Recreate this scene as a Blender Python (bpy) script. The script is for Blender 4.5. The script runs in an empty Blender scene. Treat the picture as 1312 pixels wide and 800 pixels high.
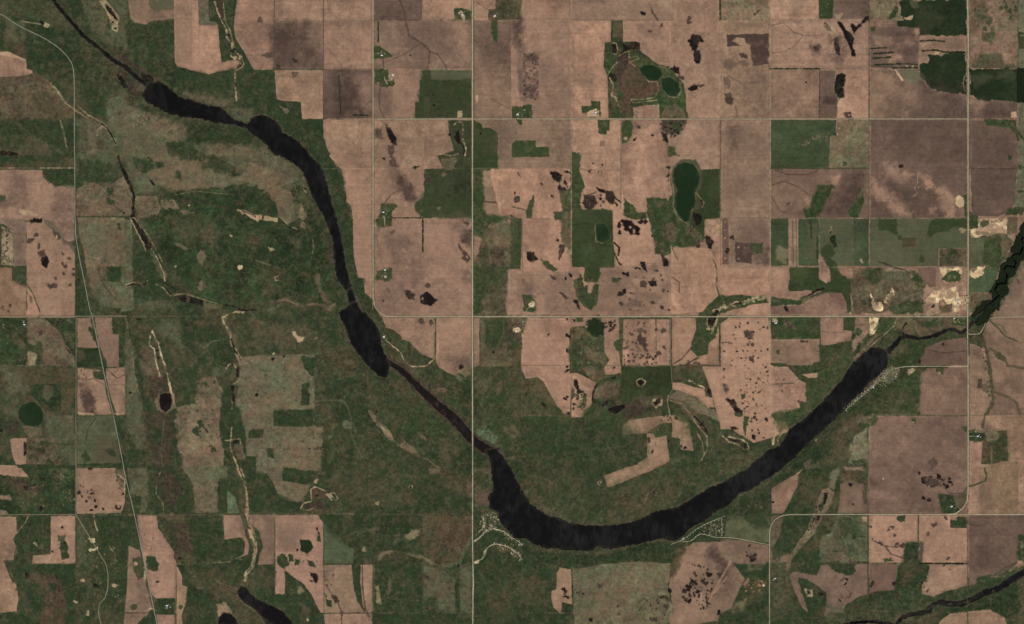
import bpy, math, random
import numpy as np

# ------------------------------------------------------------------ camera, sky, sun, exposure
M_PX = 12.672                       # metres of ground per photo pixel (a mile is 127 pixels)
PW, PH = 1312, 800
scene = bpy.context.scene
cam_data = bpy.data.cameras.new('camera')
cam = bpy.data.objects.new('camera', cam_data)
scene.collection.objects.link(cam)
CAM_H = 60000.0
cam.location = (0, 0, CAM_H)
cam.rotation_euler = (0, 0, 0)
cam_data.sensor_width = 36.0
cam_data.lens = 36.0 * (CAM_H - 40) / (PW * M_PX)
cam_data.clip_start = 100.0
cam_data.clip_end = 200000.0
scene.camera = cam

SUN_ELEV, SUN_AZ = math.radians(50), math.radians(145)     # azimuth clockwise from north (+y)
world = bpy.data.worlds.new('World')
scene.world = world
world.use_nodes = True
nt = world.node_tree
sky = nt.nodes.new('ShaderNodeTexSky')
sky.sky_type = 'NISHITA'
sky.sun_disc = False
sky.sun_elevation = SUN_ELEV
sky.sun_rotation = SUN_AZ
nt.links.new(sky.outputs[0], nt.nodes['Background'].inputs[0])
nt.nodes['Background'].inputs[1].default_value = 0.06
sun_data = bpy.data.lights.new('sun', 'SUN')
sun_data.energy = 3.0
sun_data.angle = math.radians(0.5)
sun_data.color = (1.0, 0.96, 0.9)
sun = bpy.data.objects.new('sun', sun_data)
scene.collection.objects.link(sun)
sun.rotation_euler = (math.pi / 2 - SUN_ELEV, 0, math.pi - SUN_AZ)
scene.view_settings.view_transform = 'Standard'
scene.view_settings.look = 'None'
scene.view_settings.gamma = 1.0
scene.view_settings.use_curve_mapping = False
scene.view_settings.exposure = 0.0
K_LIGHT = 0.93                      # what a level matt surface returns of its albedo under this sun and sky

C = scene.collection
rng = np.random.default_rng(7)
random.seed(7)
SS = 2.0                            # terrain cells per photo pixel, each way
GH, GW = int(PH * SS) + 1, int(PW * SS) + 1
# photo coordinates of every terrain vertex
GX = (np.arange(GW) / SS).astype(np.float32)
GY = (np.arange(GH) / SS).astype(np.float32)


# ------------------------------------------------------------------ noise
def value_noise(step, seed, pad=80):
    """smooth value noise over the terrain grid (plus PAD), in -1..1, features about STEP photo pixels"""
    h, w = GH + pad, GW + pad
    r = np.random.default_rng(seed)
    n = step * SS
    gy, gx = int(h / n) + 3, int(w / n) + 3
    g = r.uniform(-1, 1, (gy, gx)).astype(np.float32)
    y = np.arange(h) / n
    x = np.arange(w) / n
    iy, ix = y.astype(int), x.astype(int)
    fy, fx = (y - iy).astype(np.float32), (x - ix).astype(np.float32)
    fy = (fy * fy * (3 - 2 * fy))[:, None]
    fx = fx * fx * (3 - 2 * fx)
    rows = g[iy] * (1 - fy) + g[iy + 1] * fy
    return rows[:, ix] * (1 - fx) + rows[:, ix + 1] * fx


def fbm(step, seed, octaves=4, gain=0.55):
    out, a, tot = 0, 1.0, 0
    for k in range(octaves):
        if step / 2 ** k < 1.0:
            break
        out = out + a * value_noise(step / 2 ** k, seed * 31 + k)
        tot += a
        a *= gain
    return (out / tot * 1.6).astype(np.float32)


NOISE = {s: fbm(s, s + 3) for s in (3, 6, 14, 40)}


def noise_slice(s, y0, y1, x0, x1):
    oy, ox = rng.integers(0, 80, 2)
    return NOISE[s][oy + y0:oy + y1, ox + x0:ox + x1]


def box_of(pts, grow):
    x0, y0 = pts.min(0) - grow
    x1, y1 = pts.max(0) + grow
    a, b = max(0, int(x0 * SS)), min(GW, int(x1 * SS) + 2)
    c, d = max(0, int(y0 * SS)), min(GH, int(y1 * SS) + 2)
    return (c, d, a, b) if b > a and d > c else None


def seg_dist(pts, X, Y, closed):
    best = None
    n = len(pts)
    for i in range(n if closed else n - 1):
        ax, ay = pts[i]
        bx, by = pts[(i + 1) % n]
        dx, dy = bx - ax, by - ay
        L = dx * dx + dy * dy
        t = 0.0 if L < 1e-9 else np.clip(((X - ax) * dx + (Y - ay) * dy) / L, 0, 1)
        d = (X - ax - t * dx) ** 2 + (Y - ay - t * dy) ** 2
        best = d if best is None else np.minimum(best, d)
    if best is None:
        best = (X - pts[0][0]) ** 2 + (Y - pts[0][1]) ** 2
    return np.sqrt(best)


def inside(pts, X, Y):
    m = np.zeros(np.broadcast(X, Y).shape, bool)
    n = len(pts)
    for i in range(n):
        ax, ay = pts[i]
        bx, by = pts[(i + 1) % n]
        if ay == by:
            continue
        r = (Y >= min(ay, by)) & (Y < max(ay, by))
        xc = ax + (Y - ay) * (bx - ax) / (by - ay)
        m ^= r & (X > xc)
    return m


def sdf(pts, box):
    c, d, a, b = box
    X, Y = GX[None, a:b], GY[c:d, None]
    s = seg_dist(pts, X, Y, True)
    return np.where(inside(pts, X, Y), s, -s).astype(np.float32)


def sstep(x, e):
    t = np.clip(x / (2 * max(e, 1e-3)) + 0.5, 0, 1)
    return t * t * (3 - 2 * t)


# ------------------------------------------------------------------ land cover colours (as sRGB under this light)
PAL = dict(
    t1=(155, 121, 97), t2=(143, 113, 92), t3=(126, 102, 83), t4=(100, 81, 68), t5=(70, 56, 48),
    t1b=(149, 117, 94), t2p=(141, 113, 90), t3l=(134, 109, 87), t3p=(120, 96, 79), t3d=(114, 93, 76), t2d=(128, 103, 79),
    t4m=(107, 85, 71), t4b=(92, 73, 62), t4g=(96, 87, 69), t4p=(114, 95, 79),
    gd=(47, 57, 36), gx=(55, 64, 39), g2=(60, 65, 43), g2d=(53, 60, 37), g2l=(66, 75, 52), g3=(71, 70, 49), g4=(84, 82, 60), g4g=(83, 84, 60),
    g4p=(101, 94, 70), g5=(95, 93, 70), g5b=(104, 97, 74), g5g=(84, 94, 68), gc=(65, 75, 50), gcl=(74, 83, 57), gcp=(82, 88, 63),
    b1=(76, 68, 48), b1g=(88, 76, 58), b2=(86, 76, 57), b2g=(88, 80, 59), b2m=(96, 83, 64), b3=(105, 92, 70), b4=(112, 99, 75),
    wf=(38, 48, 30), k=(28, 23, 20), m=(62, 51, 42), mr=(80, 64, 50), p=(168, 142, 110), p2=(136, 121, 94), s=(188, 163, 124), rd=(150, 100, 75),
)
PALA = {k: np.array(v, np.float32) / 255 for k, v in PAL.items()}

# grassland that everything else lies on: dark green with browner and paler patches
n40, n14, n6 = (NOISE[k][:GH, :GW] for k in (40, 14, 6))
COL = np.empty((GH, GW, 3), np.float32)
COL[:] = PALA['gd']


def mix(mask, colour):
    COL[:] += mask[..., None] * (PALA[colour] - COL)


mix(0.75 * sstep(n40 + 0.6 * n14, 0.7), 'g2')
mix(0.42 * sstep(NOISE[14][25:25 + GH, 5:5 + GW] + 0.8 * NOISE[40][10:10 + GH, 33:33 + GW] + 0.25 - 0.6 * sstep(GX - 420, 200)[None, :], 0.7), 'g3')
mix(0.45 * sstep(-n40 - 0.3 * n14 - 0.35, 0.35), 'wf')
mix(0.32 * sstep(n14 + 0.7 * NOISE[40][60:60 + GH, 70:70 + GW] - 0.25, 0.5), 'b1')
mix(0.35 * sstep(n6 + 0.6 * NOISE[14][60:60 + GH, 70:70 + GW] - 0.55, 0.35), 'b2')
COL *= (1 + 0.05 * n6 + 0.05 * NOISE[3][:GH, :GW])[..., None]

# the ploughed upland that the fields north and east of the valley are cut from
_up = np.array([(300, -5), (351, 92), (414, 155), (428, 215), (452, 268), (456, 352), (478, 385), (488, 406), (1320, 406), (1320, -5)], float)
_m = sstep(sdf(_up, (0, GH, 0, GW)), 1.0) * (0.92 + 0.08 * n6)
_m2 = sstep(sdf(np.array([(1113, 530), (1320, 410), (1320, 740), (1113, 740)], float), (0, GH, 0, GW)), 1.0)
mix(np.maximum(_m, _m2), 't2')

REG = np.zeros((GH, GW), np.int16)          # which land sheet each vertex (and the cell right-below it) belongs to
REGIONS = [('prairie', 'grass', 0, 0.03)]
WOOD = np.zeros((GH, GW), bool)             # where woods and tree rows grow
WATER_SURF = []


def blend(box, mask, colour):
    c, d, a, b = box
    v = COL[c:d, a:b]
    v += mask[..., None] * (colour - v)


def op_field(pts, a):
    name, mat, col = a[:3]
    if col == 'gd' and pts[:, 0].mean() > 470 and pts[:, 1].mean() < 560:
        col = 'gx'
    kw = dict(t.split('=') for t in a[3:])
    amp = float(kw.get('a', 0.5))
    mot = float(kw.get('m', 0.065 if mat in ('soil', 'sand') else 0.1))
    box = box_of(pts, 3 + amp)
    if box is None:
        return
    c, d, x0, x1 = box
    s = sdf(pts, box) + amp * noise_slice(6, *box)
    al = sstep(s, 1.3 if amp >= 1.5 and mat in ('grass', 'marsh') else 0.42)
    v = 1 + mot * noise_slice(14, *box) + 0.7 * mot * noise_slice(40, *box) + 0.6 * mot * noise_slice(3, *box)
    tint = rng.uniform(-0.008, 0.008, 3) + rng.uniform(-0.025, 0.025)
    if mat == 'sand':
        mud = sstep(noise_slice(6, *box) + 0.6 * noise_slice(14, *box) - 0.15, 0.35)
        al = al * (1 - 0.68 * mud)
        v = v * (1 + 0.07 * noise_slice(3, *box))
    if mat in ('soil',):
        # drainage stains: damper, darker soil in meandering patches
        st = sstep(-np.abs(noise_slice(14, *box) + 0.4 * noise_slice(6, *box)) + 0.10, 0.10) * sstep(noise_slice(40, *box), 0.6)
        v = v * (1 - 1.6 * mot * st)
        X, Y = GX[None, x0:x1], GY[c:d, None]
        th = math.radians(float(kw.get('g', 90)))
        u = (X - pts[:, 0].mean()) * -math.sin(th) + (Y - pts[:, 1].mean()) * math.cos(th)      # across the rows
        tb = rng.uniform(-1, 1, 200)
        strip = tb[np.clip((u / rng.uniform(3.2, 5.5) + 100 + 0.25 * noise_slice(14, *box)).astype(int), 0, 199)]
        v = v * (1 + rng.uniform(0.006, 0.028) * strip)
        v = v * (1 + rng.choice((-0.05, 0.04, 0.0)) * (sstep(3.0 - s, 0.4)))                   # the headland, worked across the rest
        gx, gy = rng.uniform(-0.05, 0.05, 2)
        v = v * (1 + gx * (X - pts[:, 0].mean()) / (np.ptp(pts[:, 0]) + 1) + gy * (Y - pts[:, 1].mean()) / (np.ptp(pts[:, 1]) + 1))
        wetness = rng.uniform(0, 0.16)
        v = v * (1 - wetness * sstep(noise_slice(14, *box) * 0.6 + noise_slice(40, *box) - 0.25, 0.45))
    colour = PALA[col] * (1 + tint)
    vv = COL[c:d, x0:x1]
    vv += al[..., None] * (colour * v[..., None] - vv)
    REGIONS.append((name, mat, float(kw.get('g', 90 if random.random() < 0.6 else 0)), float(kw.get('s', 0.085))))
    REG[c:d, x0:x1][s > 0] = len(REGIONS) - 1


def op_blend(pts, a):
    col, al, edge, amp = a[0], float(a[1]), float(a[2]) / 4, float(a[3]) / 4
    stain = edge > 1.4 and col in ('t1', 't2', 't3', 't4', 't5', 't2p')
    if stain:
        edge *= 1.9
        amp *= 1.3
    box = box_of(pts, edge + amp + 1)
    if col == 'gd' and pts[:, 0].mean() > 470 and pts[:, 1].mean() < 560:
        col = 'gx'
    if box is None:
        return
    edge = max(edge, 0.4)
    s = sdf(pts, box)
    n = noise_slice(14 if amp > 2 else 6 if amp > 0.9 else 3, *box) + 0.5 * noise_slice(6 if amp > 2 else 3, *box)
    m = min(1.0, al * 1.3) * sstep(s + 0.25 * edge + amp * 1.15 * n + (0.35 * edge * noise_slice(3, *box) if edge > 1.2 else 0), (0.8 if edge < 1.6 else 1.1) * edge)
    if col in ('k', 't5') and edge < 1.6:
        blend(box, 0.4 * al * sstep(s + 1.0 + amp * n, 1.1), PALA['t4'] if col == 'k' else PALA['t3p'])
    if stain:
        m = m * np.clip(0.85 + 0.6 * noise_slice(14, *box) + 0.25 * noise_slice(3, *box), 0.1, 1.1)
    m = np.minimum(m * 1.06, 1) * np.clip(1.05 + 0.35 * noise_slice(6, *box), 0, 1)
    blend(box, m, PALA[col])
    if col == 'wf':
        c, d, x0, x1 = box
        WOOD[c:d, x0:x1] |= m > 0.5


def op_line(pts, a):
    col, w, al = a[0], float(a[1]), float(a[2])
    box = box_of(pts, w + 2)
    if box is None:
        return
    c, d, x0, x1 = box
    pale = col in ('p', 's', 'b3', 'b2')
    if pale:
        w *= 0.8
    s = w / 2 - seg_dist(pts, GX[None, x0:x1], GY[c:d, None], False) + (0.45 if pale else 0.25) * min(w, 4) * noise_slice(3, *box)
    m = np.minimum(al * 1.2, 0.97) * sstep(s + 0.1, 0.45) * (np.clip(0.85 + 0.75 * noise_slice(6, *box), 0.2, 1) if pale else np.clip(1.05 + 0.4 * noise_slice(6, *box), 0.45, 1))
    blend(box, m, PALA[col])
    if col == 'gd' and w <= 1.8 and al >= 0.8:
        WOOD[c:d, x0:x1] |= (s > 0.1) & (NOISE[6][c:d, x0:x1] > -0.5)


def spot(x, y, r, al, colour):
    p = np.array([[x, y]])
    box = box_of(p, r * 1.9 + 1)
    if box is None:
        return
    c, d, x0, x1 = box
    ang, asp = rng.uniform(0, np.pi), rng.uniform(1, 1.9)
    dx, dy = GX[None, x0:x1] - x, GY[c:d, None] - y
    u = dx * np.cos(ang) + dy * np.sin(ang)
    w = (-dx * np.sin(ang) + dy * np.cos(ang)) * asp
    s = r - np.sqrt(u * u + w * w) + 0.5 * r * noise_slice(3, *box) + 0.25 * min(r, 2) * noise_slice(6, *box)
    if colour.mean() < 0.26 and colour[1] < colour[0]:       # damp soil round a wet hollow
        blend(box, 0.45 * al * sstep(s + 0.8, 1.0), PALA['t4'])
    blend(box, min(al * 1.12, 0.97) * sstep(s + 0.1, 0.42), colour)


def op_spots(pts, a):
    for x, y in pts:
        spot(x, y, float(a[2]), float(a[1]), PALA[a[0]])


def op_dots(pts, a):
    col, al, n, r0, r1 = a[0], float(a[1]), int(a[2]), float(a[3]), float(a[4])
    lo, hi = pts.min(0), pts.max(0)
    if col in ('k', 't5', 'm') and n > 8:
        n, r0, r1 = int(n * 1.45), r0 * 0.72, r1 * 0.88
    k = 0
    for _ in range(n * 20):
        x, y = rng.uniform(lo, hi)
        if inside(pts, np.array(x), np.array(y)):
            pale = 0.62 if col in ('p', 's') else 1.0
            spot(x, y, (r0 + (r1 - r0) * rng.random() ** 2) * pale, pale * al * rng.uniform(0.6, 1), PALA[col])
            k += 1
            if k >= n:
                break


WATER_COL = dict(river=(16, 15, 13), pond=(20, 16, 15), algae_pond=(29, 45, 22), marsh_pond=(25, 16, 14), channel=(29, 23, 19))


def op_water(pts, a, al_amp=0.35):
    name = a[0]
    box = box_of(pts, 3)
    if box is None:
        return
    c, d, x0, x1 = box
    s = sdf(pts, box) + al_amp * noise_slice(3, *box) + 0.6 * al_amp * noise_slice(6, *box)
    colour = np.array(WATER_COL[name], np.float32) / 255
    # a thin muddy rim, then the water
    blend(box, 0.5 * sstep(s + 1.2, 0.7), PALA['b2'] if name != 'river' else PALA['b1'])
    shallow = colour * 1.0
    blend(box, sstep(s, 0.5), colour)
    if name in ('river', 'algae_pond', 'pond'):          # silty shallows along the bank, drifting out in plumes
        mud = np.array((46, 40, 33) if name != 'algae_pond' else (44, 58, 36), np.float32) / 255
        blend(box, 0.55 * sstep(s, 0.5) * sstep(1.3 - s + 1.6 * np.maximum(noise_slice(6, *box), -0.2), 1.2), mud)
        blend(box, 0.30 * sstep(s, 0.5) * sstep(noise_slice(14, *box) + 0.7 * noise_slice(6, *box) - 0.35, 0.6), mud)
    obj_name = {'channel': 'river', 'marsh_pond': 'pond'}.get(name, name)
    REGIONS.append((obj_name, 'water', 0, 0))
    REG[c:d, x0:x1][s > 0] = len(REGIONS) - 1


OPS = dict(F=op_field, C=op_blend, L=op_line, P=op_spots, D=op_dots, W=op_water)


def run(text):
    ox = oy = 0.0
    for line in text.strip().splitlines():
        line = line.strip()
        if not line or line[0] == '#':
            continue
        if line[0] == 'T':
            _, c, r = line.split()
            ox, oy = 328.0 * int(c), 200.0 * int(r)
            continue
        h, p = line.split(';')
        h = h.split()
        pts = np.array([[float(v) for v in q.split(',')] for q in p.split()]) / 4 + (ox, oy)
        OPS[h[0]](pts, h[1:])


def tile(c, r, text):
    """points read at 4x enlargement in tile column C, row R -> photo pixels"""
    return [(328.0 * c + float(q.split(',')[0]) / 4, 200.0 * r + float(q.split(',')[1]) / 4) for q in text.split()]

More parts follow.
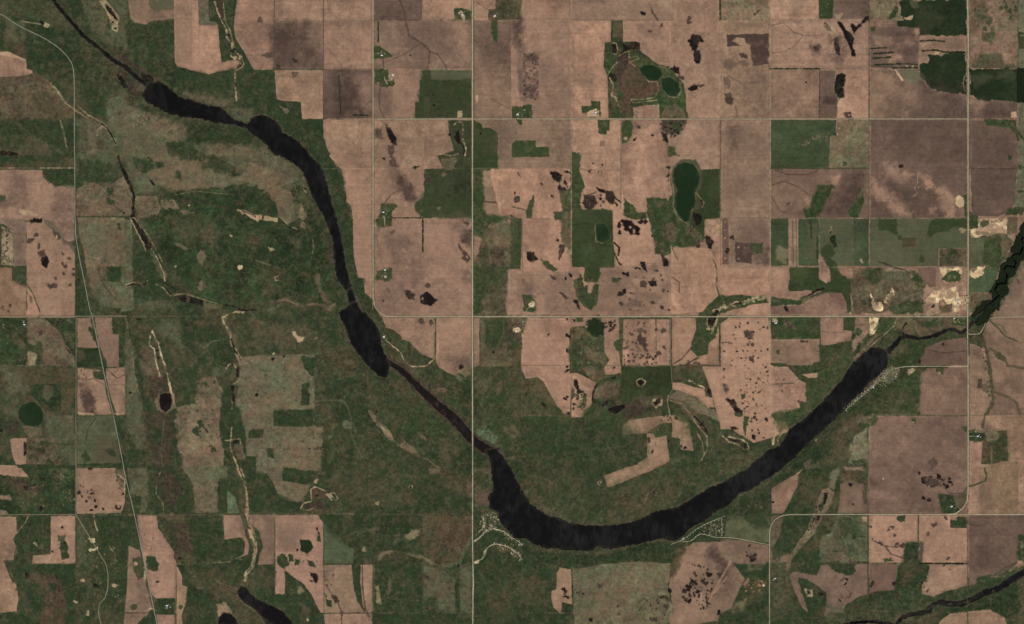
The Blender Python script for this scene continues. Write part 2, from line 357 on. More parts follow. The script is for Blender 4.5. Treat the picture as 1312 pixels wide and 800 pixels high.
run('''
# ---------- tile 0,2
T 0 2
F field soil t1 ; -20,-10 200,-10 350,0 355,18 60,22 -20,25
C b1 .5 6 5 ; 0,30 60,25 30,50 0,60
F rough_pasture grass gd m=.2 ; -20,30 135,28 135,275 -20,270
C b2 .6 8 8 ; 50,90 80,100 120,150 125,185 80,170 60,140
D p .55 18 .8 2 ; 0,60 135,40 135,270 0,200
D s .5 8 .8 1.8 ; 90,40 135,40 135,90 90,80
F rough_pasture grass b2m m=.1 a=1.5 ; 140,30 220,30 300,80 330,150 385,230 385,275 215,275 200,200 195,170 140,165
C m .9 3 3 ; 195,95 215,95 218,115 200,120
C g2 .8 5 5 ; 190,150 215,160 220,260 205,260 195,220
C p .5 6 6 ; 145,200 190,220 180,275 140,275
D p .5 14 .8 1.6 ; 140,50 290,70 300,130 150,110
F rough_pasture grass gd m=.15 ; 225,30 385,30 385,225 340,170 310,110 260,60
D p .6 10 .8 2 ; 240,40 380,40 380,85 280,80
C b2 .4 6 5 ; 330,100 380,110 380,190 340,150
L k 1.5 .8 ; 345,190 360,210
L g4 1.2 .5 ; 0,275 385,275
C b1 .6 14 10 ; 0,280 380,285 380,500 230,520 200,480 120,420 0,400
C g4 .5 14 8 ; 0,400 90,430 90,530 0,525
C g5 .4 16 10 ; 0,290 100,300 150,400 60,420
F rough_pasture grass gd m=.12 ; 180,370 312,368 315,510 270,512 225,500 160,420
C g4 .5 4 4 ; 225,375 270,380 270,430 240,455 220,430
L b3 .8 .6 ; 240,380 225,410 235,450 260,430 275,395
L g2 1 .5 ; 215,300 380,310
L g2 1 .5 ; 215,330 380,335
W algae_pond ; 110,480 150,460 180,460 210,490 222,520 218,560 200,580 160,590 120,575 95,545 95,505
L b3 1 .4 ; 170,440 210,490 225,520
C g4 .6 10 6 ; 230,530 380,530 385,660 300,670 240,640
D p .7 12 .8 2 ; 345,530 388,530 385,570 350,560
P k .8 1.4 ; 380,535
C m .7 6 6 ; 30,545 80,545 100,600 60,630 30,610
P k .8 3 ; 5,605
C b3 .5 6 5 ; 120,585 210,590 210,630 150,645 130,620
C gd .6 8 6 ; 0,530 90,535 40,600 0,590
F field soil t2p g=70 ; 50,650 138,645 135,780 80,782 60,720
F field soil t2p ; -20,785 85,785 115,830 140,845 -20,845
C k .7 4 4 ; 125,670 138,672 138,720 125,740
C gd .6 10 8 ; 0,650 45,655 50,770 0,780
C b2 .5 8 6 ; 0,655 50,660 50,760 5,720
F rough_pasture grass b2 m=.15 ; 140,645 290,645 300,720 285,780 135,780
D gd .85 26 1.5 3.5 ; 150,650 290,660 270,780 150,750
D p .6 16 .7 1.4 ; 150,650 290,650 290,780 150,780
C mr .5 4 3 ; 280,755 310,760 300,800 285,800
C g4 .5 8 6 ; 300,680 385,680 385,770 310,770
L gd 1.5 .6 ; 220,670 385,680
C gd .9 4 3 ; 115,785 385,785 385,900 250,900 120,830
F field soil t3 m=.05 ; 397,28 463,28 480,130 500,182 470,186 397,180
F field soil t3 ; 485,28 575,28 580,105 610,110 608,280 545,282 520,200 498,150
C gd .9 4 3 ; 575,28 642,28 642,280 612,278 612,115 578,108
F hay_field crop gd m=.12 ; 395,188 500,185 530,280 395,280
C b2 .5 6 5 ; 395,190 430,200 430,240 400,260
C gd .7 5 4 ; 455,80 490,90 500,150 480,140
C gd .7 5 4 ; 520,200 545,250 545,290 530,280
F field soil t2p ; 397,285 520,300 535,345 545,420 575,525 397,525
F field soil t2p ; 545,290 642,283 642,528 600,528 570,440 545,340
C b1 .4 6 5 ; 480,300 530,300 540,350 480,340
C gd .85 5 4 ; 475,310 520,300 535,345 490,340
D m .7 8 1 2 ; 400,285 470,285 470,350 400,345
L t4 1.6 .7 ; 400,330 440,350 480,340 540,375
C t5 .75 8 6 ; 410,365 455,370 485,450 490,520 440,520 420,440
D t5 .6 20 1 2 ; 400,370 480,380 490,520 400,520
C p .6 4 2 ; 400,515 480,520 480,530 400,530
L t4 1 .5 ; 545,375 640,370
L t5 1.2 .7 ; 550,295 600,340 640,320
L p 1.3 .7 ; 640,515 610,525 585,520
F pasture crop g4g m=.12 ; 395,530 575,530 600,640 620,780 395,782
C b2 .5 14 10 ; 490,640 570,650 610,760 480,760
C gd .6 6 6 ; 420,740 440,700 460,760 430,780
L g2 1.2 .7 ; 490,545 450,600 440,660
C gd .6 5 5 ; 540,710 580,700 600,740 560,730
C gd .85 4 2 ; 397,780 640,775 640,786 397,788
C g4 .65 12 8 ; 650,30 690,150 690,300 720,420 735,560 750,700 650,700 645,300
C g5 .45 12 8 ; 650,200 690,290 700,400 660,440
L p 1.2 .35 ; 645,30 665,150 690,300 705,400
C gd .7 8 8 ; 660,70 720,140 720,190 690,180 660,130
P k .9 2 ; 670,413
L k 2.2 .85 ; 700,35 720,40
C gd .8 6 6 ; 690,240 735,220 790,310 760,290 745,260 730,330 740,430 780,470 780,520 740,510 720,420 690,290
C b2 .6 8 8 ; 725,170 780,170 810,260 830,330 800,400 770,380 750,280 730,230
C b3 .5 8 8 ; 700,240 770,260 790,340 750,330
C m .6 6 6 ; 760,330 860,340 890,400 880,480 800,480 780,420
D p .6 26 .8 1.8 ; 750,240 820,240 870,350 800,500 760,360
L s 2 .75 ; 770,120 765,170 790,190 800,260 820,330
L s 2.2 .8 ; 780,100 810,160 830,230 855,310 870,380 880,420
L b2 2 .5 ; 790,130 815,210 830,300
P k .9 2 ; 805,198 812,235
C b3 .7 6 4 ; 800,440 820,420 815,480 845,515 880,480 895,440 895,490 850,525 800,500
C p .5 4 4 ; 870,400 895,420 890,480 880,430
W marsh_pond ; 820,425 845,413 875,420 880,450 875,490 850,513 825,495 815,455
P k .95 2.6 ; 908,487
C m .5 14 8 ; 740,520 880,520 890,600 880,800 800,800 770,700 745,620
C mr .4 10 8 ; 780,530 830,540 820,600 780,580
C gd .6 14 10 ; 750,570 820,600 830,680 770,680
L b3 1.2 .6 ; 840,560 830,650 825,720 835,800
L m 2 .6 ; 850,560 855,700 880,790
C gd .6 10 8 ; 880,540 905,520 910,640 920,800 880,760
L gd 2 .7 ; 900,650 918,760
C gd .7 8 5 ; 640,625 690,630 690,690 645,690
C gd .7 6 4 ; 650,708 760,705 760,765 660,765
F pasture grass b3 m=.13 a=3 ; 905,480 1000,470 1010,350 1090,330 1140,400 1135,560 1130,640 1155,700 1160,830 1090,910 960,860 920,700 900,560
C b2 .35 16 10 ; 1010,340 1090,340 1130,400 1020,440
P gd .85 4 ; 1000,600 1010,612
P gd .85 3.5 ; 1025,565 1032,580
L gd 2 .8 ; 1030,575 1065,615
C gd .85 4 4 ; 1080,700 1100,692 1105,712 1085,715
D gd .85 16 1 2 ; 930,480 1110,500 1120,740 930,640
D gd .8 10 1 2.2 ; 1020,360 1100,350 1110,380 1020,400
C gd .75 14 10 ; 935,90 1040,80 1180,140 1200,200 1180,280 1050,270 1000,200 940,150
C g4 .4 14 10 ; 1000,150 1090,160 1080,280 1160,310 1100,330
L g4 1 .6 ; 1000,150 1060,190 1110,270 1160,290
L p 1 .35 ; 1050,180 1090,150 1160,140
C g5 .4 14 10 ; 820,40 920,40 930,180 830,120
C gd .45 14 8 ; 905,310 1010,290 1010,440 920,400
# creek centre
L g4 6 .5 ; 1140,0 1150,40 1190,150 1230,250
L p 2.4 .75 ; 1250,0 1190,0 1140,30 1150,60 1180,110 1190,170 1215,220 1230,270
L p 2 .75 ; 1200,180 1240,240 1245,290 1225,350 1190,375
L k 2.2 .8 ; 1185,140 1200,190 1215,215
C k .9 3 2 ; 1212,290 1235,280 1228,330 1210,340
L p 1.4 .8 ; 1160,290 1175,268 1200,265 1210,285
P k .9 1.8 ; 1188,270
C k .95 2 2 ; 1183,375 1200,378 1203,460 1190,460 1183,420
L m 2 .8 ; 1195,460 1198,490
L p 1.6 .7 ; 1188,460 1188,520
C gd .8 5 5 ; 1140,420 1180,380 1185,500 1210,500 1240,560 1260,680 1260,760 1312,800 1150,800 1150,700 1125,620
L p 2 .7 ; 1188,590 1182,660 1180,700 1210,770 1220,800
L p 1.6 .65 ; 1150,660 1230,650 1235,690 1260,770
C k .9 3 2 ; 1195,655 1220,655 1228,668 1195,675
C b2 .7 5 4 ; 1200,680 1240,680 1250,760 1220,750
F hay_pasture grass g5b m=.1 a=1.5 g=75 ; 1240,235 1290,225 1540,220 1612,225 1608,495 1600,498 1404,500 1400,588 1652,588 1640,830 1310,830 1265,750 1260,640 1230,500 1205,470 1225,330
C b3 .5 16 8 ; 1260,300 1320,330 1330,560 1260,540
C gd .9 3 2 ; 1275,605 1348,600 1346,645 1275,645
P k .85 1.6 ; 1277,662 1320,425
# ---------- tile 1,2
T 1 2
C g5 .5 20 10 ; 30,240 160,230 220,330 180,420 80,420 20,330
C b3 .6 20 10 ; 150,240 290,240 290,330 220,330
C b3 .5 24 12 ; 0,420 200,420 290,490 100,500 60,560 0,500
C b3 .7 20 12 ; 100,610 330,600 325,780 250,800 130,780 140,680
C g5 .4 20 10 ; 100,590 220,590 210,640 120,640
D g2 .6 70 .6 1.6 ; 5,300 290,250 290,480 5,480
D g2 .6 70 .6 1.6 ; 5,600 330,600 325,790 5,790
C gd .85 6 4 ; 235,230 300,235 298,330 250,290
C gd .8 5 4 ; 235,370 270,360 272,480 235,480
P k .9 2.5 ; 85,238 6,425
P s .7 1.8 ; 92,213
L b2 1 .8 ; 140,230 185,232
P k .8 1.2 ; 142,228 345,576
C gd .9 3 2 ; 0,600 35,600 35,645 0,645
C gd .9 3 2 ; 52,700 90,698 90,748 60,742
D k .9 12 .8 1.6 ; 300,690 345,690 345,705 305,705
P k .85 1.5 ; 65,440 275,703
C gd .9 3 2 ; 92,508 290,500 290,585 92,583
C gd .35 3 2 ; 135,790 170,790 165,800 135,800
C b2 .45 20 14 ; 0,80 250,60 300,120 120,170 0,150
C gd .45 16 12 ; 20,10 140,20 180,60 60,60
C p .75 3 3 ; 185,105 200,100 215,125 250,130 240,150 215,155 205,135
P p .5 2 ; 305,135
L g5 1 .5 ; 0,225 300,218 430,195 490,182
P g4 .8 3 ; 435,190
C b1 .5 14 10 ; 330,160 480,180 520,250 500,330 400,320
C b2 .45 5 5 ; 475,260 500,260 505,300 480,290
C gd .5 14 10 ; 380,350 520,340 560,420 420,420
C gd .5 14 10 ; 400,500 560,510 520,560 400,560
L g4 2 .6 ; 300,460 380,450 450,455 475,500 490,560 485,620 510,680 540,740 580,790
L g4 1.5 .5 ; 500,570 510,620 490,650
C g5 .6 5 4 ; 450,560 490,560 475,605 450,600
C gd .4 12 8 ; 330,410 440,400 460,440 340,445
C b1 .4 14 10 ; 560,360 680,380 700,440 640,460 580,430
C b1 .5 14 10 ; 690,340 790,380 820,440 730,430
C b1 .45 16 12 ; 640,480 830,470 880,540 780,600 680,560
C gd .6 6 5 ; 620,370 640,360 640,480 650,540 620,500
P k .95 1.4 ; 620,511 780,572 545,375
C b3 .7 4 4 ; 575,505 600,520 620,560 670,590 700,640 705,660 680,650 640,600 590,545
C b3 .75 4 4 ; 740,680 760,660 800,690 830,720 825,730 780,710 745,695
C p .4 3 3 ; 640,585 690,610 700,645 660,625
P p .8 2.5 ; 708,615
P m .8 1.4 ; 716,608
C b3 .75 3 3 ; 820,610 845,620 885,655 870,660 840,635
L b3 1.8 .6 ; 700,650 740,690 820,735 880,755 920,790 945,800
C gd .8 3 3 ; 695,600 720,610 715,650 700,640
C b2 .5 16 12 ; 940,640 1000,660 1040,720 980,780 940,740
C gd .6 20 12 ; 680,470 880,520 1000,620 900,640 760,620
C gd .6 20 10 ; 800,480 900,480 1040,640 960,640
C gd .6 18 10 ; 940,430 1040,440 1060,500 1000,500
C b1 .6 16 12 ; 720,240 840,320 960,380 1000,420 900,420 860,380 800,300
C b3 .6 6 5 ; 930,390 980,395 980,405 940,405
D k .5 24 .7 1.4 ; 850,370 960,380 960,470 860,400
C b2 .5 5 5 ; 980,110 960,130 920,120 940,100
L g4 1 .7 ; 300,460 440,450
L b2 1 .35 ; 345,620 430,730 520,740 640,770
# fields E
F field soil t2 g=0 ; 645,10 690,27 912,27 912,240 860,222 830,200 785,150 750,145 745,120 690,85 665,80 650,40
F field soil t2p g=0 ; 925,27 1145,27 1145,275 1110,285 1105,285 1020,325 980,310 940,285 922,255
C t1 .4 10 8 ; 930,40 1100,40 1100,120 940,130
C t4 .75 14 8 ; 1020,270 1040,240 1100,220 1105,280 1090,290 1040,265
P k .9 3.6 ; 848,47
P k .9 3.2 ; 898,55
P t4 .6 5.5 ; 848,47 898,55
C b3 .8 5 4 ; 1035,285 1060,268 1095,285 1095,320 1070,330 1040,310
C k .7 3 3 ; 1035,275 1065,270 1068,285 1040,295
L p 1.2 .7 ; 1030,290 1050,310 1040,330 1075,345
C b3 .6 5 5 ; 1020,320 1050,330 1060,360 1030,345
P p .9 2 ; 655,125
D p .7 8 .7 1.3 ; 640,105 685,110 680,170 650,150
L p 1.4 .75 ; 650,130 700,175 740,205 760,255 800,280 870,278 915,240 916,30
F brush grass b1 m=.2 a=2 ; 1150,27 1300,27 1330,280 1200,280 1150,280
C gd .7 12 10 ; 1180,40 1270,40 1270,150 1200,180 1170,150
C g5 .4 8 5 ; 1148,40 1170,40 1170,200 1150,250
C b2 .5 14 10 ; 1170,210 1290,190 1312,260 1200,275
L g4 1 .6 ; 1265,30 1270,110 1240,180 1190,250
C b3 .5 5 4 ; 1180,268 1312,262 1312,275 1190,278
P k .9 1.4 ; 1215,205 1180,345
C gd .55 24 14 ; 1118,290 1500,300 1600,640 1500,800 1300,700 1118,500
C b2 .6 8 7 ; 1220,380 1250,350 1295,340 1270,380 1235,420
C b2 .5 12 10 ; 1120,340 1200,330 1200,400 1150,420
L g4 2 .5 ; 1185,380 1160,440 1150,490 1180,500
L g4 1.2 .5 ; 1170,590 1240,550 1310,540
D g4 .5 30 .7 1.5 ; 1100,500 1200,510 1180,600 1110,590
D g5 .7 10 .7 1.2 ; 1130,580 1180,580 1180,605 1130,605
C b2 .5 10 8 ; 1280,600 1330,600 1330,650 1290,640
C g5g .7 8 6 ; 1115,610 1190,600 1230,640 1230,680 1180,680 1115,650
C gd .7 8 6 ; 1115,690 1180,710 1190,800 1118,790
L p 1 .6 ; 1180,690 1235,690
''')
run('''
# ---------- tile 2,2
T 2 2
F field soil t1 m=.03 g=60 ; 80,28 300,28 295,150 300,300 300,525 265,520 230,480 195,420 160,355 130,335 70,340 45,280 48,120
C t2 .25 30 10 ; 60,100 200,120 290,300 290,500 200,380
P k .8 1.6 ; 187,116
P k .8 2.6 ; 283,195 283,280 283,300 283,435 290,520 275,445 290,125
F brush grass b2 m=.2 a=2 ; -20,28 75,28 48,120 45,270 -20,270
C b1 .5 6 4 ; 0,180 45,180 45,265 0,265
C g5 .5 8 6 ; 45,30 75,30 60,110 40,110
C gd .6 8 6 ; 0,150 45,160 45,200 0,190
C s .95 3 3 ; 8,85 30,75 42,95 25,110 8,102
D p .7 10 .6 1.4 ; 0,60 70,60 60,110 0,105
D b3 .7 10 1 2 ; 55,28 80,40 75,90 50,90
C b1 .5 20 10 ; 0,280 45,280 45,530 0,530
F rough_pasture grass b1 m=.1 ; 50,345 130,338 160,360 195,430 240,500 262,530 50,532
C gd .5 16 10 ; 60,420 180,440 240,510 80,525
C k .85 3 3 ; 148,465 165,470 180,490 178,498 158,482
P k .6 1.3 ; 90,483 110,515 72,420
# central brushy
F field soil t2 ; 300,28 480,28 560,28 555,100 530,160 475,215 470,90 395,95 370,70 300,80
F rough_pasture grass b1 m=.2 a=2 ; 300,75 330,70 395,95 470,95 475,200 500,240 470,290 480,330 430,360 400,340 370,310 300,310 292,200
C gd .55 14 10 ; 300,150 470,140 470,260 420,340 380,280 300,240
C b3 .55 10 8 ; 360,170 470,210 460,260 400,240
C b3 .6 8 8 ; 370,290 420,280 430,320 390,320
C gd .8 6 5 ; 300,240 340,230 335,290 300,300
C wf .9 8 7 ; 390,50 430,30 475,60 470,110 430,130 395,90
D gd .7 16 2 4 ; 380,30 470,30 470,120 390,110
C gd .9 4 3 ; 330,28 365,28 365,50 335,50
C k .85 3 3 ; 310,35 325,38 325,52 312,50
P k .9 2 ; 282,35 282,120 292,125
D k .9 14 1.8 3 ; 480,35 530,35 530,100 480,95
F field soil t1 m=.05 ; 475,110 530,100 550,110 545,160 558,210 558,315 540,318 480,322 470,290 500,245 475,205
P k .85 1.6 ; 522,285
F rough_pasture grass g3 ; 545,28 565,28 562,270 555,270 548,190 550,110
C gd .85 5 5 ; 525,160 550,140 565,170 560,200 530,190
F field soil t1 g=90 m=.05 ; 570,38 735,38 740,278 565,275
F field soil t2 g=90 ; 740,38 808,38 808,275 742,275
D m .8 26 1 2.4 ; 570,50 690,50 690,210 570,200
D t5 .8 16 1.2 2.4 ; 640,50 690,60 690,200 650,200
C m .7 5 5 ; 640,130 660,115 690,170 680,190 650,150
D k .75 30 1 2 ; 570,215 740,215 740,272 570,272
P t5 .85 3 ; 740,90 775,95 780,180 752,210
F hay_field soil t1 ; 300,315 330,310 370,330 430,360 425,420 400,490 360,540 305,540
C k .7 4 4 ; 315,345 330,350 355,410 340,420 320,380
D gd .85 20 1 2.4 ; 300,390 380,350 375,500 310,500
D k .85 16 1 2 ; 300,380 370,380 380,500 300,500
C g2 .85 3 3 ; 305,395 320,400 318,440 302,460
L g2 2 .8 ; 350,490 365,450 380,450 370,480 360,495
C b3 .7 6 5 ; 430,360 480,330 490,330 440,350
L k 2.4 .8 ; 412,450 420,400 440,365 470,350
C gd .85 5 5 ; 430,365 480,340 550,315 552,345 490,355 445,380
C k .8 3 3 ; 505,340 525,330 540,320 530,345
C b2 .65 8 6 ; 430,390 490,350 550,355 555,420 450,450 420,440
C b3 .5 8 6 ; 425,400 480,370 470,430 420,440
F prairie crop g2d m=.12 ; 562,285 810,280 820,360 820,400 790,440 700,440 640,440 560,500
C k .95 3 2 ; 640,352 660,346 678,360 660,378 645,372
L p 2 .7 ; 638,350 665,340 685,358 665,384 640,372 638,350
C b2 .7 8 7 ; 630,440 700,430 770,440 765,480 680,480 640,490
C p .6 5 5 ; 715,450 740,440 770,445 765,480 735,490
C k .95 3 3 ; 725,465 745,445 765,440 755,465 735,480
C m .7 8 7 ; 580,480 640,450 680,490 650,530 590,540
W marsh_pond ; 500,490 540,480 575,472 580,488 555,510 525,525 500,515 490,500
C k .9 3 3 ; 460,475 480,455 498,450 492,470 465,488
C gd .7 14 10 ; 400,490 490,520 560,540 560,610 400,600 330,560
F field soil t2p ; 565,585 600,555 690,540 810,530 880,525 910,570 915,600 930,712 865,705 860,650 820,640 820,570 770,570 700,610 690,620 565,630
F field soil t2p ; 690,622 790,630 808,765 745,798 740,800 620,850 490,902 472,840 560,805 640,780 695,745
C gd .9 4 4 ; 725,610 760,580 800,570 822,575 820,620 770,640 735,640
P t2 .7 1.6 ; 750,605
D k .85 9 1 2 ; 760,530 865,530 865,560 770,560
P k .8 1.6 ; 765,555 720,712 718,720 635,778 805,660
C m .8 3 3 ; 690,645 708,645 705,668 695,668
C gd .8 5 5 ; 800,640 860,650 862,690 830,690
D k .8 8 1 2 ; 840,640 900,700 880,705 850,680
C gd .6 16 10 ; 800,480 900,480 960,600 1000,640 920,640 820,500
F rough_pasture grass b1 m=.15 ; 820,280 985,278 990,330 1010,400 1020,430 985,435 990,390 900,345 825,350
F field soil t1 ; 822,360 860,362 930,385 985,392 990,430 1025,440 1040,490 1000,490 950,440 900,420 825,395
C gd .5 8 6 ; 830,320 900,340 980,390 990,350 960,300
L p 2.2 .8 ; 890,348 920,355 960,378 985,388
C k .7 4 3 ; 1000,390 1025,405 1015,435 1005,420
F rough_pasture grass b3 m=.1 ; 800,440 850,400 900,420 960,450 1005,490 1040,500 1060,560 1000,530 950,520 900,480 860,460
C b2 .75 6 5 ; 830,450 890,460 930,500 960,550 1000,590 990,620 950,580 900,530 860,480
D k .8 20 .8 2 ; 940,540 990,570 1000,620 950,590
L p 1 .55 ; 800,450 870,470 910,520 950,580 1000,640
L p 1.4 .6 ; 950,620 975,670 985,730 970,760
L p 1.4 .6 ; 1000,640 1000,710 985,730
D p .6 12 .7 1.5 ; 990,670 1060,690 1080,760 1000,720
L p 1.2 .7 ; 800,430 795,460 810,530
T 2 2
D b3 .6 26 1 2.6 ; 340,150 470,190 470,290 390,320 320,300
D p .5 10 .8 1.6 ; 380,180 470,210 450,270 400,230
D k .7 14 .8 1.5 ; 300,80 480,100 470,300 310,300
L p 1.2 .6 ; 460,760 475,720 490,690 485,665 500,700 520,720 530,760
D m .8 8 .8 1.5 ; 460,660 540,670 530,770 460,760
L k 1.6 .8 ; 935,535 960,560 985,590 1000,615
# fields right
F field soil t1 g=60 m=.03 ; 820,28 940,28 945,90 920,150 915,190 950,230 1000,215 1005,160 1040,130 1060,60 1060,160 1062,275 820,272
F field soil t1 g=90 m=.03 ; 975,280 1070,278 1070,155 1068,60 1110,28 1312,28 1420,610 1312,650 1240,672 1190,640 1120,600 1070,600 1060,560 1040,490 1030,440 1020,400 990,320
D k .75 46 .9 2.2 ; 1080,50 1312,50 1312,420 1080,400
D k .85 34 1 2.6 ; 1090,400 1312,380 1312,650 1200,630
C t5 .75 5 5 ; 1190,100 1235,95 1235,140 1195,130
C t5 .75 6 5 ; 1080,370 1110,390 1100,410
C k .7 5 5 ; 1095,440 1140,450 1150,490 1180,510 1170,535 1130,490
C gd .9 4 3 ; 1190,535 1210,535 1205,590 1195,635 1185,590
C gd .9 4 3 ; 1140,515 1180,520 1180,535 1145,535
C gd .85 3 3 ; 1172,420 1195,420 1190,445 1178,445
C k .9 3 3 ; 1120,590 1145,588 1160,600 1130,605
C k .85 3 3 ; 1230,630 1250,635 1245,655 1230,648
C t5 .85 4 4 ; 1215,230 1235,225 1235,255 1218,245
L g2 1.8 .8 ; 1066,160 1066,275
L t5 1 .6 ; 1070,155 1120,155
L t5 1.5 .7 ; 820,270 870,240 920,180
L t5 1.5 .7 ; 1062,275 980,272 860,270
D t5 .9 10 1 2.5 ; 900,250 960,230 960,270 890,270
L m 3 .7 ; 900,265 950,235
# green slough north
C gd .85 4 4 ; 965,-10 1060,-10 1060,60 1040,130 1005,160 1000,215 965,222 930,205 920,170 940,110 950,40
C g2 .5 6 4 ; 945,150 990,130 1000,200 960,210
L b3 1 .4 ; 920,180 960,130 1000,160
L p 3.5 .7 ; 1010,30 1000,60 1010,90
L p 3.5 .75 ; 1060,0 1045,50 1020,110
C k .95 2 2 ; 1015,20 1035,0 1050,0 1045,40 1025,72 1005,70 1003,45
# ponds by slope
C k .95 3 3 ; 1110,645 1140,652 1170,660 1165,672 1130,662
C k .95 3 3 ; 1180,680 1205,680 1205,700 1190,700
L p 1.6 .7 ; 1080,635 1110,665 1160,680 1190,705 1215,700 1205,670 1170,650 1110,640
# meadow flecks
D b3 .5 20 1 2 ; 460,660 540,670 530,770 460,760
L b3 1 .6 ; 470,690 490,740 520,760 480,770 470,740
L b3 1 .6 ; 480,660 520,680 540,730 530,740
D b3 .4 18 1.5 4 ; 0,560 30,600 60,780 0,780
C gd .45 40 16 ; 60,560 500,560 680,640 660,760 200,780 60,700
D b2 .4 20 1.5 3 ; 60,640 660,640 650,760 60,780
D k .4 10 .8 1.6 ; 560,640 680,640 680,770 600,760
# ---------- slough on tile 2,1 bottom
T 2 1
C gd .85 4 4 ; 975,800 990,770 1060,712 1110,718 1140,705 1230,720 1300,715 1312,760 1200,770 1120,790 1060,810
L p 5 .75 ; 1040,795 1090,775 1160,755 1240,735 1300,715
L gd 1.5 .5 ; 1100,770 1180,755 1250,735
L k 1.6 .8 ; 1140,760 1175,752
C k .9 2 2 ; 1040,790 1055,788 1060,800 1030,815
L p 1.5 .5 ; 1070,715 1095,770
F field soil t1 ; 1130,825 1180,790 1220,762 1320,752 1320,825
T 3 1
L p 2 .5 ; 0,745 40,735
''')
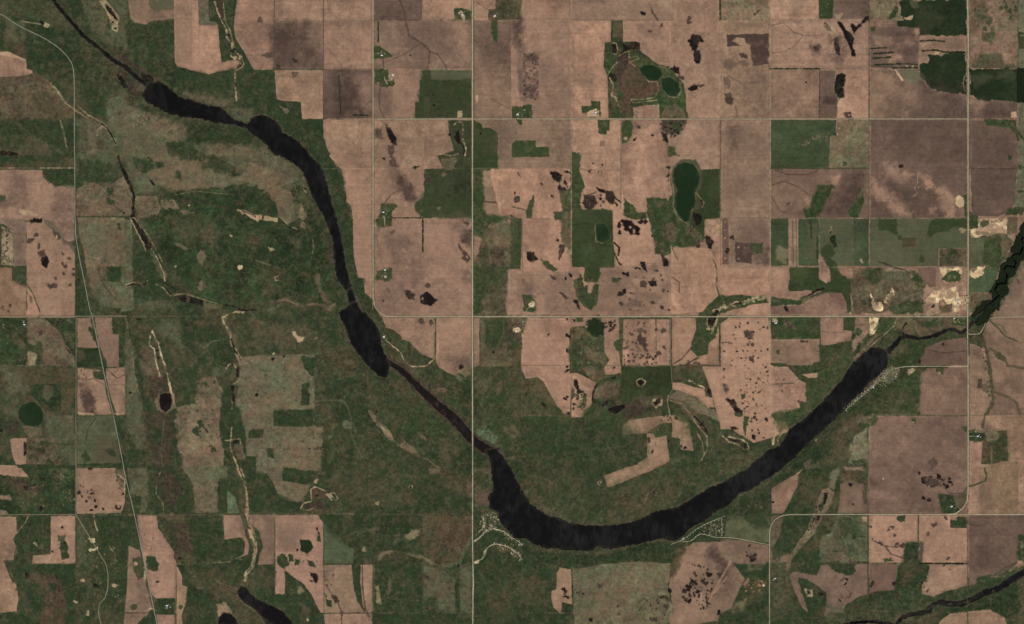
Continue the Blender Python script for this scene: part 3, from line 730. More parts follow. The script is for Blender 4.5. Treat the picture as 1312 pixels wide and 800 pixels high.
run('''
# ---------- tile 3,2
T 3 2
C gd .8 6 5 ; 15,30 265,28 265,140 40,138 15,110
C b2 .6 6 5 ; 75,40 110,50 135,80 110,85 85,65
C m .7 5 4 ; 80,40 100,45 128,78 110,80
P p .7 2.5 ; 42,45 28,40
F field soil t3 g=0 ; 15,140 265,138 265,252 230,258 230,275 100,272 60,262 15,258
C t2 .5 12 8 ; 100,150 200,160 220,250 100,240
C gd .9 3 3 ; 38,195 62,195 62,215 42,215
C t5 .8 3 2 ; 165,145 205,148 200,155 165,155
C t4 .6 4 3 ; 180,235 215,238 205,250
C gd .9 3 3 ; 15,262 95,262 105,278 15,276
F field soil t2 g=5 ; 15,282 100,280 160,345 195,365 200,460 160,468 165,490 120,515 15,525
L t5 1 .6 ; 20,370 130,365
D t5 .6 8 1 2 ; 30,320 170,340 190,460 100,470
C m .7 3 3 ; 150,455 180,458 170,468
F field soil t2 ; 268,28 390,28 385,90 430,100 425,148 330,165 270,172
L t4 1 .6 ; 270,98 320,105 400,105
C gd .9 4 4 ; 390,28 455,35 455,90 390,90
C t3 .8 5 5 ; 455,28 515,28 520,100 470,160 430,220 430,150 460,140 440,95
C gd .7 5 4 ; 455,85 480,95 470,125 440,110
F gravel_pit sand s m=.2 a=2.2 ; 520,30 568,30 565,75 545,110 525,120 518,80
C b3 .7 8 6 ; 550,130 620,80 660,50 665,30 640,60 580,100 510,160 440,240 450,250 490,200
L p 1 .7 ; 660,30 650,70 580,130 520,180 470,220
C gd .7 8 6 ; 570,30 650,28 640,70 560,120
C gd .7 10 8 ; 270,175 430,155 430,230 400,310 330,380 280,450 200,500 110,580 60,560 15,530 160,500 200,465 200,360 150,300 265,260
C b1 .4 14 10 ; 290,230 380,210 370,270 310,290
F field soil t2 ; 175,320 230,315 255,310 255,335 210,338
C p .3 4 3 ; 180,322 250,312 250,332
C gd .5 10 8 ; 15,530 110,520 150,570 60,620
L p 1.5 .65 ; 15,535 40,570 40,620 30,650 30,680
L p 1.5 .6 ; 40,620 75,620 50,650 55,680
C s .6 2 2 ; 20,650 35,640 35,680 22,685
C t2 .7 4 3 ; -30,580 10,580 18,630 0,650 -20,640
F rough_pasture grass b2g a=2 m=.1 ; 665,28 745,28 745,90 760,125 700,125 690,90 650,90
F rough_pasture grass b2 a=2 ; 745,28 940,28 1018,70 1018,95 930,85 850,115 780,128 760,100
C gd .9 5 4 ; 790,55 850,45 865,70 830,80 795,70
C b3 .6 4 4 ; 745,40 770,60 765,100 750,80
C gd .8 6 5 ; 940,30 1018,30 1018,70 950,65
D p .7 16 .6 1.2 ; 950,30 1018,30 1018,62 950,55
C gd .75 8 6 ; 620,240 650,190 700,150 800,140 830,150 800,190 790,240 750,275 640,275
C b2 .5 8 6 ; 640,200 720,160 700,190 650,240
C gd .9 4 3 ; 860,135 900,110 960,100 1018,120 960,135 900,145
F field soil t4m g=4 s=.068 ; 805,185 900,145 1018,130 1022,275 780,272 785,240 805,210
P k .8 2.4 ; 898,163
L m 1.5 .5 ; 830,195 900,210 1018,200
C k .8 2 2 ; 772,245 785,245 782,265 773,262
F field soil t3p g=90 m=.06 ; 780,325 820,290 1022,284 1022,528 775,526
C t2 .4 30 14 ; 800,350 960,360 940,460 820,460
C gd .7 5 4 ; 865,285 900,285 895,318 865,320
P p .7 2.5 ; 880,315
C gd .8 10 6 ; 560,350 660,340 690,300 780,290 775,526 490,526 420,505 400,500 480,430 540,390
C b1 .35 20 14 ; 560,420 700,400 740,480 600,510
L g4 1 .5 ; 670,480 690,455 740,445
C p .3 6 5 ; 590,300 640,280 670,300 670,330 630,360 590,360 540,380 550,350
C p .6 3 3 ; 715,290 755,290 750,310 720,322
L g4 1.4 .7 ; 450,540 600,526 1022,532
F field soil t3d m=.08 g=30 ; 520,600 550,540 1022,535 1026,800 1026,1036 500,1036 520,700
C t2 .3 30 14 ; 580,560 720,600 720,720 560,700
C t4 .4 40 16 ; 760,640 1000,560 1010,760 800,740
C gd .8 4 4 ; 735,545 760,545 755,570 735,570
P p .6 2 ; 742,565
C t5 .6 5 5 ; 815,770 850,745 870,780 840,800
C t4 .6 8 6 ; 525,740 540,740 530,790
C gd .7 10 8 ; 480,560 545,535 555,555 515,595 480,590
F pasture grass g5b m=.12 a=2 ; 440,640 510,590 515,760 500,800 415,780 420,700
C gd .6 8 6 ; 430,760 500,760 510,800 440,810
F rough_pasture grass b2 ; 180,775 230,755 260,760 262,800 190,810
C b2 .4 24 14 ; 300,620 440,580 420,720 330,760
C gd .5 24 14 ; 200,720 300,640 330,700 240,800
P p .7 1.6 ; 247,658
C t3 .5 6 5 ; 460,540 530,535 520,570 460,570
C b2 .6 14 8 ; 390,560 470,540 450,600 380,600
# right column
F field soil t3 g=30 m=.06 ; 1034,160 1090,180 1110,230 1140,320 1150,400 1150,470 1110,520 1095,600 1030,610
C t2p .6 12 8 ; 1040,400 1130,420 1130,480 1090,600 1040,600
C t4 .7 6 5 ; 1050,190 1080,205 1080,235 1055,215
C t5 .85 4 3 ; 1072,348 1095,345 1098,390 1075,388
F field soil t3 g=30 m=.05 ; 1120,60 1140,28 1330,28 1330,530 1115,530 1155,470 1160,400 1140,300 1120,200 1100,120
C t2p .4 20 12 ; 1140,200 1312,160 1312,330 1180,340
L b1 4 .8 ; 1100,130 1120,200 1135,280 1145,350 1150,400 1155,440 1150,480 1115,530 1100,590
L g3 2.5 .7 ; 1105,150 1125,220 1140,300 1148,400 1155,450 1120,520 1105,590
L b1 3 .7 ; 1160,410 1230,435 1275,465 1290,520 1300,560
D gd .7 30 1 2.2 ; 1105,150 1150,380 1160,470 1130,480 1100,200
D p .6 14 .8 1.5 ; 1105,150 1150,380 1160,470 1130,480 1100,200
C gd .7 5 4 ; 1160,215 1190,205 1220,235 1215,255 1180,240
L b1 3 .7 ; 1140,185 1180,215 1215,245 1230,275 1312,290
L gd 2 .6 ; 1140,45 1180,80 1210,120 1280,150
L g4 3 .5 ; 1150,60 1200,70 1220,110
C g3 .7 6 5 ; 1045,120 1095,125 1110,180 1080,170 1050,150
C g3 .6 6 5 ; 1030,50 1090,60 1080,110 1034,105
C b2 .6 5 4 ; 1095,375 1125,370 1120,405 1100,405
L g3 1 .5 ; 1034,530 1110,532
F field soil t2p ; 1115,532 1330,535 1330,960 1200,960 1230,780 1225,610 1130,605 1110,580
C t4 .6 6 5 ; 1120,590 1160,590 1150,610 1110,610
F field soil t2 g=90 ; 1030,670 1095,670 1085,780 1100,800 1085,960 1030,960
F rough_pasture grass b1 m=.1 ; 1100,610 1225,605 1230,780 1090,780 1100,680
C gd .5 14 8 ; 1160,660 1225,620 1225,770 1160,770
C b3 .7 6 5 ; 1060,605 1180,600 1180,650 1130,665 1090,630
C gd .9 3 3 ; 1030,620 1110,620 1115,640 1095,662 1030,662
L b3 2.4 .85 ; 1145,650 1145,780
L p 1 .7 ; 1030,637 1075,637
P k .9 1.6 ; 1105,635
C gd .8 5 4 ; 1000,590 1022,580 1022,620 1000,615
C gd .7 4 3 ; 1030,606 1060,600 1060,615 1030,615
# ---------- tile 0,3
T 0 3
F field soil t2p ; -20,0 110,0 145,45 80,45 20,25 -20,20
F rough_pasture grass gd m=.2 a=1 ; -20,30 80,45 140,48 260,0 385,0 385,236 -20,236
C b1 .5 14 10 ; 0,50 140,60 200,140 130,200 60,120
C m .6 8 6 ; 50,55 120,60 210,100 200,130 120,110 60,80
C k .9 3 3 ; 120,92 145,95 148,110 128,112
C k .85 3 3 ; 160,85 190,88 180,98
C k .85 3 3 ; 200,200 215,195 220,215 205,222
D p .6 34 .8 2 ; 90,70 240,80 240,230 100,200
D p .7 22 .8 2 ; 270,5 380,5 380,70 280,50
D s .6 18 .8 2 ; 300,110 385,110 385,210 320,190
D k .8 6 .8 1.5 ; 270,10 340,10 340,30 270,25
C t2p .7 5 4 ; 0,140 50,140 50,160 0,165
C t3 .7 5 4 ; 0,215 30,220 40,235 0,236
F field soil t2p g=5 s=.102 ; 392,0 590,0 600,50 640,90 640,180 620,232 392,234
C t2 .3 10 6 ; 400,10 560,20 560,200 400,200
C k .8 4 3 ; 450,0 475,0 465,12
D k .8 12 1 1.8 ; 400,80 490,120 480,170 400,140
P k .9 1.8 ; 487,167 405,125 475,128 530,210 490,200 470,215 445,170
C k .6 4 4 ; 590,190 620,195 620,215 595,210
P t2p .9 2 ; 607,197
C b3 .6 5 5 ; 590,0 640,10 640,100 610,90
D k .7 12 .8 1.6 ; 590,20 640,60 640,160 600,100
L p 1.3 .7 ; 600,30 640,60 640,130
F pasture grass g4 m=.12 ; 650,0 760,0 765,130 745,230 715,230 720,150 670,130
C gd .8 5 4 ; 670,150 715,145 720,190 690,190
C gd .6 14 8 ; 765,0 930,0 990,70 1000,180 940,250 790,200 760,180
C m .55 12 8 ; 820,10 900,30 940,130 880,200 840,120
L p 1 .5 ; 830,0 805,60 800,130 835,180 840,235
L m 3 .6 ; 810,20 805,90 840,150 880,190
P k .95 2 ; 932,103
F pasture grass g4 m=.12 ; 930,-10 1160,-10 1165,50 1110,60 1115,230 1000,230 990,80
C b3 .6 10 8 ; 990,80 1110,70 1115,225 1010,220
C g5 .4 8 6 ; 940,10 1100,0 1100,60 1010,60
D gd .7 14 .8 1.6 ; 990,70 1110,60 1110,200 1000,180
C gd .7 8 5 ; 1120,55 1220,60 1230,150 1210,230 1120,230
F pasture grass g5g ; 1165,110 1205,150 1225,230 1165,232
C gd .8 4 3 ; 1260,-60 1312,-60 1312,230 1265,200 1240,40
F field soil t2p ; -20,248 85,248 85,330 65,365 80,400 70,470 20,475 50,560 85,600 95,660 85,735 -20,740
C gd .8 4 3 ; 85,250 235,245 260,260 258,400 165,430 100,440 75,360 90,320
C t2 .4 10 8 ; 0,250 80,260 60,360 0,380
C g2 .8 4 4 ; 30,480 50,480 80,570 65,590 45,540
L b3 1 .6 ; 40,490 65,560
C t4 .5 8 6 ; 0,440 30,460 60,380 80,420 60,470
L g3 1 .7 ; 215,260 220,330 210,400
L p 1 .8 ; 85,335 130,280 145,245
P p .7 2.6 ; 182,388
P k .5 1.3 ; 182,388
C b2 .5 6 5 ; 190,410 230,380 220,430
F field soil t2 ; 260,245 385,245 385,490 165,490 170,450 260,440
C p .3 6 4 ; 170,450 260,455 260,488 170,488
C gd .8 4 4 ; 315,360 345,380 350,460 320,470 310,420
C g3 .7 5 4 ; 295,345 330,345 330,375 300,370
P k .9 1.8 ; 320,303 270,428 330,385
D gd .8 8 .8 1.4 ; 300,360 350,370 350,460 300,460
C gd .75 8 6 ; 85,440 160,490 385,495 390,800 330,800 330,640 290,540 120,540 90,620
C mr .6 10 8 ; 130,545 280,545 320,620 340,700 320,800 200,800 220,680 200,600
C m .5 10 8 ; 240,550 310,570 330,700 280,690
C gd .8 6 5 ; 255,590 290,590 285,640 260,630
L k 1.6 .6 ; 280,545 305,580 300,640
C k .95 3 3 ; 125,540 150,538 150,558 130,558
C gd .85 6 5 ; 140,610 190,610 220,730 150,720
C g3 .6 6 4 ; 0,770 40,775 40,800 0,800
C gd .8 6 5 ; 40,745 190,740 200,800 40,800
D b2 .6 40 1 2.5 ; 130,550 320,560 330,790 200,790
# central valley
C g4 .5 12 8 ; 395,260 430,300 450,500 400,500
C gd .6 14 10 ; 490,245 690,240 700,360 660,400 650,640 560,740 500,600
D p .65 70 .8 2.2 ; 440,350 590,340 600,500 640,700 540,740 430,560
D p .6 26 .8 2 ; 400,540 470,540 470,760 380,700
L p 1.4 .75 ; 480,240 490,300 500,320
L p 1 .6 ; 560,400 590,440 590,490
P k .9 1.6 ; 475,367 530,265
P k .95 2.8 ; 492,604
C s .7 3 3 ; 450,420 500,405 505,415 460,428
C s .7 4 3 ; 455,360 480,360 490,385 465,380
C gd .85 4 4 ; 395,620 440,600 450,680 400,700
C gd .85 4 4 ; 565,700 620,690 640,740 580,750
P p .8 3 ; 450,745 388,685 425,575 588,600
F field soil t3 ; 660,400 715,420 740,520 750,575 745,590 780,720 700,800 630,830 640,740 650,600
C t4 .5 10 8 ; 710,580 760,590 780,700 730,690
C g2 .9 4 4 ; 680,465 720,460 740,500 740,560 710,570 685,530
L p 2 .6 ; 740,510 745,565
P p .7 2 ; 695,490
C g2 .9 3 3 ; 660,708 690,695 708,695 700,722 680,730
L t5 1.5 .7 ; 645,742 760,742
F field soil t2 g=85 ; 705,243 805,243 810,310 850,360 890,430 905,490 900,665 800,668 775,640 745,520 715,350
C gd .9 4 4 ; 745,445 790,455 810,490 812,530 780,525 755,520
D t4 .7 14 1 2 ; 710,300 800,300 780,420 730,420
L t4 1.2 .7 ; 720,390 770,400
P k .7 1.6 ; 808,583
L t2p 1 .5 ; 850,400 890,500
F field soil t2 ; 800,750 895,752 895,830 815,830
F field soil t2p ; 905,500 930,545 935,600 960,610 955,680 930,760 940,830 905,830
C gd .8 4 3 ; 800,672 895,670 895,700 790,712
C gd .5 4 3 ; 870,730 895,725 895,745 820,745
P g2 .8 3 ; 930,710
L p 1.6 .8 ; 740,735 775,718 800,730
L p 1.4 .7 ; 745,765 760,735
F rough_pasture grass b1 m=.2 a=3 ; 800,240 960,240 1140,250 1140,480 910,485 880,400 820,310
C gd .7 14 10 ; 960,250 1142,245 1140,480 1000,480
C gd .5 10 8 ; 810,250 880,280 930,380 900,420
C m .5 16 10 ; 880,280 960,300 980,430 920,450
L p 1 .5 ; 905,492 1060,488 1180,480
P k .9 1.8 ; 920,460
F field soil t3 ; 1145,240 1230,242 1245,290 1262,350 1278,400 1270,445 1215,462 1250,440 1255,380 1240,355 1150,368
C t2 .4 10 8 ; 1150,250 1220,250 1230,340 1160,350
C gd .85 4 4 ; 1150,370 1235,358 1252,400 1245,435 1190,445 1160,440
D b3 .5 16 .8 2 ; 1165,440 1250,440 1230,490 1190,490
F field soil t3 ; 1262,240 1312,240 1690,240 1312,250 1312,300 1280,280
C gd .5 20 14 ; 940,500 1150,490 1250,540 1210,600 1010,600
C b1 .5 20 14 ; 960,520 1100,530 1210,620 1150,640 1010,600
D p .5 20 .8 2 ; 950,510 1010,560 1060,640 980,600
L b2 1.6 .6 ; 950,500 1010,580 1060,650
L p 1.2 .4 ; 1110,580 1160,600 1220,625
C gd .6 16 10 ; 960,650 1100,680 1120,800 960,800
C p .5 5 5 ; 1110,700 1150,690 1190,740 1180,760 1150,730 1120,760
C b2 .4 20 14 ; 1100,640 1210,640 1250,720 1200,740
W pond ; 1117,800 1122,765 1150,740 1180,745 1210,775 1222,810
L p 2.4 .75 ; 1215,0 1245,60 1265,130 1262,230 1275,290 1300,360 1305,430 1290,500 1262,530 1252,580
L p 2 .65 ; 1235,0 1262,80 1270,180 1270,260 1305,340 1315,420 1300,505 1268,540 1262,575
L b2 2 .5 ; 1250,70 1262,200 1285,330 1300,440 1280,510
P k .7 1.5 ; 1240,85 1275,305 1290,340
C p .7 4 4 ; 1270,310 1295,330 1300,370 1280,360
W pond ; 1218,625 1235,605 1262,612 1285,645 1320,672 1395,705 1450,735 1500,790 1510,830 1380,830 1340,760 1295,715 1250,690 1220,665
L p 1.2 .4 ; 1215,650 1250,695 1310,735

T 1 2
D b3 .45 60 .8 2.2 ; 330,180 620,350 700,500 980,640 1000,790 350,790 340,500
D k .6 26 .7 1.3 ; 330,180 620,350 700,500 980,640 1000,790 350,790 340,500
D b3 .45 30 .8 2 ; 1120,300 1312,290 1312,600 1120,560
T 1 1
D b2 .45 60 1 2.4 ; 0,430 380,430 400,760 0,700
D m .5 30 .8 1.8 ; 0,560 330,600 300,730 0,700
D k .6 16 .7 1.2 ; 0,430 380,430 400,760 0,700
T 0 1
D b2 .4 50 1 2.4 ; 800,330 1312,200 1312,720 900,640
D k .6 14 .7 1.2 ; 800,330 1312,200 1312,720 900,640
T 2 3
D b2 .45 50 .8 2 ; 100,60 460,120 900,40 640,240 280,260
D k .5 16 .7 1.2 ; 100,60 460,120 900,40 640,240 280,260
T 1 3
D b3 .4 60 .8 2 ; 360,20 1090,80 1090,220 380,220
D k .6 20 .7 1.2 ; 360,20 1090,80 1090,220 380,220
D b3 .4 40 .8 2 ; 1130,500 1312,500 1312,790 1130,790
''')
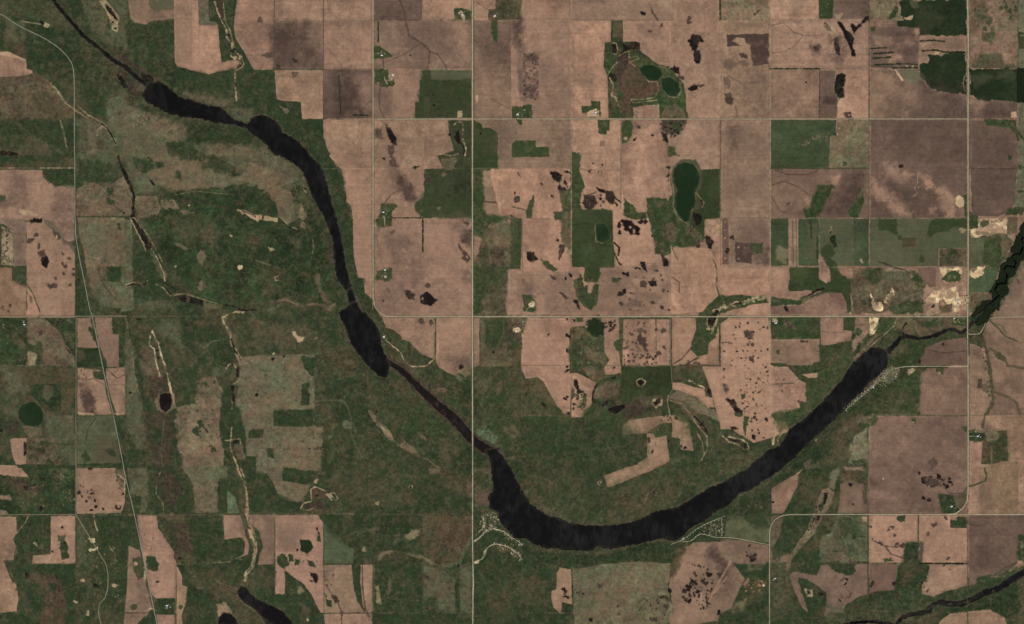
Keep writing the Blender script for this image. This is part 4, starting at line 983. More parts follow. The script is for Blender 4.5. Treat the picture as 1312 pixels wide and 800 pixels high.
run('''
# ---------- tile 1,3
T 1 3
F hay_pasture grass g5b m=.1 ; 30,-10 135,-10 135,65 275,88 240,160 210,175 130,160 110,130 90,80
C b3 .7 14 8 ; 110,70 270,90 240,170 150,150
C gd .9 3 2 ; 135,0 330,-5 330,10 300,60 270,85 140,62
C b3 .7 4 2 ; 135,-12 325,-12 325,12 240,12
C gd .6 10 6 ; 0,20 40,20 110,140 200,175 230,220 0,220
C mr .85 5 5 ; 280,110 310,95 355,125 355,160 320,160 285,165
C m .7 6 5 ; 240,190 290,170 340,170 355,215 300,210 250,215
P k .9 2.2 ; 310,143
L p 1.6 .7 ; 230,205 245,180 285,170 280,110 305,95 360,120
L p 1.4 .7 ; 370,135 400,125 420,155 405,170
C p .6 4 4 ; 360,135 385,130 410,160 390,170
P k .8 1.5 ; 395,155
P p .8 3 ; 308,65
L p 1.4 .7 ; 235,210 270,215 300,205
D b2 .6 10 1 2 ; 350,30 400,20 400,95 350,90
C b2 .5 10 8 ; 760,30 830,40 870,100 830,100 790,60
P p .7 2.6 ; 790,98
P k .8 1.3 ; 792,98
C b2 .6 5 5 ; 635,90 660,90 660,110 640,110
C b2 .5 14 10 ; 720,130 800,130 800,180 730,180
C g3 .4 20 14 ; 420,40 740,40 700,190 430,180
L b2 1.4 .55 ; 600,230 625,225 630,190 660,190 675,225
L b2 1 .4 ; 740,10 710,110 705,190 695,225
P p .6 2.4 ; 622,178
L b2 1.5 .55 ; 0,232 300,236 600,236 850,238 1105,232
L p 1 .5 ; 380,230 500,235
P mr .9 2 ; 368,237
C gd .5 20 14 ; 820,60 1100,130 1100,225 830,220
C b1 .5 14 10 ; 880,0 960,10 1100,80 1105,150 1060,130 980,60
C b3 .5 4 4 ; 885,5 945,5 945,25 890,25
L b2 1.4 .5 ; 920,10 1000,40 1060,50 1105,70
C t4b .6 10 8 ; 1075,70 1108,70 1108,150 1080,130
L p 1.2 .4 ; 1105,130 1100,150
F field soil t3 g=85 ; -20,242 92,242 92,492 10,495 20,440 35,400 15,320 -20,290
C t4 .5 10 8 ; 50,250 90,260 90,490 50,480
F field soil t2 m=.05 ; 100,245 320,243 345,280 342,490 355,560 350,744 330,740 300,680 280,640 240,590 190,560 140,520 150,560 150,648 97,648 100,500
C t3 .6 10 6 ; 105,250 300,250 230,340 220,420 105,420
C t4 .25 10 6 ; 110,300 220,330 200,420 110,420
C wf .9 5 4 ; 230,370 270,368 290,405 262,440 232,420
C gd .5 3 3 ; 230,370 270,368 290,405 262,440 232,420
C gd .92 5 4 ; 110,455 135,440 160,455 165,495 140,510 108,490
C gd .9 4 3 ; 165,445 188,445 192,475 170,478
C gd .9 4 3 ; 198,465 222,470 222,500 200,495
P k .9 2 ; 313,313 322,335
C gd .85 4 3 ; 312,340 330,345 328,375 315,372
C k .6 4 4 ; 255,465 290,480 305,505 280,505
C gd .8 4 4 ; 255,465 290,480 305,505 280,505
C k .95 3 3 ; 275,535 310,545 318,570 305,590 290,560
P k .9 1.6 ; 283,578 212,420
D t4 .7 10 .8 1.5 ; 200,400 330,480 320,520 250,500
C gd .85 5 4 ; 150,520 190,565 240,600 280,650 300,690 320,740 330,800 190,800 130,720 30,680 0,660 0,500 97,500 97,648 150,648
C p .4 6 5 ; 215,605 235,595 245,630 220,640
C b2 .4 20 12 ; 0,510 90,520 90,600 0,600
C b2 .5 8 6 ; 230,690 270,720 270,790 240,740
P p .7 2 ; 265,775
C b1 .5 14 8 ; 0,740 60,790 90,800 0,800
F hay_field crop gcp ; 346,282 365,295 420,345 450,385 500,415 498,490 345,490
C gd .85 6 4 ; 320,240 430,240 420,330 370,290 345,275
F field soil t3l g=85 s=.085 ; 346,495 490,495 500,600 520,680 555,738 350,742
C t4 .4 8 6 ; 350,500 400,510 390,560 350,560
D t5 .8 10 1 2 ; 340,510 400,530 390,620 350,600
C m .85 4 4 ; 385,650 410,655 425,685 405,690
C gd .85 4 4 ; 360,675 385,685 385,710 365,705
C gd .6 4 4 ; 345,640 365,650 360,670
L t5 1.2 .6 ; 420,690 440,740 440,800
L t5 1.2 .5 ; 360,600 390,650
C gd .9 4 3 ; 492,495 535,495 535,570 545,640 555,730 520,680 500,600
F field soil t2p g=88 ; 537,495 597,495 597,800 590,800 575,765 560,740 545,690 537,600
L t5 2 .7 ; 545,500 545,600 560,720 585,770
F field soil t2 g=88 ; 345,746 560,746 580,780 597,760 597,830 360,830
L t5 1 .4 ; 400,745 590,742
C t5 .6 3 3 ; 432,735 445,730 440,800
F pasture grass b1 m=.15 a=1 ; 855,242 1040,240 1105,245 1105,350 1060,440 1050,480 960,500 900,470 855,440
C g3 .5 14 8 ; 860,250 940,330 960,450 860,400
C mr .35 20 12 ; 900,260 1090,260 1080,380 940,420
L b2 1 .4 ; 880,340 980,310 1060,310
L g5 5 .5 ; 1105,360 1060,440 1040,490 960,500
C gd .5 20 14 ; 350,300 600,310 680,380 600,440 480,400
L g4 1.2 .5 ; 605,240 605,400
L g4 1.5 .5 ; 400,380 500,330 560,325
C b2 .6 8 6 ; 555,310 635,305 635,320 560,325
C p .45 8 7 ; 770,350 800,320 830,320 830,345 790,370
C b3 .4 10 8 ; 700,340 740,330 750,370 710,380
C b3 .75 5 5 ; 630,440 660,425 700,425 650,450 630,470
C p .5 5 4 ; 550,400 568,405 565,430 550,425
C b3 .75 5 5 ; 720,425 790,430 860,450 910,480 940,500 900,490 850,465 760,440
C gd .6 12 8 ; 680,390 740,400 850,440 730,440 690,410
L b2 1.4 .6 ; 900,480 960,510 1000,530
C gd .7 10 8 ; 610,500 850,490 850,740 605,740
C p .45 6 5 ; 612,610 630,605 640,690 618,690
C b2 .5 5 5 ; 620,510 645,520 635,545
C b3 .4 6 6 ; 680,560 695,570 690,640 680,640
D b2 .35 60 1 3 ; 620,500 850,500 850,735 640,735
L g4 2 .6 ; 605,500 603,740
L b3 1.4 .65 ; 600,742 850,742
L b2 1.2 .6 ; 855,460 855,770
F pasture grass g4 m=.1 a=2 ; 860,500 960,520 1020,560 1025,740 860,750
C b2 .5 14 10 ; 870,560 950,580 1010,640 880,640
C gd .6 14 10 ; 870,660 920,660 920,750 870,750
C gd .7 6 6 ; 1020,560 1040,560 1048,760 1020,740
F pasture grass g4 m=.08 ; 1040,500 1105,480 1105,740 1050,745
C m .9 3 3 ; 858,550 885,555 885,568 862,570
P k .9 1.5 ; 878,718 908,748 920,740 1038,500
P gd .8 3 ; 890,735
C gd .7 10 6 ; 600,745 1100,748 1100,800 600,800
L g4 .8 .4 ; 1110,742 1312,740
C gd .5 14 10 ; 1115,500 1312,480 1312,800 1115,800
C g2 .5 20 14 ; 1160,580 1312,600 1250,680 1150,650
C b1 .4 24 14 ; 1180,640 1312,640 1312,800 1200,740
# west shore of lake
C b2 .6 8 6 ; 1120,0 1195,0 1210,90 1180,180 1130,180 1120,110
C gd .6 8 5 ; 1115,30 1190,40 1205,100 1150,110
C t4b .6 8 6 ; 1130,130 1185,140 1190,190 1140,190
C gd .8 6 5 ; 1118,200 1150,220 1165,300 1120,340
C gd .5 8 6 ; 1140,330 1230,300 1312,350 1312,420 1230,385 1180,400 1150,470 1120,440
D p .75 36 .6 1.3 ; 1150,230 1230,225 1250,300 1190,320 1130,360
L s 1.6 .75 ; 1112,378 1150,355 1180,320 1215,310 1270,325 1312,360
L s 1.3 .6 ; 1130,340 1170,300 1165,250
L s 1.5 .75 ; 1122,485 1160,465 1180,410 1220,388 1290,400 1312,420
C s .9 2 2 ; 1118,478 1142,470 1142,488 1120,490
D p .7 16 .6 1.2 ; 1230,390 1312,400 1312,435 1260,430
# ---------- tile 2,3
T 2 3
C g2 .4 30 16 ; 40,0 470,0 480,100 860,20 800,200 500,280 250,220 100,140
C b1 .35 40 18 ; 500,120 900,20 880,150 640,250 480,260
C b2 .35 8 5 ; 40,100 200,210 300,270 480,280 620,250 600,275 450,295 280,280 180,240
D b3 .5 14 .8 2 ; 510,100 580,110 570,150 520,150
D b2 .7 20 1 2 ; 680,120 750,110 740,170 680,180
P k .8 2 ; 725,125
P p .6 2.4 ; 448,75
P k .7 1.4 ; 448,76
P m .7 2 ; 312,8 335,35 330,75
L p .8 .5 ; 680,170 690,140 715,120 745,125 735,145
C b1 .4 6 5 ; 850,200 1010,105 1000,120 870,200
# south shore
F rough_pasture grass gd m=.12 a=2 ; 50,370 180,415 420,425 600,405 760,370 830,380 815,490 640,478 300,515 220,500 100,480 52,470
C gd .5 14 8 ; 400,420 760,370 810,390 800,480 600,470 420,470
C g3 .6 8 5 ; 40,375 150,410 300,425 420,425 600,405 590,415 430,450 240,440 100,420
C g4 .8 4 3 ; 88,500 138,498 140,560 85,560
C gd .7 14 8 ; 0,440 88,480 230,520 220,610 200,800 0,800
C b1 .4 20 12 ; 0,560 180,580 210,700 60,700
L g4 .8 .5 ; 52,470 52,610 130,690
F field soil t2p ; 245,508 302,520 308,700 260,690 250,740 280,745 245,745 215,715 200,660 205,630 228,620 230,540
D k .9 6 1.4 2.2 ; 240,610 280,615 295,660 270,665
C k .85 3 3 ; 262,615 275,615 275,640 265,640
C k .9 3 3 ; 275,655 295,660 290,668 275,662
C k .7 4 4 ; 258,695 305,700 305,740 265,730
C gd .7 4 4 ; 258,690 308,700 305,740 265,730
F pasture grass g4p m=.1 a=1 ; 310,520 500,490 640,478 810,492 805,570 800,620 830,740 800,800 810,830 318,830
C b3 .5 30 14 ; 380,640 640,600 780,600 700,680 420,790 400,800
C g5 .45 24 12 ; 320,520 620,500 560,580 340,600
C g4 .4 24 12 ; 340,640 460,630 440,700 330,740
L b3 2 .45 ; 520,700 640,640 760,590
L b3 1.4 .5 ; 620,490 660,580 740,580
L b3 1.4 .5 ; 650,740 740,740 800,800
L b3 1.4 .5 ; 650,740 680,800
C m .8 4 4 ; 438,592 465,592 465,615 442,615
D k .85 6 1 2 ; 320,620 370,625 370,645 330,640
C k .85 3 3 ; 395,770 412,772 410,785 395,782
P k .8 1.3 ; 543,707 708,702
P m .8 2.3 ; 547,745
C b3 .6 4 4 ; 650,675 690,672 685,700 655,702
L gd 1 .5 ; 650,690 670,670 695,680 670,705 650,730
C m .85 4 4 ; 740,648 775,668 760,672
C m .8 5 5 ; 780,655 830,680 815,690 790,675
C m .85 4 4 ; 775,700 800,705 800,725 780,720
D k .8 14 1 2 ; 700,650 830,650 800,790 710,780
C m .85 4 3 ; 705,765 740,770 740,788 715,785
# big field
F field soil t3 m=.07 g=50 ; 895,400 930,378 1060,378 1100,365 1175,372 1312,398 1420,440 1415,480 1280,492 1205,492 1140,488 1195,565 1165,620 1120,720 1060,750 1060,780 950,800 940,830 820,830 800,760 830,740 808,615 805,580 850,500
C t2 .5 20 12 ; 820,560 880,420 960,400 960,480 860,600
C t2 .5 20 12 ; 880,700 1010,700 1030,770 850,790
C t5 .6 14 10 ; 1010,400 1050,410 1080,480 1120,500 1100,590 1070,560 1060,480 1000,440
C t4 .6 14 10 ; 1090,370 1130,400 1150,470 1100,420
C k .5 6 6 ; 1055,540 1080,540 1085,590 1070,590
D k .75 56 1 2.6 ; 920,480 1030,520 1050,650 1020,740 900,700 850,620 930,570
D k .85 14 1.5 3 ; 860,590 960,570 960,690 880,680
C k .7 4 3 ; 1000,535 1025,540 1015,560 1003,555
P k .85 3.5 ; 810,628 905,608 912,680 1060,738
C k .8 4 4 ; 915,565 950,590 945,600 920,580
C k .7 4 4 ; 1210,450 1250,440 1255,470 1225,480
D k .8 8 1 2.4 ; 1180,395 1260,400 1260,480 1190,440
L p 1.3 .5 ; 970,640 965,700 990,750
L t1 3 .5 ; 1120,480 1020,660 1100,560
C gd .8 8 6 ; 820,395 900,380 940,370 900,400 850,410 830,400
C b1 .6 8 6 ; 830,415 890,410 860,500 820,560 810,500 850,440
D p .6 6 1 2 ; 810,420 830,420 825,480 812,470
# campground
C gd .8 8 6 ; 870,350 1000,270 1095,240 1100,355 1000,370 900,380
C g3 .4 10 6 ; 1020,260 1090,250 1090,350 1030,350
F pasture crop g4g m=.12 ; 1100,238 1320,238 1330,385 1200,370 1090,352
C gd .6 14 8 ; 1180,240 1312,245 1312,300 1220,290
C gd .5 30 16 ; 900,310 1060,220 1200,125 1312,60 1312,235 1090,235 1000,265
D b3 .7 8 1 2 ; 1200,170 1290,180 1280,215 1210,215
C gd .8 6 5 ; 1140,490 1200,492 1210,525 1280,520 1312,480 1312,560 1190,560
F rough_pasture grass g3 ; 1205,493 1290,490 1280,522 1210,525
F rough_pasture grass gd m=.12 a=2 ; 1200,565 1340,560 1340,830 1060,830 1062,770 1130,720 1170,620
C b1 .5 14 10 ; 1200,580 1330,580 1300,660 1180,700
C b3 .6 8 6 ; 1130,710 1200,670 1190,740 1130,740
D rd .8 14 1 2 ; 1190,575 1280,570 1270,630 1200,640
C t2 .6 5 5 ; 1180,600 1210,570 1200,600
P p .8 1.8 ; 1290,600 1280,580
C gd .5 20 10 ; 1060,750 1160,740 1180,800 1060,800
# ---------- tile 3,3
T 3 3
C gd .6 10 8 ; 0,60 150,10 200,0 330,0 320,60 240,200 120,232 80,230 150,100
F field soil t1b ; 18,105 155,22 150,95 75,232 18,230
P k .8 2 ; 25,175
C b1 .5 16 10 ; 180,60 300,40 260,180 150,200
L p .8 .5 ; 160,20 150,110 95,200 75,232
L p 1.2 .6 ; 150,30 180,5
C gd .7 14 8 ; 15,400 80,250 230,245 180,330 100,440 30,480
C b1 .4 20 12 ; 300,170 370,150 340,240 250,400 170,440 250,330
F slough grass b3 m=.18 a=1 ; 280,110 310,100 340,120 330,170 285,240 240,330 170,410 125,470 95,540 90,490 140,400 200,320 235,220 250,170
C b3 .5 5 4 ; 290,110 340,120 300,220 270,232 250,180
C g5b .7 8 6 ; 330,0 365,10 340,110 310,100
C k .95 3 3 ; 288,130 308,122 300,160 290,185 282,180
C gd .9 3 3 ; 262,190 290,170 275,220 258,215
D k .85 30 .7 1.6 ; 250,190 290,190 260,260 210,330 200,310
C k .9 3 3 ; 248,243 272,243 265,270 252,265
L b3 1.2 .5 ; 240,330 170,400 110,480 95,540 100,600
F pasture grass b1g ; 15,245 80,243 60,340 30,400 15,410
C gd .5 12 8 ; 140,440 240,380 270,440 240,540 130,520
C b2 .4 14 10 ; 15,480 100,500 100,740 20,780
C gd .4 14 10 ; 20,740 100,700 280,760 280,800 20,800
C gd .85 6 5 ; 345,60 385,100 380,140 360,150
F field soil t3d m=.05 ; 370,85 400,60 440,70 490,80 500,170 518,190 520,232 358,232 370,160
F rough_pasture grass b1 ; 385,12 485,12 488,75 440,68 400,58 375,70
C t3 .7 4 3 ; 390,-5 490,-5 490,12 400,10
C k .8 4 3 ; 412,78 435,80 430,92 415,90
P k .7 1.5 ; 435,185
C t4 .5 8 6 ; 480,160 520,170 520,200 490,190
C t5 .6 4 3 ; 480,100 515,180 490,185
C t5 .5 12 8 ; 530,60 560,70 555,90 535,85
# black wetland cluster
C k .8 6 5 ; 820,50 865,60 880,85 840,95 825,75
D k .9 16 1.6 3 ; 790,40 950,50 950,100 880,100 790,80
P k .9 3.5 ; 918,92 798,72 875,45
P k .8 2.4 ; 795,152 825,165 830,155 935,72 775,28 890,60
P t4 .5 10 ; 850,70
C t4 .5 12 8 ; 560,160 640,170 620,200 570,190
P s .7 1.6 ; 590,55
L t5 1.6 .7 ; 1025,95 1000,130 930,132
F rough_pasture grass gd m=.1 ; 870,130 950,140 960,190 985,215 950,232 890,230
F pasture grass b2 ; 950,140 1020,130 1018,185 985,215 958,190
D s .6 8 1 1.8 ; 920,190 975,190 970,215 925,215
F field soil t2 g=2 m=.07 ; 1030,-5 1080,-5 1085,235 1030,235
F field soil t2d g=2 m=.08 ; 1082,0 1200,-35 1330,-35 1330,235 1085,235
C t4 .5 14 10 ; 1085,60 1140,80 1160,200 1090,220
D b3 .35 60 .8 2 ; 1140,60 1270,30 1280,190 1160,200
L g2 2 .9 ; 1110,0 1120,40 1115,65 1060,85 1025,95
F field soil t2 ; 1283,-40 1330,-40 1330,235 1283,235
F pasture grass g4g m=.12 a=1 ; 350,245 515,245 515,475 440,480 270,482 262,400 280,350 320,330
C gd .45 20 12 ; 350,260 420,250 480,340 400,340 360,300
C b2 .35 20 12 ; 280,380 380,390 390,430 290,470
L gd 1.4 .7 ; 390,380 388,410 370,430 330,425
L gd 1.4 .6 ; 370,270 440,350 500,350
P gd .9 2.5 ; 440,352
C b3 .6 5 5 ; 345,455 390,435 430,470 420,485 370,480
D k .6 12 .7 1.4 ; 330,430 430,440 440,480 350,480
D p .6 12 .7 1.4 ; 330,430 430,440 440,480 350,480
C p .6 4 3 ; 480,250 510,250 510,275 485,275
F field soil t1b g=80 ; 520,245 768,245 770,375 700,378 690,400 690,475 650,480 520,485
C gd .9 4 3 ; 660,245 705,245 700,272 680,278 665,268
P t5 .85 4 ; 628,310
P t1b .9 2 ; 630,312
P t5 .85 3 ; 578,385 658,388 690,395
L t5 1.5 .8 ; 545,375 600,400 630,440 690,460
L t5 1.5 .8 ; 600,400 660,405 690,395
C gd .85 4 3 ; 590,465 625,462 640,475 600,482
P t5 .8 2 ; 525,300 535,365 650,345
F field soil t1b g=30 s=.085 ; 776,245 935,245 935,308 1018,308 1018,488 780,486
C gd .95 3 2 ; 935,250 1018,250 1018,306 935,306
C t2 .7 3 3 ; 935,250 970,245 965,265 940,272
P t5 .8 2.4 ; 820,338 850,290 862,287 925,462 910,255
P t1b .9 1.1 ; 820,339
C t5 .6 4 4 ; 776,370 800,385 790,480 778,480
F rough_pasture grass gd m=.16 a=1.5 ; 700,382 772,378 778,490 830,495 820,560 790,590 785,640 830,655 760,740 600,740 520,720 515,650 560,630 640,625 655,570 660,500 690,480
C b1 .5 16 10 ; 690,480 760,480 740,580 680,600
F field soil t4m ; 520,492 662,490 655,560 645,625 560,630 518,645
P k .8 3 ; 535,590 525,605 645,590
F field soil t2 g=20 ; 830,492 1018,492 1025,605 920,630 850,660 790,645 790,600 820,560
P t5 .7 2.4 ; 810,580 818,630 905,495
P t5 .6 1.5 ; 930,520 800,610
L gd 1.6 .8 ; 780,488 1018,490
F field soil t3d m=.06 ; 110,545 135,530 250,552 270,500 320,490 340,530 420,550 450,490 510,490 512,645 460,660 400,700 380,735 320,740 290,755 300,700 300,640 250,600 200,570 150,560 205,740 175,715 140,640 120,590
C gd .85 6 5 ; 305,490 350,485 440,500 445,540 420,555 350,530
C gd .85 5 5 ; 150,575 220,590 250,620 290,650 285,700 260,760 210,740 190,660 160,610
D t5 .8 10 1.2 2.4 ; 370,550 430,570 420,690 370,690
P k .9 1.8 ; 310,710 370,680 405,570 395,595
C k .9 3 3 ; 195,630 215,628 220,645 210,650
C p .6 3 3 ; 190,620 228,625 228,665 205,665
C k .9 3 3 ; 200,630 215,630 218,645 205,645
C k .85 3 3 ; 250,630 280,640 280,655 260,650
C g4 .6 8 6 ; 310,700 370,710 390,740 300,755
D g4 .6 10 .8 1.6 ; 150,470 220,490 190,530 150,520
C gd .6 10 8 ; 520,650 640,640 680,660 620,720 530,720
F field soil t4 m=.08 ; 1030,240 1330,240 1330,360 1285,350 1278,490 1210,550 1150,560 1075,560 1060,605 1030,605
D b3 .55 120 .7 2 ; 1090,260 1270,250 1270,480 1200,480 1100,360
D b3 .5 60 .7 1.6 ; 1035,400 1080,420 1060,560 1240,540 1270,470 1100,540
C t5 .35 16 10 ; 1080,400 1200,430 1180,520 1080,520
C t4b .5 20 10 ; 1040,280 1140,250 1100,330 1040,340
L t5 1.6 .6 ; 1030,285 1070,295 1110,290
L gd 1.5 .6 ; 1160,550 1220,510 1275,485
C gd .9 5 4 ; 1285,345 1330,340 1330,480 1280,470
P g4 .8 4 ; 1300,395
C gd .8 5 4 ; 1075,560 1140,548 1145,590 1110,600 1070,605
P g4 .8 3 ; 1105,585
C gd .6 14 8 ; 830,700 870,660 940,630 1030,605 1180,560 1330,480 1330,530 1200,610 1100,640 1000,690 900,680
C b2 .4 10 8 ; 630,790 690,740 780,730 820,740 700,790
L b3 1 .6 ; 520,730 680,735
L g4 .8 .5 ; 20,770 280,765
C m .6 6 5 ; 380,800 480,785 560,785 620,800
F field soil t2p g=85 ; 880,790 930,745 1140,725 1160,740 1210,760 1230,830 870,830
C gd .8 8 6 ; 830,760 1000,690 1200,620 1290,600 1312,720 1230,770 1140,720 930,740 860,790
C b1 .5 10 8 ; 720,790 830,745 900,720 900,770 800,800
C b2 .6 6 5 ; 1285,560 1330,540 1330,800 1290,760
L gd 1 .6 ; 1278,600 1280,740
C g2 .8 4 4 ; 860,770 890,750 930,735 900,770
''')
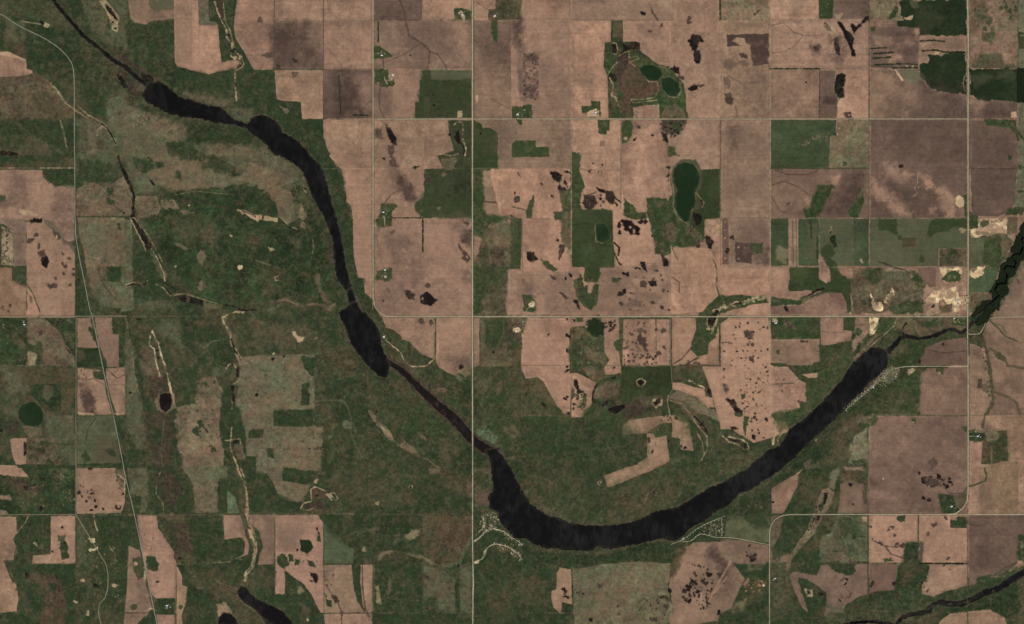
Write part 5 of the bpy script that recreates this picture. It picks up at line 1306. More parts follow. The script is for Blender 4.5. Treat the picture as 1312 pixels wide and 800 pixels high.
run('''
# ---------- tile 0,0
T 0 0
C g4 .7 20 14 ; 540,480 760,590 960,650 960,730 1200,740 1540,800 1560,960 1300,1000 1020,860 860,960 680,920 600,760 520,640
C g4 .55 20 12 ; 400,620 600,640 620,800 560,960 420,960 395,800
C b3 .45 16 12 ; 640,560 760,600 940,660 940,730 1000,800 860,860 700,800 640,700
C b3 .5 16 12 ; 700,850 1030,820 1240,880 1300,860 1420,760 1480,900 1400,960 1240,930 1040,975 900,980 760,930
C g5 .35 16 10 ; 1300,760 1440,800 1500,900 1400,880
C g4 .55 12 8 ; 420,0 640,0 660,110 650,260 560,230 470,150 430,60
C g3 .6 14 10 ; 0,0 260,0 330,90 380,140 330,160 150,100 0,60
C g4 .5 8 6 ; 20,110 135,110 135,200 70,215 20,200
C gd .8 10 6 ; 0,110 22,110 22,260 0,250
C gd .9 10 8 ; 140,195 240,260 230,330 160,370 138,350
F field soil t2 g=20 ; 0,268 40,265 70,280 135,305 135,355 165,362 170,378 120,392 0,396
C p .5 3 2 ; 0,268 40,265 110,295 135,305 135,312 60,290 0,282
F rough_pasture grass b2 m=.2 a=2 ; 0,396 130,392 180,375 230,405 262,430 300,470 340,525 378,560 378,612 0,612
C t5 .4 10 8 ; 0,396 130,392 200,395 240,430 130,450 0,430
C b1 .35 15 12 ; 150,430 370,560 370,600 60,600
L p 2 .5 ; 255,425 290,460 325,515 345,535 380,562 440,600 490,630
C mr .6 4 3 ; 80,225 135,240 135,300 100,290 55,260
C gd .55 18 12 ; 0,615 370,615 375,800 230,800 150,720 60,700 0,690
C g4 .4 10 8 ; 60,695 200,705 260,740 330,790 250,770 130,720
L p 2 .5 ; 310,620 330,690 340,755
C k .9 2 3 ; 0,775 50,778 105,788 95,800 0,800
D k .9 10 1.5 2.5 ; 130,765 215,765 225,795 130,798
P k .9 1.3 ; 195,745 215,747
C b2 .5 6 6 ; 100,735 250,745 260,800 90,800
L p 1.5 .5 ; 110,110 180,120 240,130
P k .95 3 ; 215,117
P p .7 3 ; 240,130
P gd .9 4 ; 210,75
# potholes upper
C p .5 4 4 ; 510,5 540,0 580,50 610,90 600,160 580,155 565,100 540,50
C k .95 1.5 2 ; 540,20 570,45 590,80 605,105 585,95 560,65 545,45
P k .95 1.6 ; 575,115 590,148
L p 1.2 .6 ; 520,15 550,60 565,100 575,150 600,160 605,130
C gd .6 14 8 ; 650,110 740,130 890,105 893,260 700,260 660,230
F field soil t3 ; 655,0 895,0 893,98 780,108 745,125 690,115 670,95
C g4 .8 4 4 ; 765,0 893,0 893,45 800,55 768,40
F field soil t1 g=70 s=.085 ; 893,0 1015,0 1020,125 1115,125 1135,320 1205,305 1228,325 1212,352 1130,365 1070,383 980,360 910,340 895,318
C t3 .5 4 3 ; 897,0 985,0 985,330 905,320
C t1 .35 4 2 ; 955,0 1015,0 1015,60 990,200 985,60
C t4g .75 2 2 ; 1020,0 1070,0 1070,110 1112,112 1112,132 1022,132
C gd .8 3 2 ; 1070,0 1105,0 1120,60 1128,110 1072,108
C gd .9 6 4 ; 1118,80 1145,110 1180,200 1195,300 1140,318 1128,200
C gd .9 6 3 ; 1140,0 1218,0 1210,130 1225,200 1250,235 1265,290 1312,400 1312,560 1230,540 1220,380 1255,340 1240,290 1210,270 1190,200 1160,90
C m .9 2 2 ; 1100,0 1140,0 1150,80 1135,105 1120,80
P k .9 2 ; 1135,95 1132,103
L p 2.2 .75 ; 1100,10 1115,60 1135,110 1160,150 1165,200 1190,225 1185,290 1225,320 1245,340
L p 1.4 .7 ; 1145,20 1150,70 1155,110 1180,160 1195,220 1205,265 1240,295 1250,330
P k .95 4 ; 1197,258
P k .8 2.5 ; 1170,180 1237,335
P p .7 3 ; 1205,300 1230,300
L p 2 .8 ; 1240,345 1205,365 1203,420 1210,480 1212,515
P k .8 1.5 ; 1207,440
C gd .6 14 10 ; 900,390 980,370 1080,390 1190,360 1190,480 1000,450
C b2 .5 10 8 ; 920,470 1060,490 1180,520 1180,560 1100,540 980,510
C g5 .3 8 6 ; 940,480 1080,500 1170,530 1170,550 1040,520
C g5 .4 10 6 ; 1180,560 1290,560 1300,600 1260,630 1200,600
# marshes near head of lake
C m .75 10 8 ; 590,265 700,330 800,390 790,440 760,450 730,500 690,480 600,420 610,370 680,370
C gd .5 5 5 ; 670,340 720,380 700,420 660,400 640,440
C k .9 3 3 ; 600,385 625,390 650,445 640,455 615,425
C k .9 3 3 ; 720,375 770,385 790,420 760,440 725,410
C b2 .6 6 5 ; 690,430 760,430 770,460 700,470
C mr .6 3 3 ; 790,400 830,405 820,440 790,435
C gd .6 16 10 ; 430,420 545,470 545,620 480,590 430,520
C g5 .45 14 10 ; 550,500 620,480 700,560 760,590 740,640 640,650 560,620
C b3 .55 14 12 ; 700,570 800,600 960,660 960,720 850,720 760,710 690,640
C gd .75 14 8 ; 965,640 1180,640 1290,700 1312,740 1140,735 960,725
C gd .7 8 6 ; 850,730 950,725 1050,800 870,800
C b3 .5 12 10 ; 1040,735 1290,750 1290,800 1060,800
C g4 .5 14 12 ; 600,640 850,700 850,800 620,800
L p 2 .55 ; 395,540 450,590 520,625
L p 3 .6 ; 500,690 500,665 530,645 560,670 580,710 595,740
L k 1.6 .8 ; 520,635 550,660 570,690 595,740
C b3 .4 10 8 ; 450,630 520,640 500,700 540,780 460,790
C m .4 3 3 ; 490,710 540,730 530,780 500,760
# ---------- tile 1,0
T 1 0
C gd .75 14 8 ; 0,362 90,360 100,515 230,522 235,610 345,612 350,800 280,800 200,710 120,640 60,590 0,590
C b3 .8 2 2 ; 122,545 165,560 172,575 150,580
F field soil t2 g=0 ; -95,0 90,0 88,358 -10,358 -50,290 -80,235 -105,200 -115,130 -97,0
P t5 .6 3 ; 18,104
C t5 .6 4 4 ; 30,285 75,265 100,290 60,300
F field soil t2 g=5 ; 95,0 595,0 595,102 95,106
C t4 .4 10 8 ; 95,0 160,0 150,80 110,100 95,60
L t4 1.2 .4 ; 365,0 380,60 420,95
F field soil t3d g=10 m=.06 ; 92,108 345,108 343,352 90,354
C t5 .65 20 10 ; 95,130 190,130 215,190 160,230 95,250
C t5 .55 14 8 ; 240,120 265,120 255,210 235,290 215,300 225,230
C t5 .5 14 8 ; 92,200 200,210 215,340 95,352
C t5 .55 10 6 ; 255,240 300,250 340,300 340,350 240,350
C t5 .7 4 4 ; 180,290 215,310 200,330
C k .4 4 4 ; 180,295 212,315 198,326
C m .9 2 2 ; 105,330 125,335 122,352 103,350
F field soil t2 g=82 ; 348,108 595,110 595,352 348,352
L t4 1 .5 ; 350,230 400,290 450,350
L t4 1 .35 ; 380,260 420,300
C t4 .3 8 6 ; 360,110 590,110 590,135 380,130
F field soil t2p g=90 s=.119 ; 95,362 343,360 343,610 235,612 232,522 140,520 105,510
C t5 .6 3 3 ; 185,370 215,372 205,395 190,400
F field soil t4 g=90 s=.085 m=.08 ; 348,358 597,358 597,606 345,608
C t5 .7 22 10 ; 400,370 480,365 470,440 510,500 520,560 430,600 390,480
C t5 .8 10 6 ; 475,440 515,440 515,490 490,500
C t2 .45 12 8 ; 510,400 590,390 590,560 540,520
L gd 1 .8 ; 425,390 430,480 435,590
C t5 .7 4 4 ; 530,565 555,570 550,590 530,590
L gd 1.5 .8 ; 500,592 575,592
F field soil t4 g=70 m=.06 ; 608,0 855,0 853,105 608,102
C t5 .4 8 6 ; 660,80 740,70 745,98 640,96
F field soil t1 g=40 ; 858,0 1105,0 1105,108 858,108
C gd .95 4 4 ; 1015,45 1050,42 1105,60 1100,108 1020,105
P p .8 2.5 ; 1050,65 1060,85 1065,98
F field soil t3 g=15 m=.08 ; 608,108 1105,112 1105,352 608,352
C t4 .6 20 12 ; 760,110 1000,115 1020,250 960,300 780,200
C t1 .35 18 8 ; 1000,115 1080,150 1060,240 1000,200 1030,160
C t4 .55 8 6 ; 780,200 830,230 900,300 870,350 780,350
L t5 2.2 .55 ; 735,0 760,60 770,120 785,185 830,210 870,240 890,265
L t5 1.6 .5 ; 890,265 885,320 882,352
L t5 2.2 .5 ; 890,265 930,280 970,335 990,400
L t5 1 .5 ; 620,352 660,320 760,280 830,230
L gd 1.4 .85 ; 627,115 627,215
P k .7 2 ; 790,284
C gd .95 3 2 ; 603,235 630,235 670,265 700,290 650,298 605,305
L p 1 .6 ; 610,275 650,270 690,290
F field soil t3 g=85 ; 605,360 855,362 855,408 838,410 835,525 815,525 815,606 605,606
C t4 .55 12 8 ; 610,440 690,450 700,600 610,600
C t2 .5 10 6 ; 700,380 830,370 830,600 705,600
L t5 1 .8 ; 650,300 655,350 640,430 630,500 635,560 660,610
C gd .95 3 3 ; 606,356 675,356 680,410 640,420 610,425
C g2 .9 3 3 ; 630,410 690,420 705,408 712,430 690,445 640,445
L p 1.2 .7 ; 655,365 658,400 672,430
P p .9 1.5 ; 700,385 690,405
F hay_field crop g2 m=.12 ; 855,362 1105,362 1105,605 815,607 815,525 835,525 840,410 855,408
C gd .6 14 8 ; 855,365 890,365 890,430 860,600 820,600 845,450
C g5 .55 3 2 ; 895,360 1105,360 1105,405 1010,412 900,410
C gd .5 20 12 ; 900,420 1100,420 1100,540 1000,560 920,500
C g3 .5 4 2 ; 860,500 893,500 893,600 858,600
L t5 1.2 .5 ; 970,440 1010,490 1040,525
P k .8 1.3 ; 908,490 960,550 912,540
C p .7 3 3 ; 1035,570 1058,570 1055,602 1030,605
F field soil t2p g=88 s=.085 ; 345,615 597,615 597,866 525,865 450,835 385,800 365,760 345,690
L t2 1.5 .5 ; 430,730 500,800
L t4 1 .4 ; 535,620 520,700 480,760
F field soil t2p g=92 ; 605,618 852,618 855,800 840,860 790,862 605,865
C k .75 4 4 ; 665,650 690,655 715,700 722,745 700,740 680,700
C t5 .8 6 5 ; 610,670 650,650 645,710 615,700
C t5 .8 5 5 ; 675,745 705,745 700,800 680,790
C t5 .7 4 4 ; 640,620 680,640 670,655
F field soil t2p g=90 ; 862,618 985,618 990,700 1015,770 935,800 862,805
F hay_field crop g2 ; 985,618 1105,618 1105,866 960,866 930,800 1015,772 990,690
F hay_field crop gd ; 1115,618 1150,620 1160,660 1200,655 1240,680 1240,760 1235,866 1112,866
C g3 .4 10 6 ; 1160,640 1240,690 1230,800 1170,800
P k .9 1.5 ; 1150,684 992,690
C k .95 3 3 ; 1020,675 1040,670 1045,710 1055,740 1035,738 1018,705
L p 1.5 .7 ; 1015,640 1030,625 1060,630 1060,690
L p 2 .8 ; 1060,715 1075,760 1070,800
L p 1.6 .7 ; 1035,790 1005,800 945,790
L k 1.5 .8 ; 1055,740 1070,770 1062,800
F field soil t3 g=90 m=.07 ; 1115,108 1375,108 1375,606 1112,606
C t4 .65 30 20 ; 1130,120 1300,110 1340,260 1200,300 1130,200
C t5 .45 30 16 ; 1160,220 1280,250 1290,340 1180,400
C t2 .35 30 16 ; 1130,300 1240,380 1290,480 1150,470
L t4 1 .7 ; 1150,110 1190,150
L t4 1 .7 ; 1200,500 1260,540 1310,560
C p .9 2 2 ; 1128,490 1138,490 1136,525 1128,525
C gd .95 4 3 ; 1200,60 1235,80 1240,150 1235,215 1215,210 1205,130
F field soil t2 ; 1115,0 1225,0 1225,45 1190,48 1190,105 1115,105
L t5 .8 .4 ; 1130,10 1180,50 1215,5
F brush grass b2 m=.2 ; 1228,0 1365,0 1365,105 1192,105 1192,48 1226,46
C g2 .4 10 8 ; 1240,10 1330,10 1330,100 1260,60
P p .9 2 ; 1222,82
F field soil t3 g=0 ; 1115,618 1700,618 1700,866 1375,866 1350,866 1245,866 1245,690 1200,655
C t4 .5 20 12 ; 1240,640 1330,650 1320,800 1240,790
''')
run('''
# ---------- tile 2,0
T 2 0
F field soil t2 g=90 m=.04 ; 62,0 302,0 302,105 62,105
C t1 .4 14 8 ; 70,40 300,40 300,100 70,100
F field soil t3l g=3 ; 308,0 825,0 825,104 308,104
C t4 .5 8 5 ; 308,0 500,0 470,15 308,20
C t3 .4 4 3 ; 310,20 520,20 510,100 310,100
L t1 1 .5 ; 430,20 350,70
C k .9 3 3 ; 660,62 688,66 680,78 665,72
C t5 .7 3 4 ; 700,20 715,25 725,65 750,100 770,130 760,140 740,100 715,70
F field soil t2 g=60 m=.05 ; 62,108 302,108 302,606 100,606 62,540 60,300
C t4 .35 25 14 ; 130,300 220,340 240,400 150,400
F field soil t2 g=90 m=.05 ; -5,108 62,108 62,606 -5,606
C t5 .6 12 6 ; 0,108 50,108 55,250 0,230
C t4 .7 6 4 ; 25,210 60,250 60,520 40,510
C t5 .6 6 6 ; 60,280 130,280 130,510 60,510
D k .55 30 1 2 ; 60,270 130,280 128,515 62,515
D t1 .6 30 1 2 ; 60,270 130,280 128,515 62,515
F field soil t1 g=50 ; 310,108 508,106 508,215 475,218 468,340 485,400 495,606 310,606
C t4 .35 14 8 ; 330,370 420,380 420,440 350,430
F field soil t2 g=90 m=.05 ; 568,110 815,108 815,300 815,340 740,320 690,285 660,260 640,218 568,215
C t4 .35 12 8 ; 640,130 760,120 770,190 680,190
P t5 .7 2.5 ; 765,130 707,160
F field soil t2 g=90 s=.068 ; 828,0 1062,0 1062,160 1100,180 1090,330 1070,380 1070,606 905,606 895,560 890,480 880,430 850,390 815,340 815,110 828,106
L t1 1.5 .5 ; 820,0 820,105
C k .95 3 3 ; 905,210 925,180 965,182 985,215 970,215 955,195 955,235 940,260 920,255 912,230
C k .95 3 3 ; 935,265 960,262 970,285 960,325 940,322 930,295
L k 1.6 .9 ; 935,255 940,275
P t5 .8 3 ; 908,95 905,110
C k .9 3 3 ; 895,455 930,440 955,432 950,455 915,465
P t5 .8 2.5 ; 970,440
C t5 .8 3 3 ; 855,385 885,400 878,410 855,402
C k .9 4 4 ; 815,352 855,348 860,380 830,378
P k .8 3 ; 795,350
F rough_pasture grass b4 m=.08 ; 1070,0 1315,0 1315,104 1070,104
C t2 .4 6 4 ; 1075,35 1310,35 1310,100 1075,100
L gd 2 .9 ; 1067,0 1067,104
C gd .8 3 3 ; 1235,75 1270,45 1280,48 1245,82
F field soil t2p g=0 m=.06 ; 1062,106 1315,106 1315,606 1070,606 1075,330 1095,300 1100,180 1062,160
C t5 .9 3 2 ; 1102,180 1315,174 1315,235 1235,240 1200,220 1190,195 1150,190 1130,210 1165,235 1105,238
C t5 .9 4 4 ; 1225,235 1315,235 1315,330 1240,335 1230,300
C t5 .8 3 3 ; 1165,275 1205,280 1205,300 1175,295
C t4 .8 6 6 ; 1085,315 1200,312 1220,335 1085,350
C t4 .8 5 5 ; 1075,385 1110,400 1125,445 1110,460 1090,440
C t5 .85 5 4 ; 1090,480 1120,475 1130,510 1120,540 1100,530
C t4 .55 25 12 ; 1130,370 1310,350 1310,600 1150,600
C t4 .4 8 6 ; 1120,110 1310,110 1310,140 1150,140
L t4 1.2 .6 ; 1110,390 1180,430 1310,415
L t5 1 .5 ; 1145,540 1155,600
# big wetland
F wetland_meadow marsh gd m=.12 ; 508,105 568,105 568,215 640,215 660,265 740,325 800,345 850,395 880,430 890,480 895,570 905,606 755,606 755,540 690,540 620,552 625,606 495,606 490,400 470,340 475,218 505,215
C b2 .6 3 3 ; 520,110 565,115 565,190 520,190
C mr .8 8 6 ; 550,285 600,290 640,345 690,400 740,420 750,460 700,505 600,505 540,460 520,400 525,340
C m .8 8 6 ; 560,270 600,280 590,340 530,420 522,380
C b1 .5 10 6 ; 600,370 640,370 660,430 620,440
C k .7 5 6 ; 575,230 620,215 655,220 655,245 600,255 560,275 545,300
C k .6 5 6 ; 490,375 530,390 530,420 495,410
D k .7 8 1 2 ; 640,250 690,290 680,300 640,270
C k .95 2 2 ; 510,225 530,225 540,260 530,278 515,265
L p 1 .6 ; 508,222 535,222 542,260 535,280 515,275
C mr .8 6 6 ; 560,490 620,500 600,560 620,600 570,600 550,540
C b2 .7 6 6 ; 500,400 530,450 540,520 520,540 500,480
L p 1.5 .6 ; 500,400 520,440 510,490 530,500 545,540 560,580
L p 1.3 .6 ; 540,320 510,350 490,390
L p 1.3 .6 ; 690,400 700,420 745,420 750,470 730,500 680,510 610,510 620,530 690,520 740,515
L p 1 .6 ; 545,290 575,270 600,265 600,295 640,290 650,300 630,310 600,320 630,340
L p .9 .6 ; 750,340 790,350 800,370
L p 1 .45 ; 770,460 810,500 850,500 870,460 860,420
C b2 .7 8 6 ; 770,560 830,540 870,560 890,606 770,606
L p .8 .4 ; 770,590 790,550 850,540 885,590
L p 1.2 .5 ; 700,545 750,535 755,600
W algae_pond ; 650,352 680,335 720,333 760,355 772,385 745,415 700,410 670,385
W algae_pond ; 765,402 810,395 850,425 862,465 840,495 800,490 770,455
P k .95 4 ; 835,358
# below road 153
F field soil t1 g=85 ; 310,615 558,615 560,700 558,1060 340,1060 345,800 310,785
F field soil t1 g=75 ; 560,615 765,618 775,680 800,740 795,800 800,1010 830,990 800,1030 690,1080 650,1095 560,1060
P k .8 2.5 ; 650,652 720,695 628,715
C t4 .5 10 8 ; 610,620 660,640 640,680 600,670
C gd .9 4 4 ; 562,615 610,618 620,660 600,725 565,735
P p .8 2.5 ; 585,710
C gd .95 3 2 ; 440,615 500,615 500,668 485,670 485,690 445,688
D p .6 5 .8 1.2 ; 450,620 490,620 490,660 450,660
C t4 .5 3 2 ; 450,722 478,722 475,750 450,750
C gd .95 3 2 ; 0,740 20,722 120,722 122,755 190,755 190,805 0,805
C gd .95 3 2 ; 308,782 345,785 355,800 345,840 308,840
C m .8 10 8 ; 765,615 905,610 870,660 850,690 800,700 770,660
C gd .7 6 6 ; 800,620 880,625 860,670 810,660
D k .8 10 2 3 ; 770,620 880,625 860,700 780,700
P t2 .9 6 ; 800,712
C k .85 4 4 ; 770,680 790,690 800,730 770,720
C t5 .85 6 4 ; 880,690 910,685 920,715 895,720
C m .9 5 4 ; 868,735 910,722 935,735 930,765 880,765
C b2 .8 6 6 ; 880,735 925,735 915,750 885,752
F field soil t2 g=90 ; 905,615 1065,615 1065,1070 980,1072 940,1040 900,1000 880,960 840,880 820,800 840,720 870,690
C gd .8 8 6 ; 800,740 830,760 850,800 800,800
F field soil t3l g=90 ; 1075,615 1318,615 1318,900 1075,900
C t5 .6 14 8 ; 1110,650 1160,650 1165,760 1130,780
C t4 .4 20 10 ; 1090,640 1310,700 1310,790 1100,780
# farmstead greens
C gd .95 3 3 ; 0,545 50,548 60,538 102,538 104,605 0,608
C gd .95 3 3 ; 358,545 405,543 408,518 450,520 455,595 440,595 430,560 385,580 358,585
C p .9 2 2 ; 385,575 430,560 445,570 445,597 392,597 390,606
C gd .9 3 3 ; 15,608 50,610 50,645 30,630
# ---------- tile 3,0
T 3 0
F field soil t1 g=30 ; 15,0 255,0 260,98 15,100
C p .25 14 10 ; 30,0 240,0 200,60 60,80
F hay_field crop gd g=90 s=.12 ; 260,0 338,0 330,98 262,98
D p .5 8 .8 1.5 ; 265,20 325,20 325,95 265,95
F field soil t4 g=20 ; 338,0 515,0 515,98 330,98
C t5 .7 8 6 ; 485,50 515,35 515,98 490,90
C p .4 6 5 ; 340,70 375,75 375,98 340,98
F field soil t2 g=0 ; 15,106 515,104 515,350 15,352
L t4 1.2 .7 ; 15,132 80,118 130,165 180,182 240,185 290,178
L t4 1 .7 ; 180,185 130,240 90,262 20,275
C k .95 3 3 ; 230,240 250,238 262,255 245,265
C t5 .6 8 5 ; 215,232 262,240 262,265 230,265
C k .85 3 3 ; 285,122 300,118 320,150 325,160 310,160
P t3 .9 1.6 ; 293,130
C k .95 4 4 ; 355,112 380,120 395,150 430,175 440,200 430,225 445,260 445,290 430,290 420,235 400,200 385,165
C k .95 3 3 ; 425,120 440,125 450,140 480,115 495,85 515,85 515,100 460,145 440,175 428,150
C k .95 3 3 ; 340,195 355,195 372,250 365,285 345,270
C t5 .55 12 10 ; 330,180 375,180 400,260 370,330 340,300
C t4 .7 10 8 ; 350,270 380,350 340,350
C p .4 6 5 ; 300,110 360,180 330,200 290,130
L t5 1 .6 ; 380,250 410,230
F field soil t2 g=90 ; 15,360 258,360 262,606 15,606
P k .8 1.4 ; 195,423
L t5 1 .4 ; 195,400 235,365
F field soil t4 g=90 m=.08 ; 262,362 345,362 345,470 362,540 350,606 264,606
C t5 .8 6 5 ; 275,500 340,490 355,520 340,535 280,530
F field soil t1 g=45 ; 380,355 515,355 515,606 352,606 360,520 395,500 400,400
C k .95 3 3 ; 350,385 378,372 395,385 395,420 385,450 392,495 370,505 345,480 342,430
P p .7 3 ; 365,535 375,520
C m .8 3 3 ; 390,580 420,575 430,600 400,605
P p .6 1.5 ; 415,590
C gd .9 4 2 ; 410,606 440,606 438,618 412,616
F rough_pasture grass b4 ; 520,0 680,0 660,30 685,60 690,100 660,105 522,104
C gd .95 3 3 ; 615,92 655,30 668,45 655,85 630,98
P k .8 1.5 ; 573,17 658,18
F woodland crop wf a=2 ; 670,0 1018,0 1018,185 775,180 765,145 660,135 660,105 740,100 690,100 685,60
C g4 .6 5 5 ; 720,0 765,0 770,35 740,35
C p .7 3 3 ; 695,90 740,80 735,102 700,102
C g3 .25 20 10 ; 770,20 900,100 800,170 760,100
F field soil t4 g=15 m=.09 ; 525,108 660,108 660,135 765,145 775,185 770,350 525,350
C t2 .6 8 6 ; 530,112 655,112 655,130 530,132
C t5 .5 18 10 ; 640,170 760,160 760,250 700,310 640,230
C t2 .6 12 10 ; 540,200 640,200 690,220 680,250 560,240
C t1 .7 6 6 ; 755,145 770,145 772,210 765,195
C t1 .7 10 8 ; 610,270 690,285 690,310 640,315
C t2 .5 10 8 ; 690,190 740,200 740,230 700,220
C gd .8 4 3 ; 525,138 550,140 550,160 525,160
L gd 1.4 .8 ; 527,250 610,246
L gd 1.4 .8 ; 540,278 640,270
L gd 1.4 .8 ; 540,300 630,294
L t5 2 .7 ; 530,340 640,345
L gd 1.6 .8 ; 550,335 700,328 765,332
L gd 1.4 .8 ; 640,350 765,348
P p .7 1.5 ; 710,340 740,342
F field soil t3 g=5 ; 778,185 1016,188 1016,268 880,265 875,285 825,285 820,320 775,330
C t4 .5 14 8 ; 900,215 1010,220 1000,255 920,250
L gd 1.5 .85 ; 780,212 850,208 905,215
L gd 1.5 .85 ; 790,262 860,258 905,268 1010,270
L t1 2 .7 ; 780,200 800,190
C p .4 5 3 ; 780,225 830,220 790,240
P p .8 3 ; 865,275
F woodland crop wf a=2 ; 820,320 825,285 880,285 905,272 1016,272 1016,482 960,482 870,470 820,440 800,400 775,390 775,330
C g4 .5 5 5 ; 776,370 810,400 800,440 776,420
D p .6 6 .7 1.2 ; 975,420 1015,420 1015,480 975,475
C s .9 2 2 ; 978,482 1005,482 1005,502 985,502
L t2 1 .7 ; 1008,390 1000,430 1010,470
F field soil t3d g=85 s=.068 m=.09 ; 525,355 772,355 775,390 800,440 870,470 960,482 1016,485 1016,606 525,606
C t2p .5 20 12 ; 525,360 650,360 640,500 600,600 525,600
C t5 .55 30 14 ; 780,445 1010,490 1010,600 790,600
C t4 .6 20 10 ; 800,480 900,520 870,600 810,590
C g5 .85 4 2 ; 675,358 770,358 770,440 735,430 700,405
C s .7 4 3 ; 650,358 675,375 690,415 672,400
C t2 .3 16 10 ; 720,420 770,450 770,560 700,500
F rough_pasture grass b2m g=40 m=.12 ; 1035,0 1280,0 1280,350 1035,350
C t3 .8 10 8 ; 1110,0 1180,20 1220,120 1280,180 1275,275 1040,290 1040,180 1090,160 1140,120
D gd .6 26 1.2 3.6 ; 1050,20 1110,30 1180,130 1160,210 1100,200 1050,80
D gd .7 16 1.2 3.6 ; 1180,0 1275,10 1265,140 1230,60 1180,50
C g3 .5 4 4 ; 1085,280 1205,280 1210,320 1250,320 1280,350 1060,350
C gd .5 5 5 ; 1105,170 1165,165 1165,210 1100,215
C t1 .6 6 4 ; 1205,275 1240,290 1240,320 1215,325
F woodland crop wf a=2 ; 1035,355 1312,352 1330,352 1330,525 1235,525 1180,512 1120,520 1060,505 1035,480
C g4 .35 12 10 ; 1040,400 1060,440 1240,360 1270,400 1260,420 1100,380
F field soil t4 g=20 m=.08 ; 1038,500 1060,508 1120,522 1180,515 1280,525 1280,606 1036,606
C t5 .5 14 10 ; 1110,530 1200,560 1240,600 1100,600
C t2 .5 8 6 ; 1040,510 1120,530 1060,590
C p .95 2 2 ; 1245,578 1270,572 1276,600 1245,606
F pasture grass g5 ; 1284,0 1330,0 1330,1080 1282,1080
C g2 .8 3 3 ; 1284,185 1320,185 1320,250 1284,250
C gd .9 3 3 ; 1282,165 1320,165 1320,180 1282,180
C wf .95 2 2 ; 1280,352 1320,352 1320,525 1280,525
L gd 3 .8 ; 1278,670 1300,705 1315,712
F hay_field crop gc g=2 s=.085 ; 15,615 350,615 350,695 318,700 312,862 15,865
D b4 .8 55 .8 1.8 ; 130,750 180,715 260,690 310,670 310,720 240,720 170,760
C gcl .4 12 10 ; 15,700 120,690 140,740 15,760
L gd 1.2 .5 ; 140,650 170,700
C gd .5 8 6 ; 20,850 150,850 150,862 20,862
F rough_pasture grass b4 m=.1 g=60 ; 355,618 518,618 518,862 312,862 320,700 350,695
C g4 .4 12 8 ; 380,740 515,760 515,860 390,860
P p .6 1.5 ; 355,690 365,660 415,675
P gd .8 3 ; 345,690 392,840
F field soil t4 g=90 s=.119 m=.06 ; 525,615 1018,615 1018,1118 525,1118
C t5 .35 30 14 ; 655,620 1010,620 1010,800 700,780
F field soil t4 g=0 s=.068 ; 1036,618 1110,620 1280,650 1280,860 1036,860
C gd .9 4 4 ; 1110,615 1270,615 1278,680 1250,655 1120,645
C t5 .35 20 10 ; 1050,700 1180,690 1270,740 1270,850 1050,850
L gd 2.5 .9 ; 1235,640 1275,690 1280,720
''')
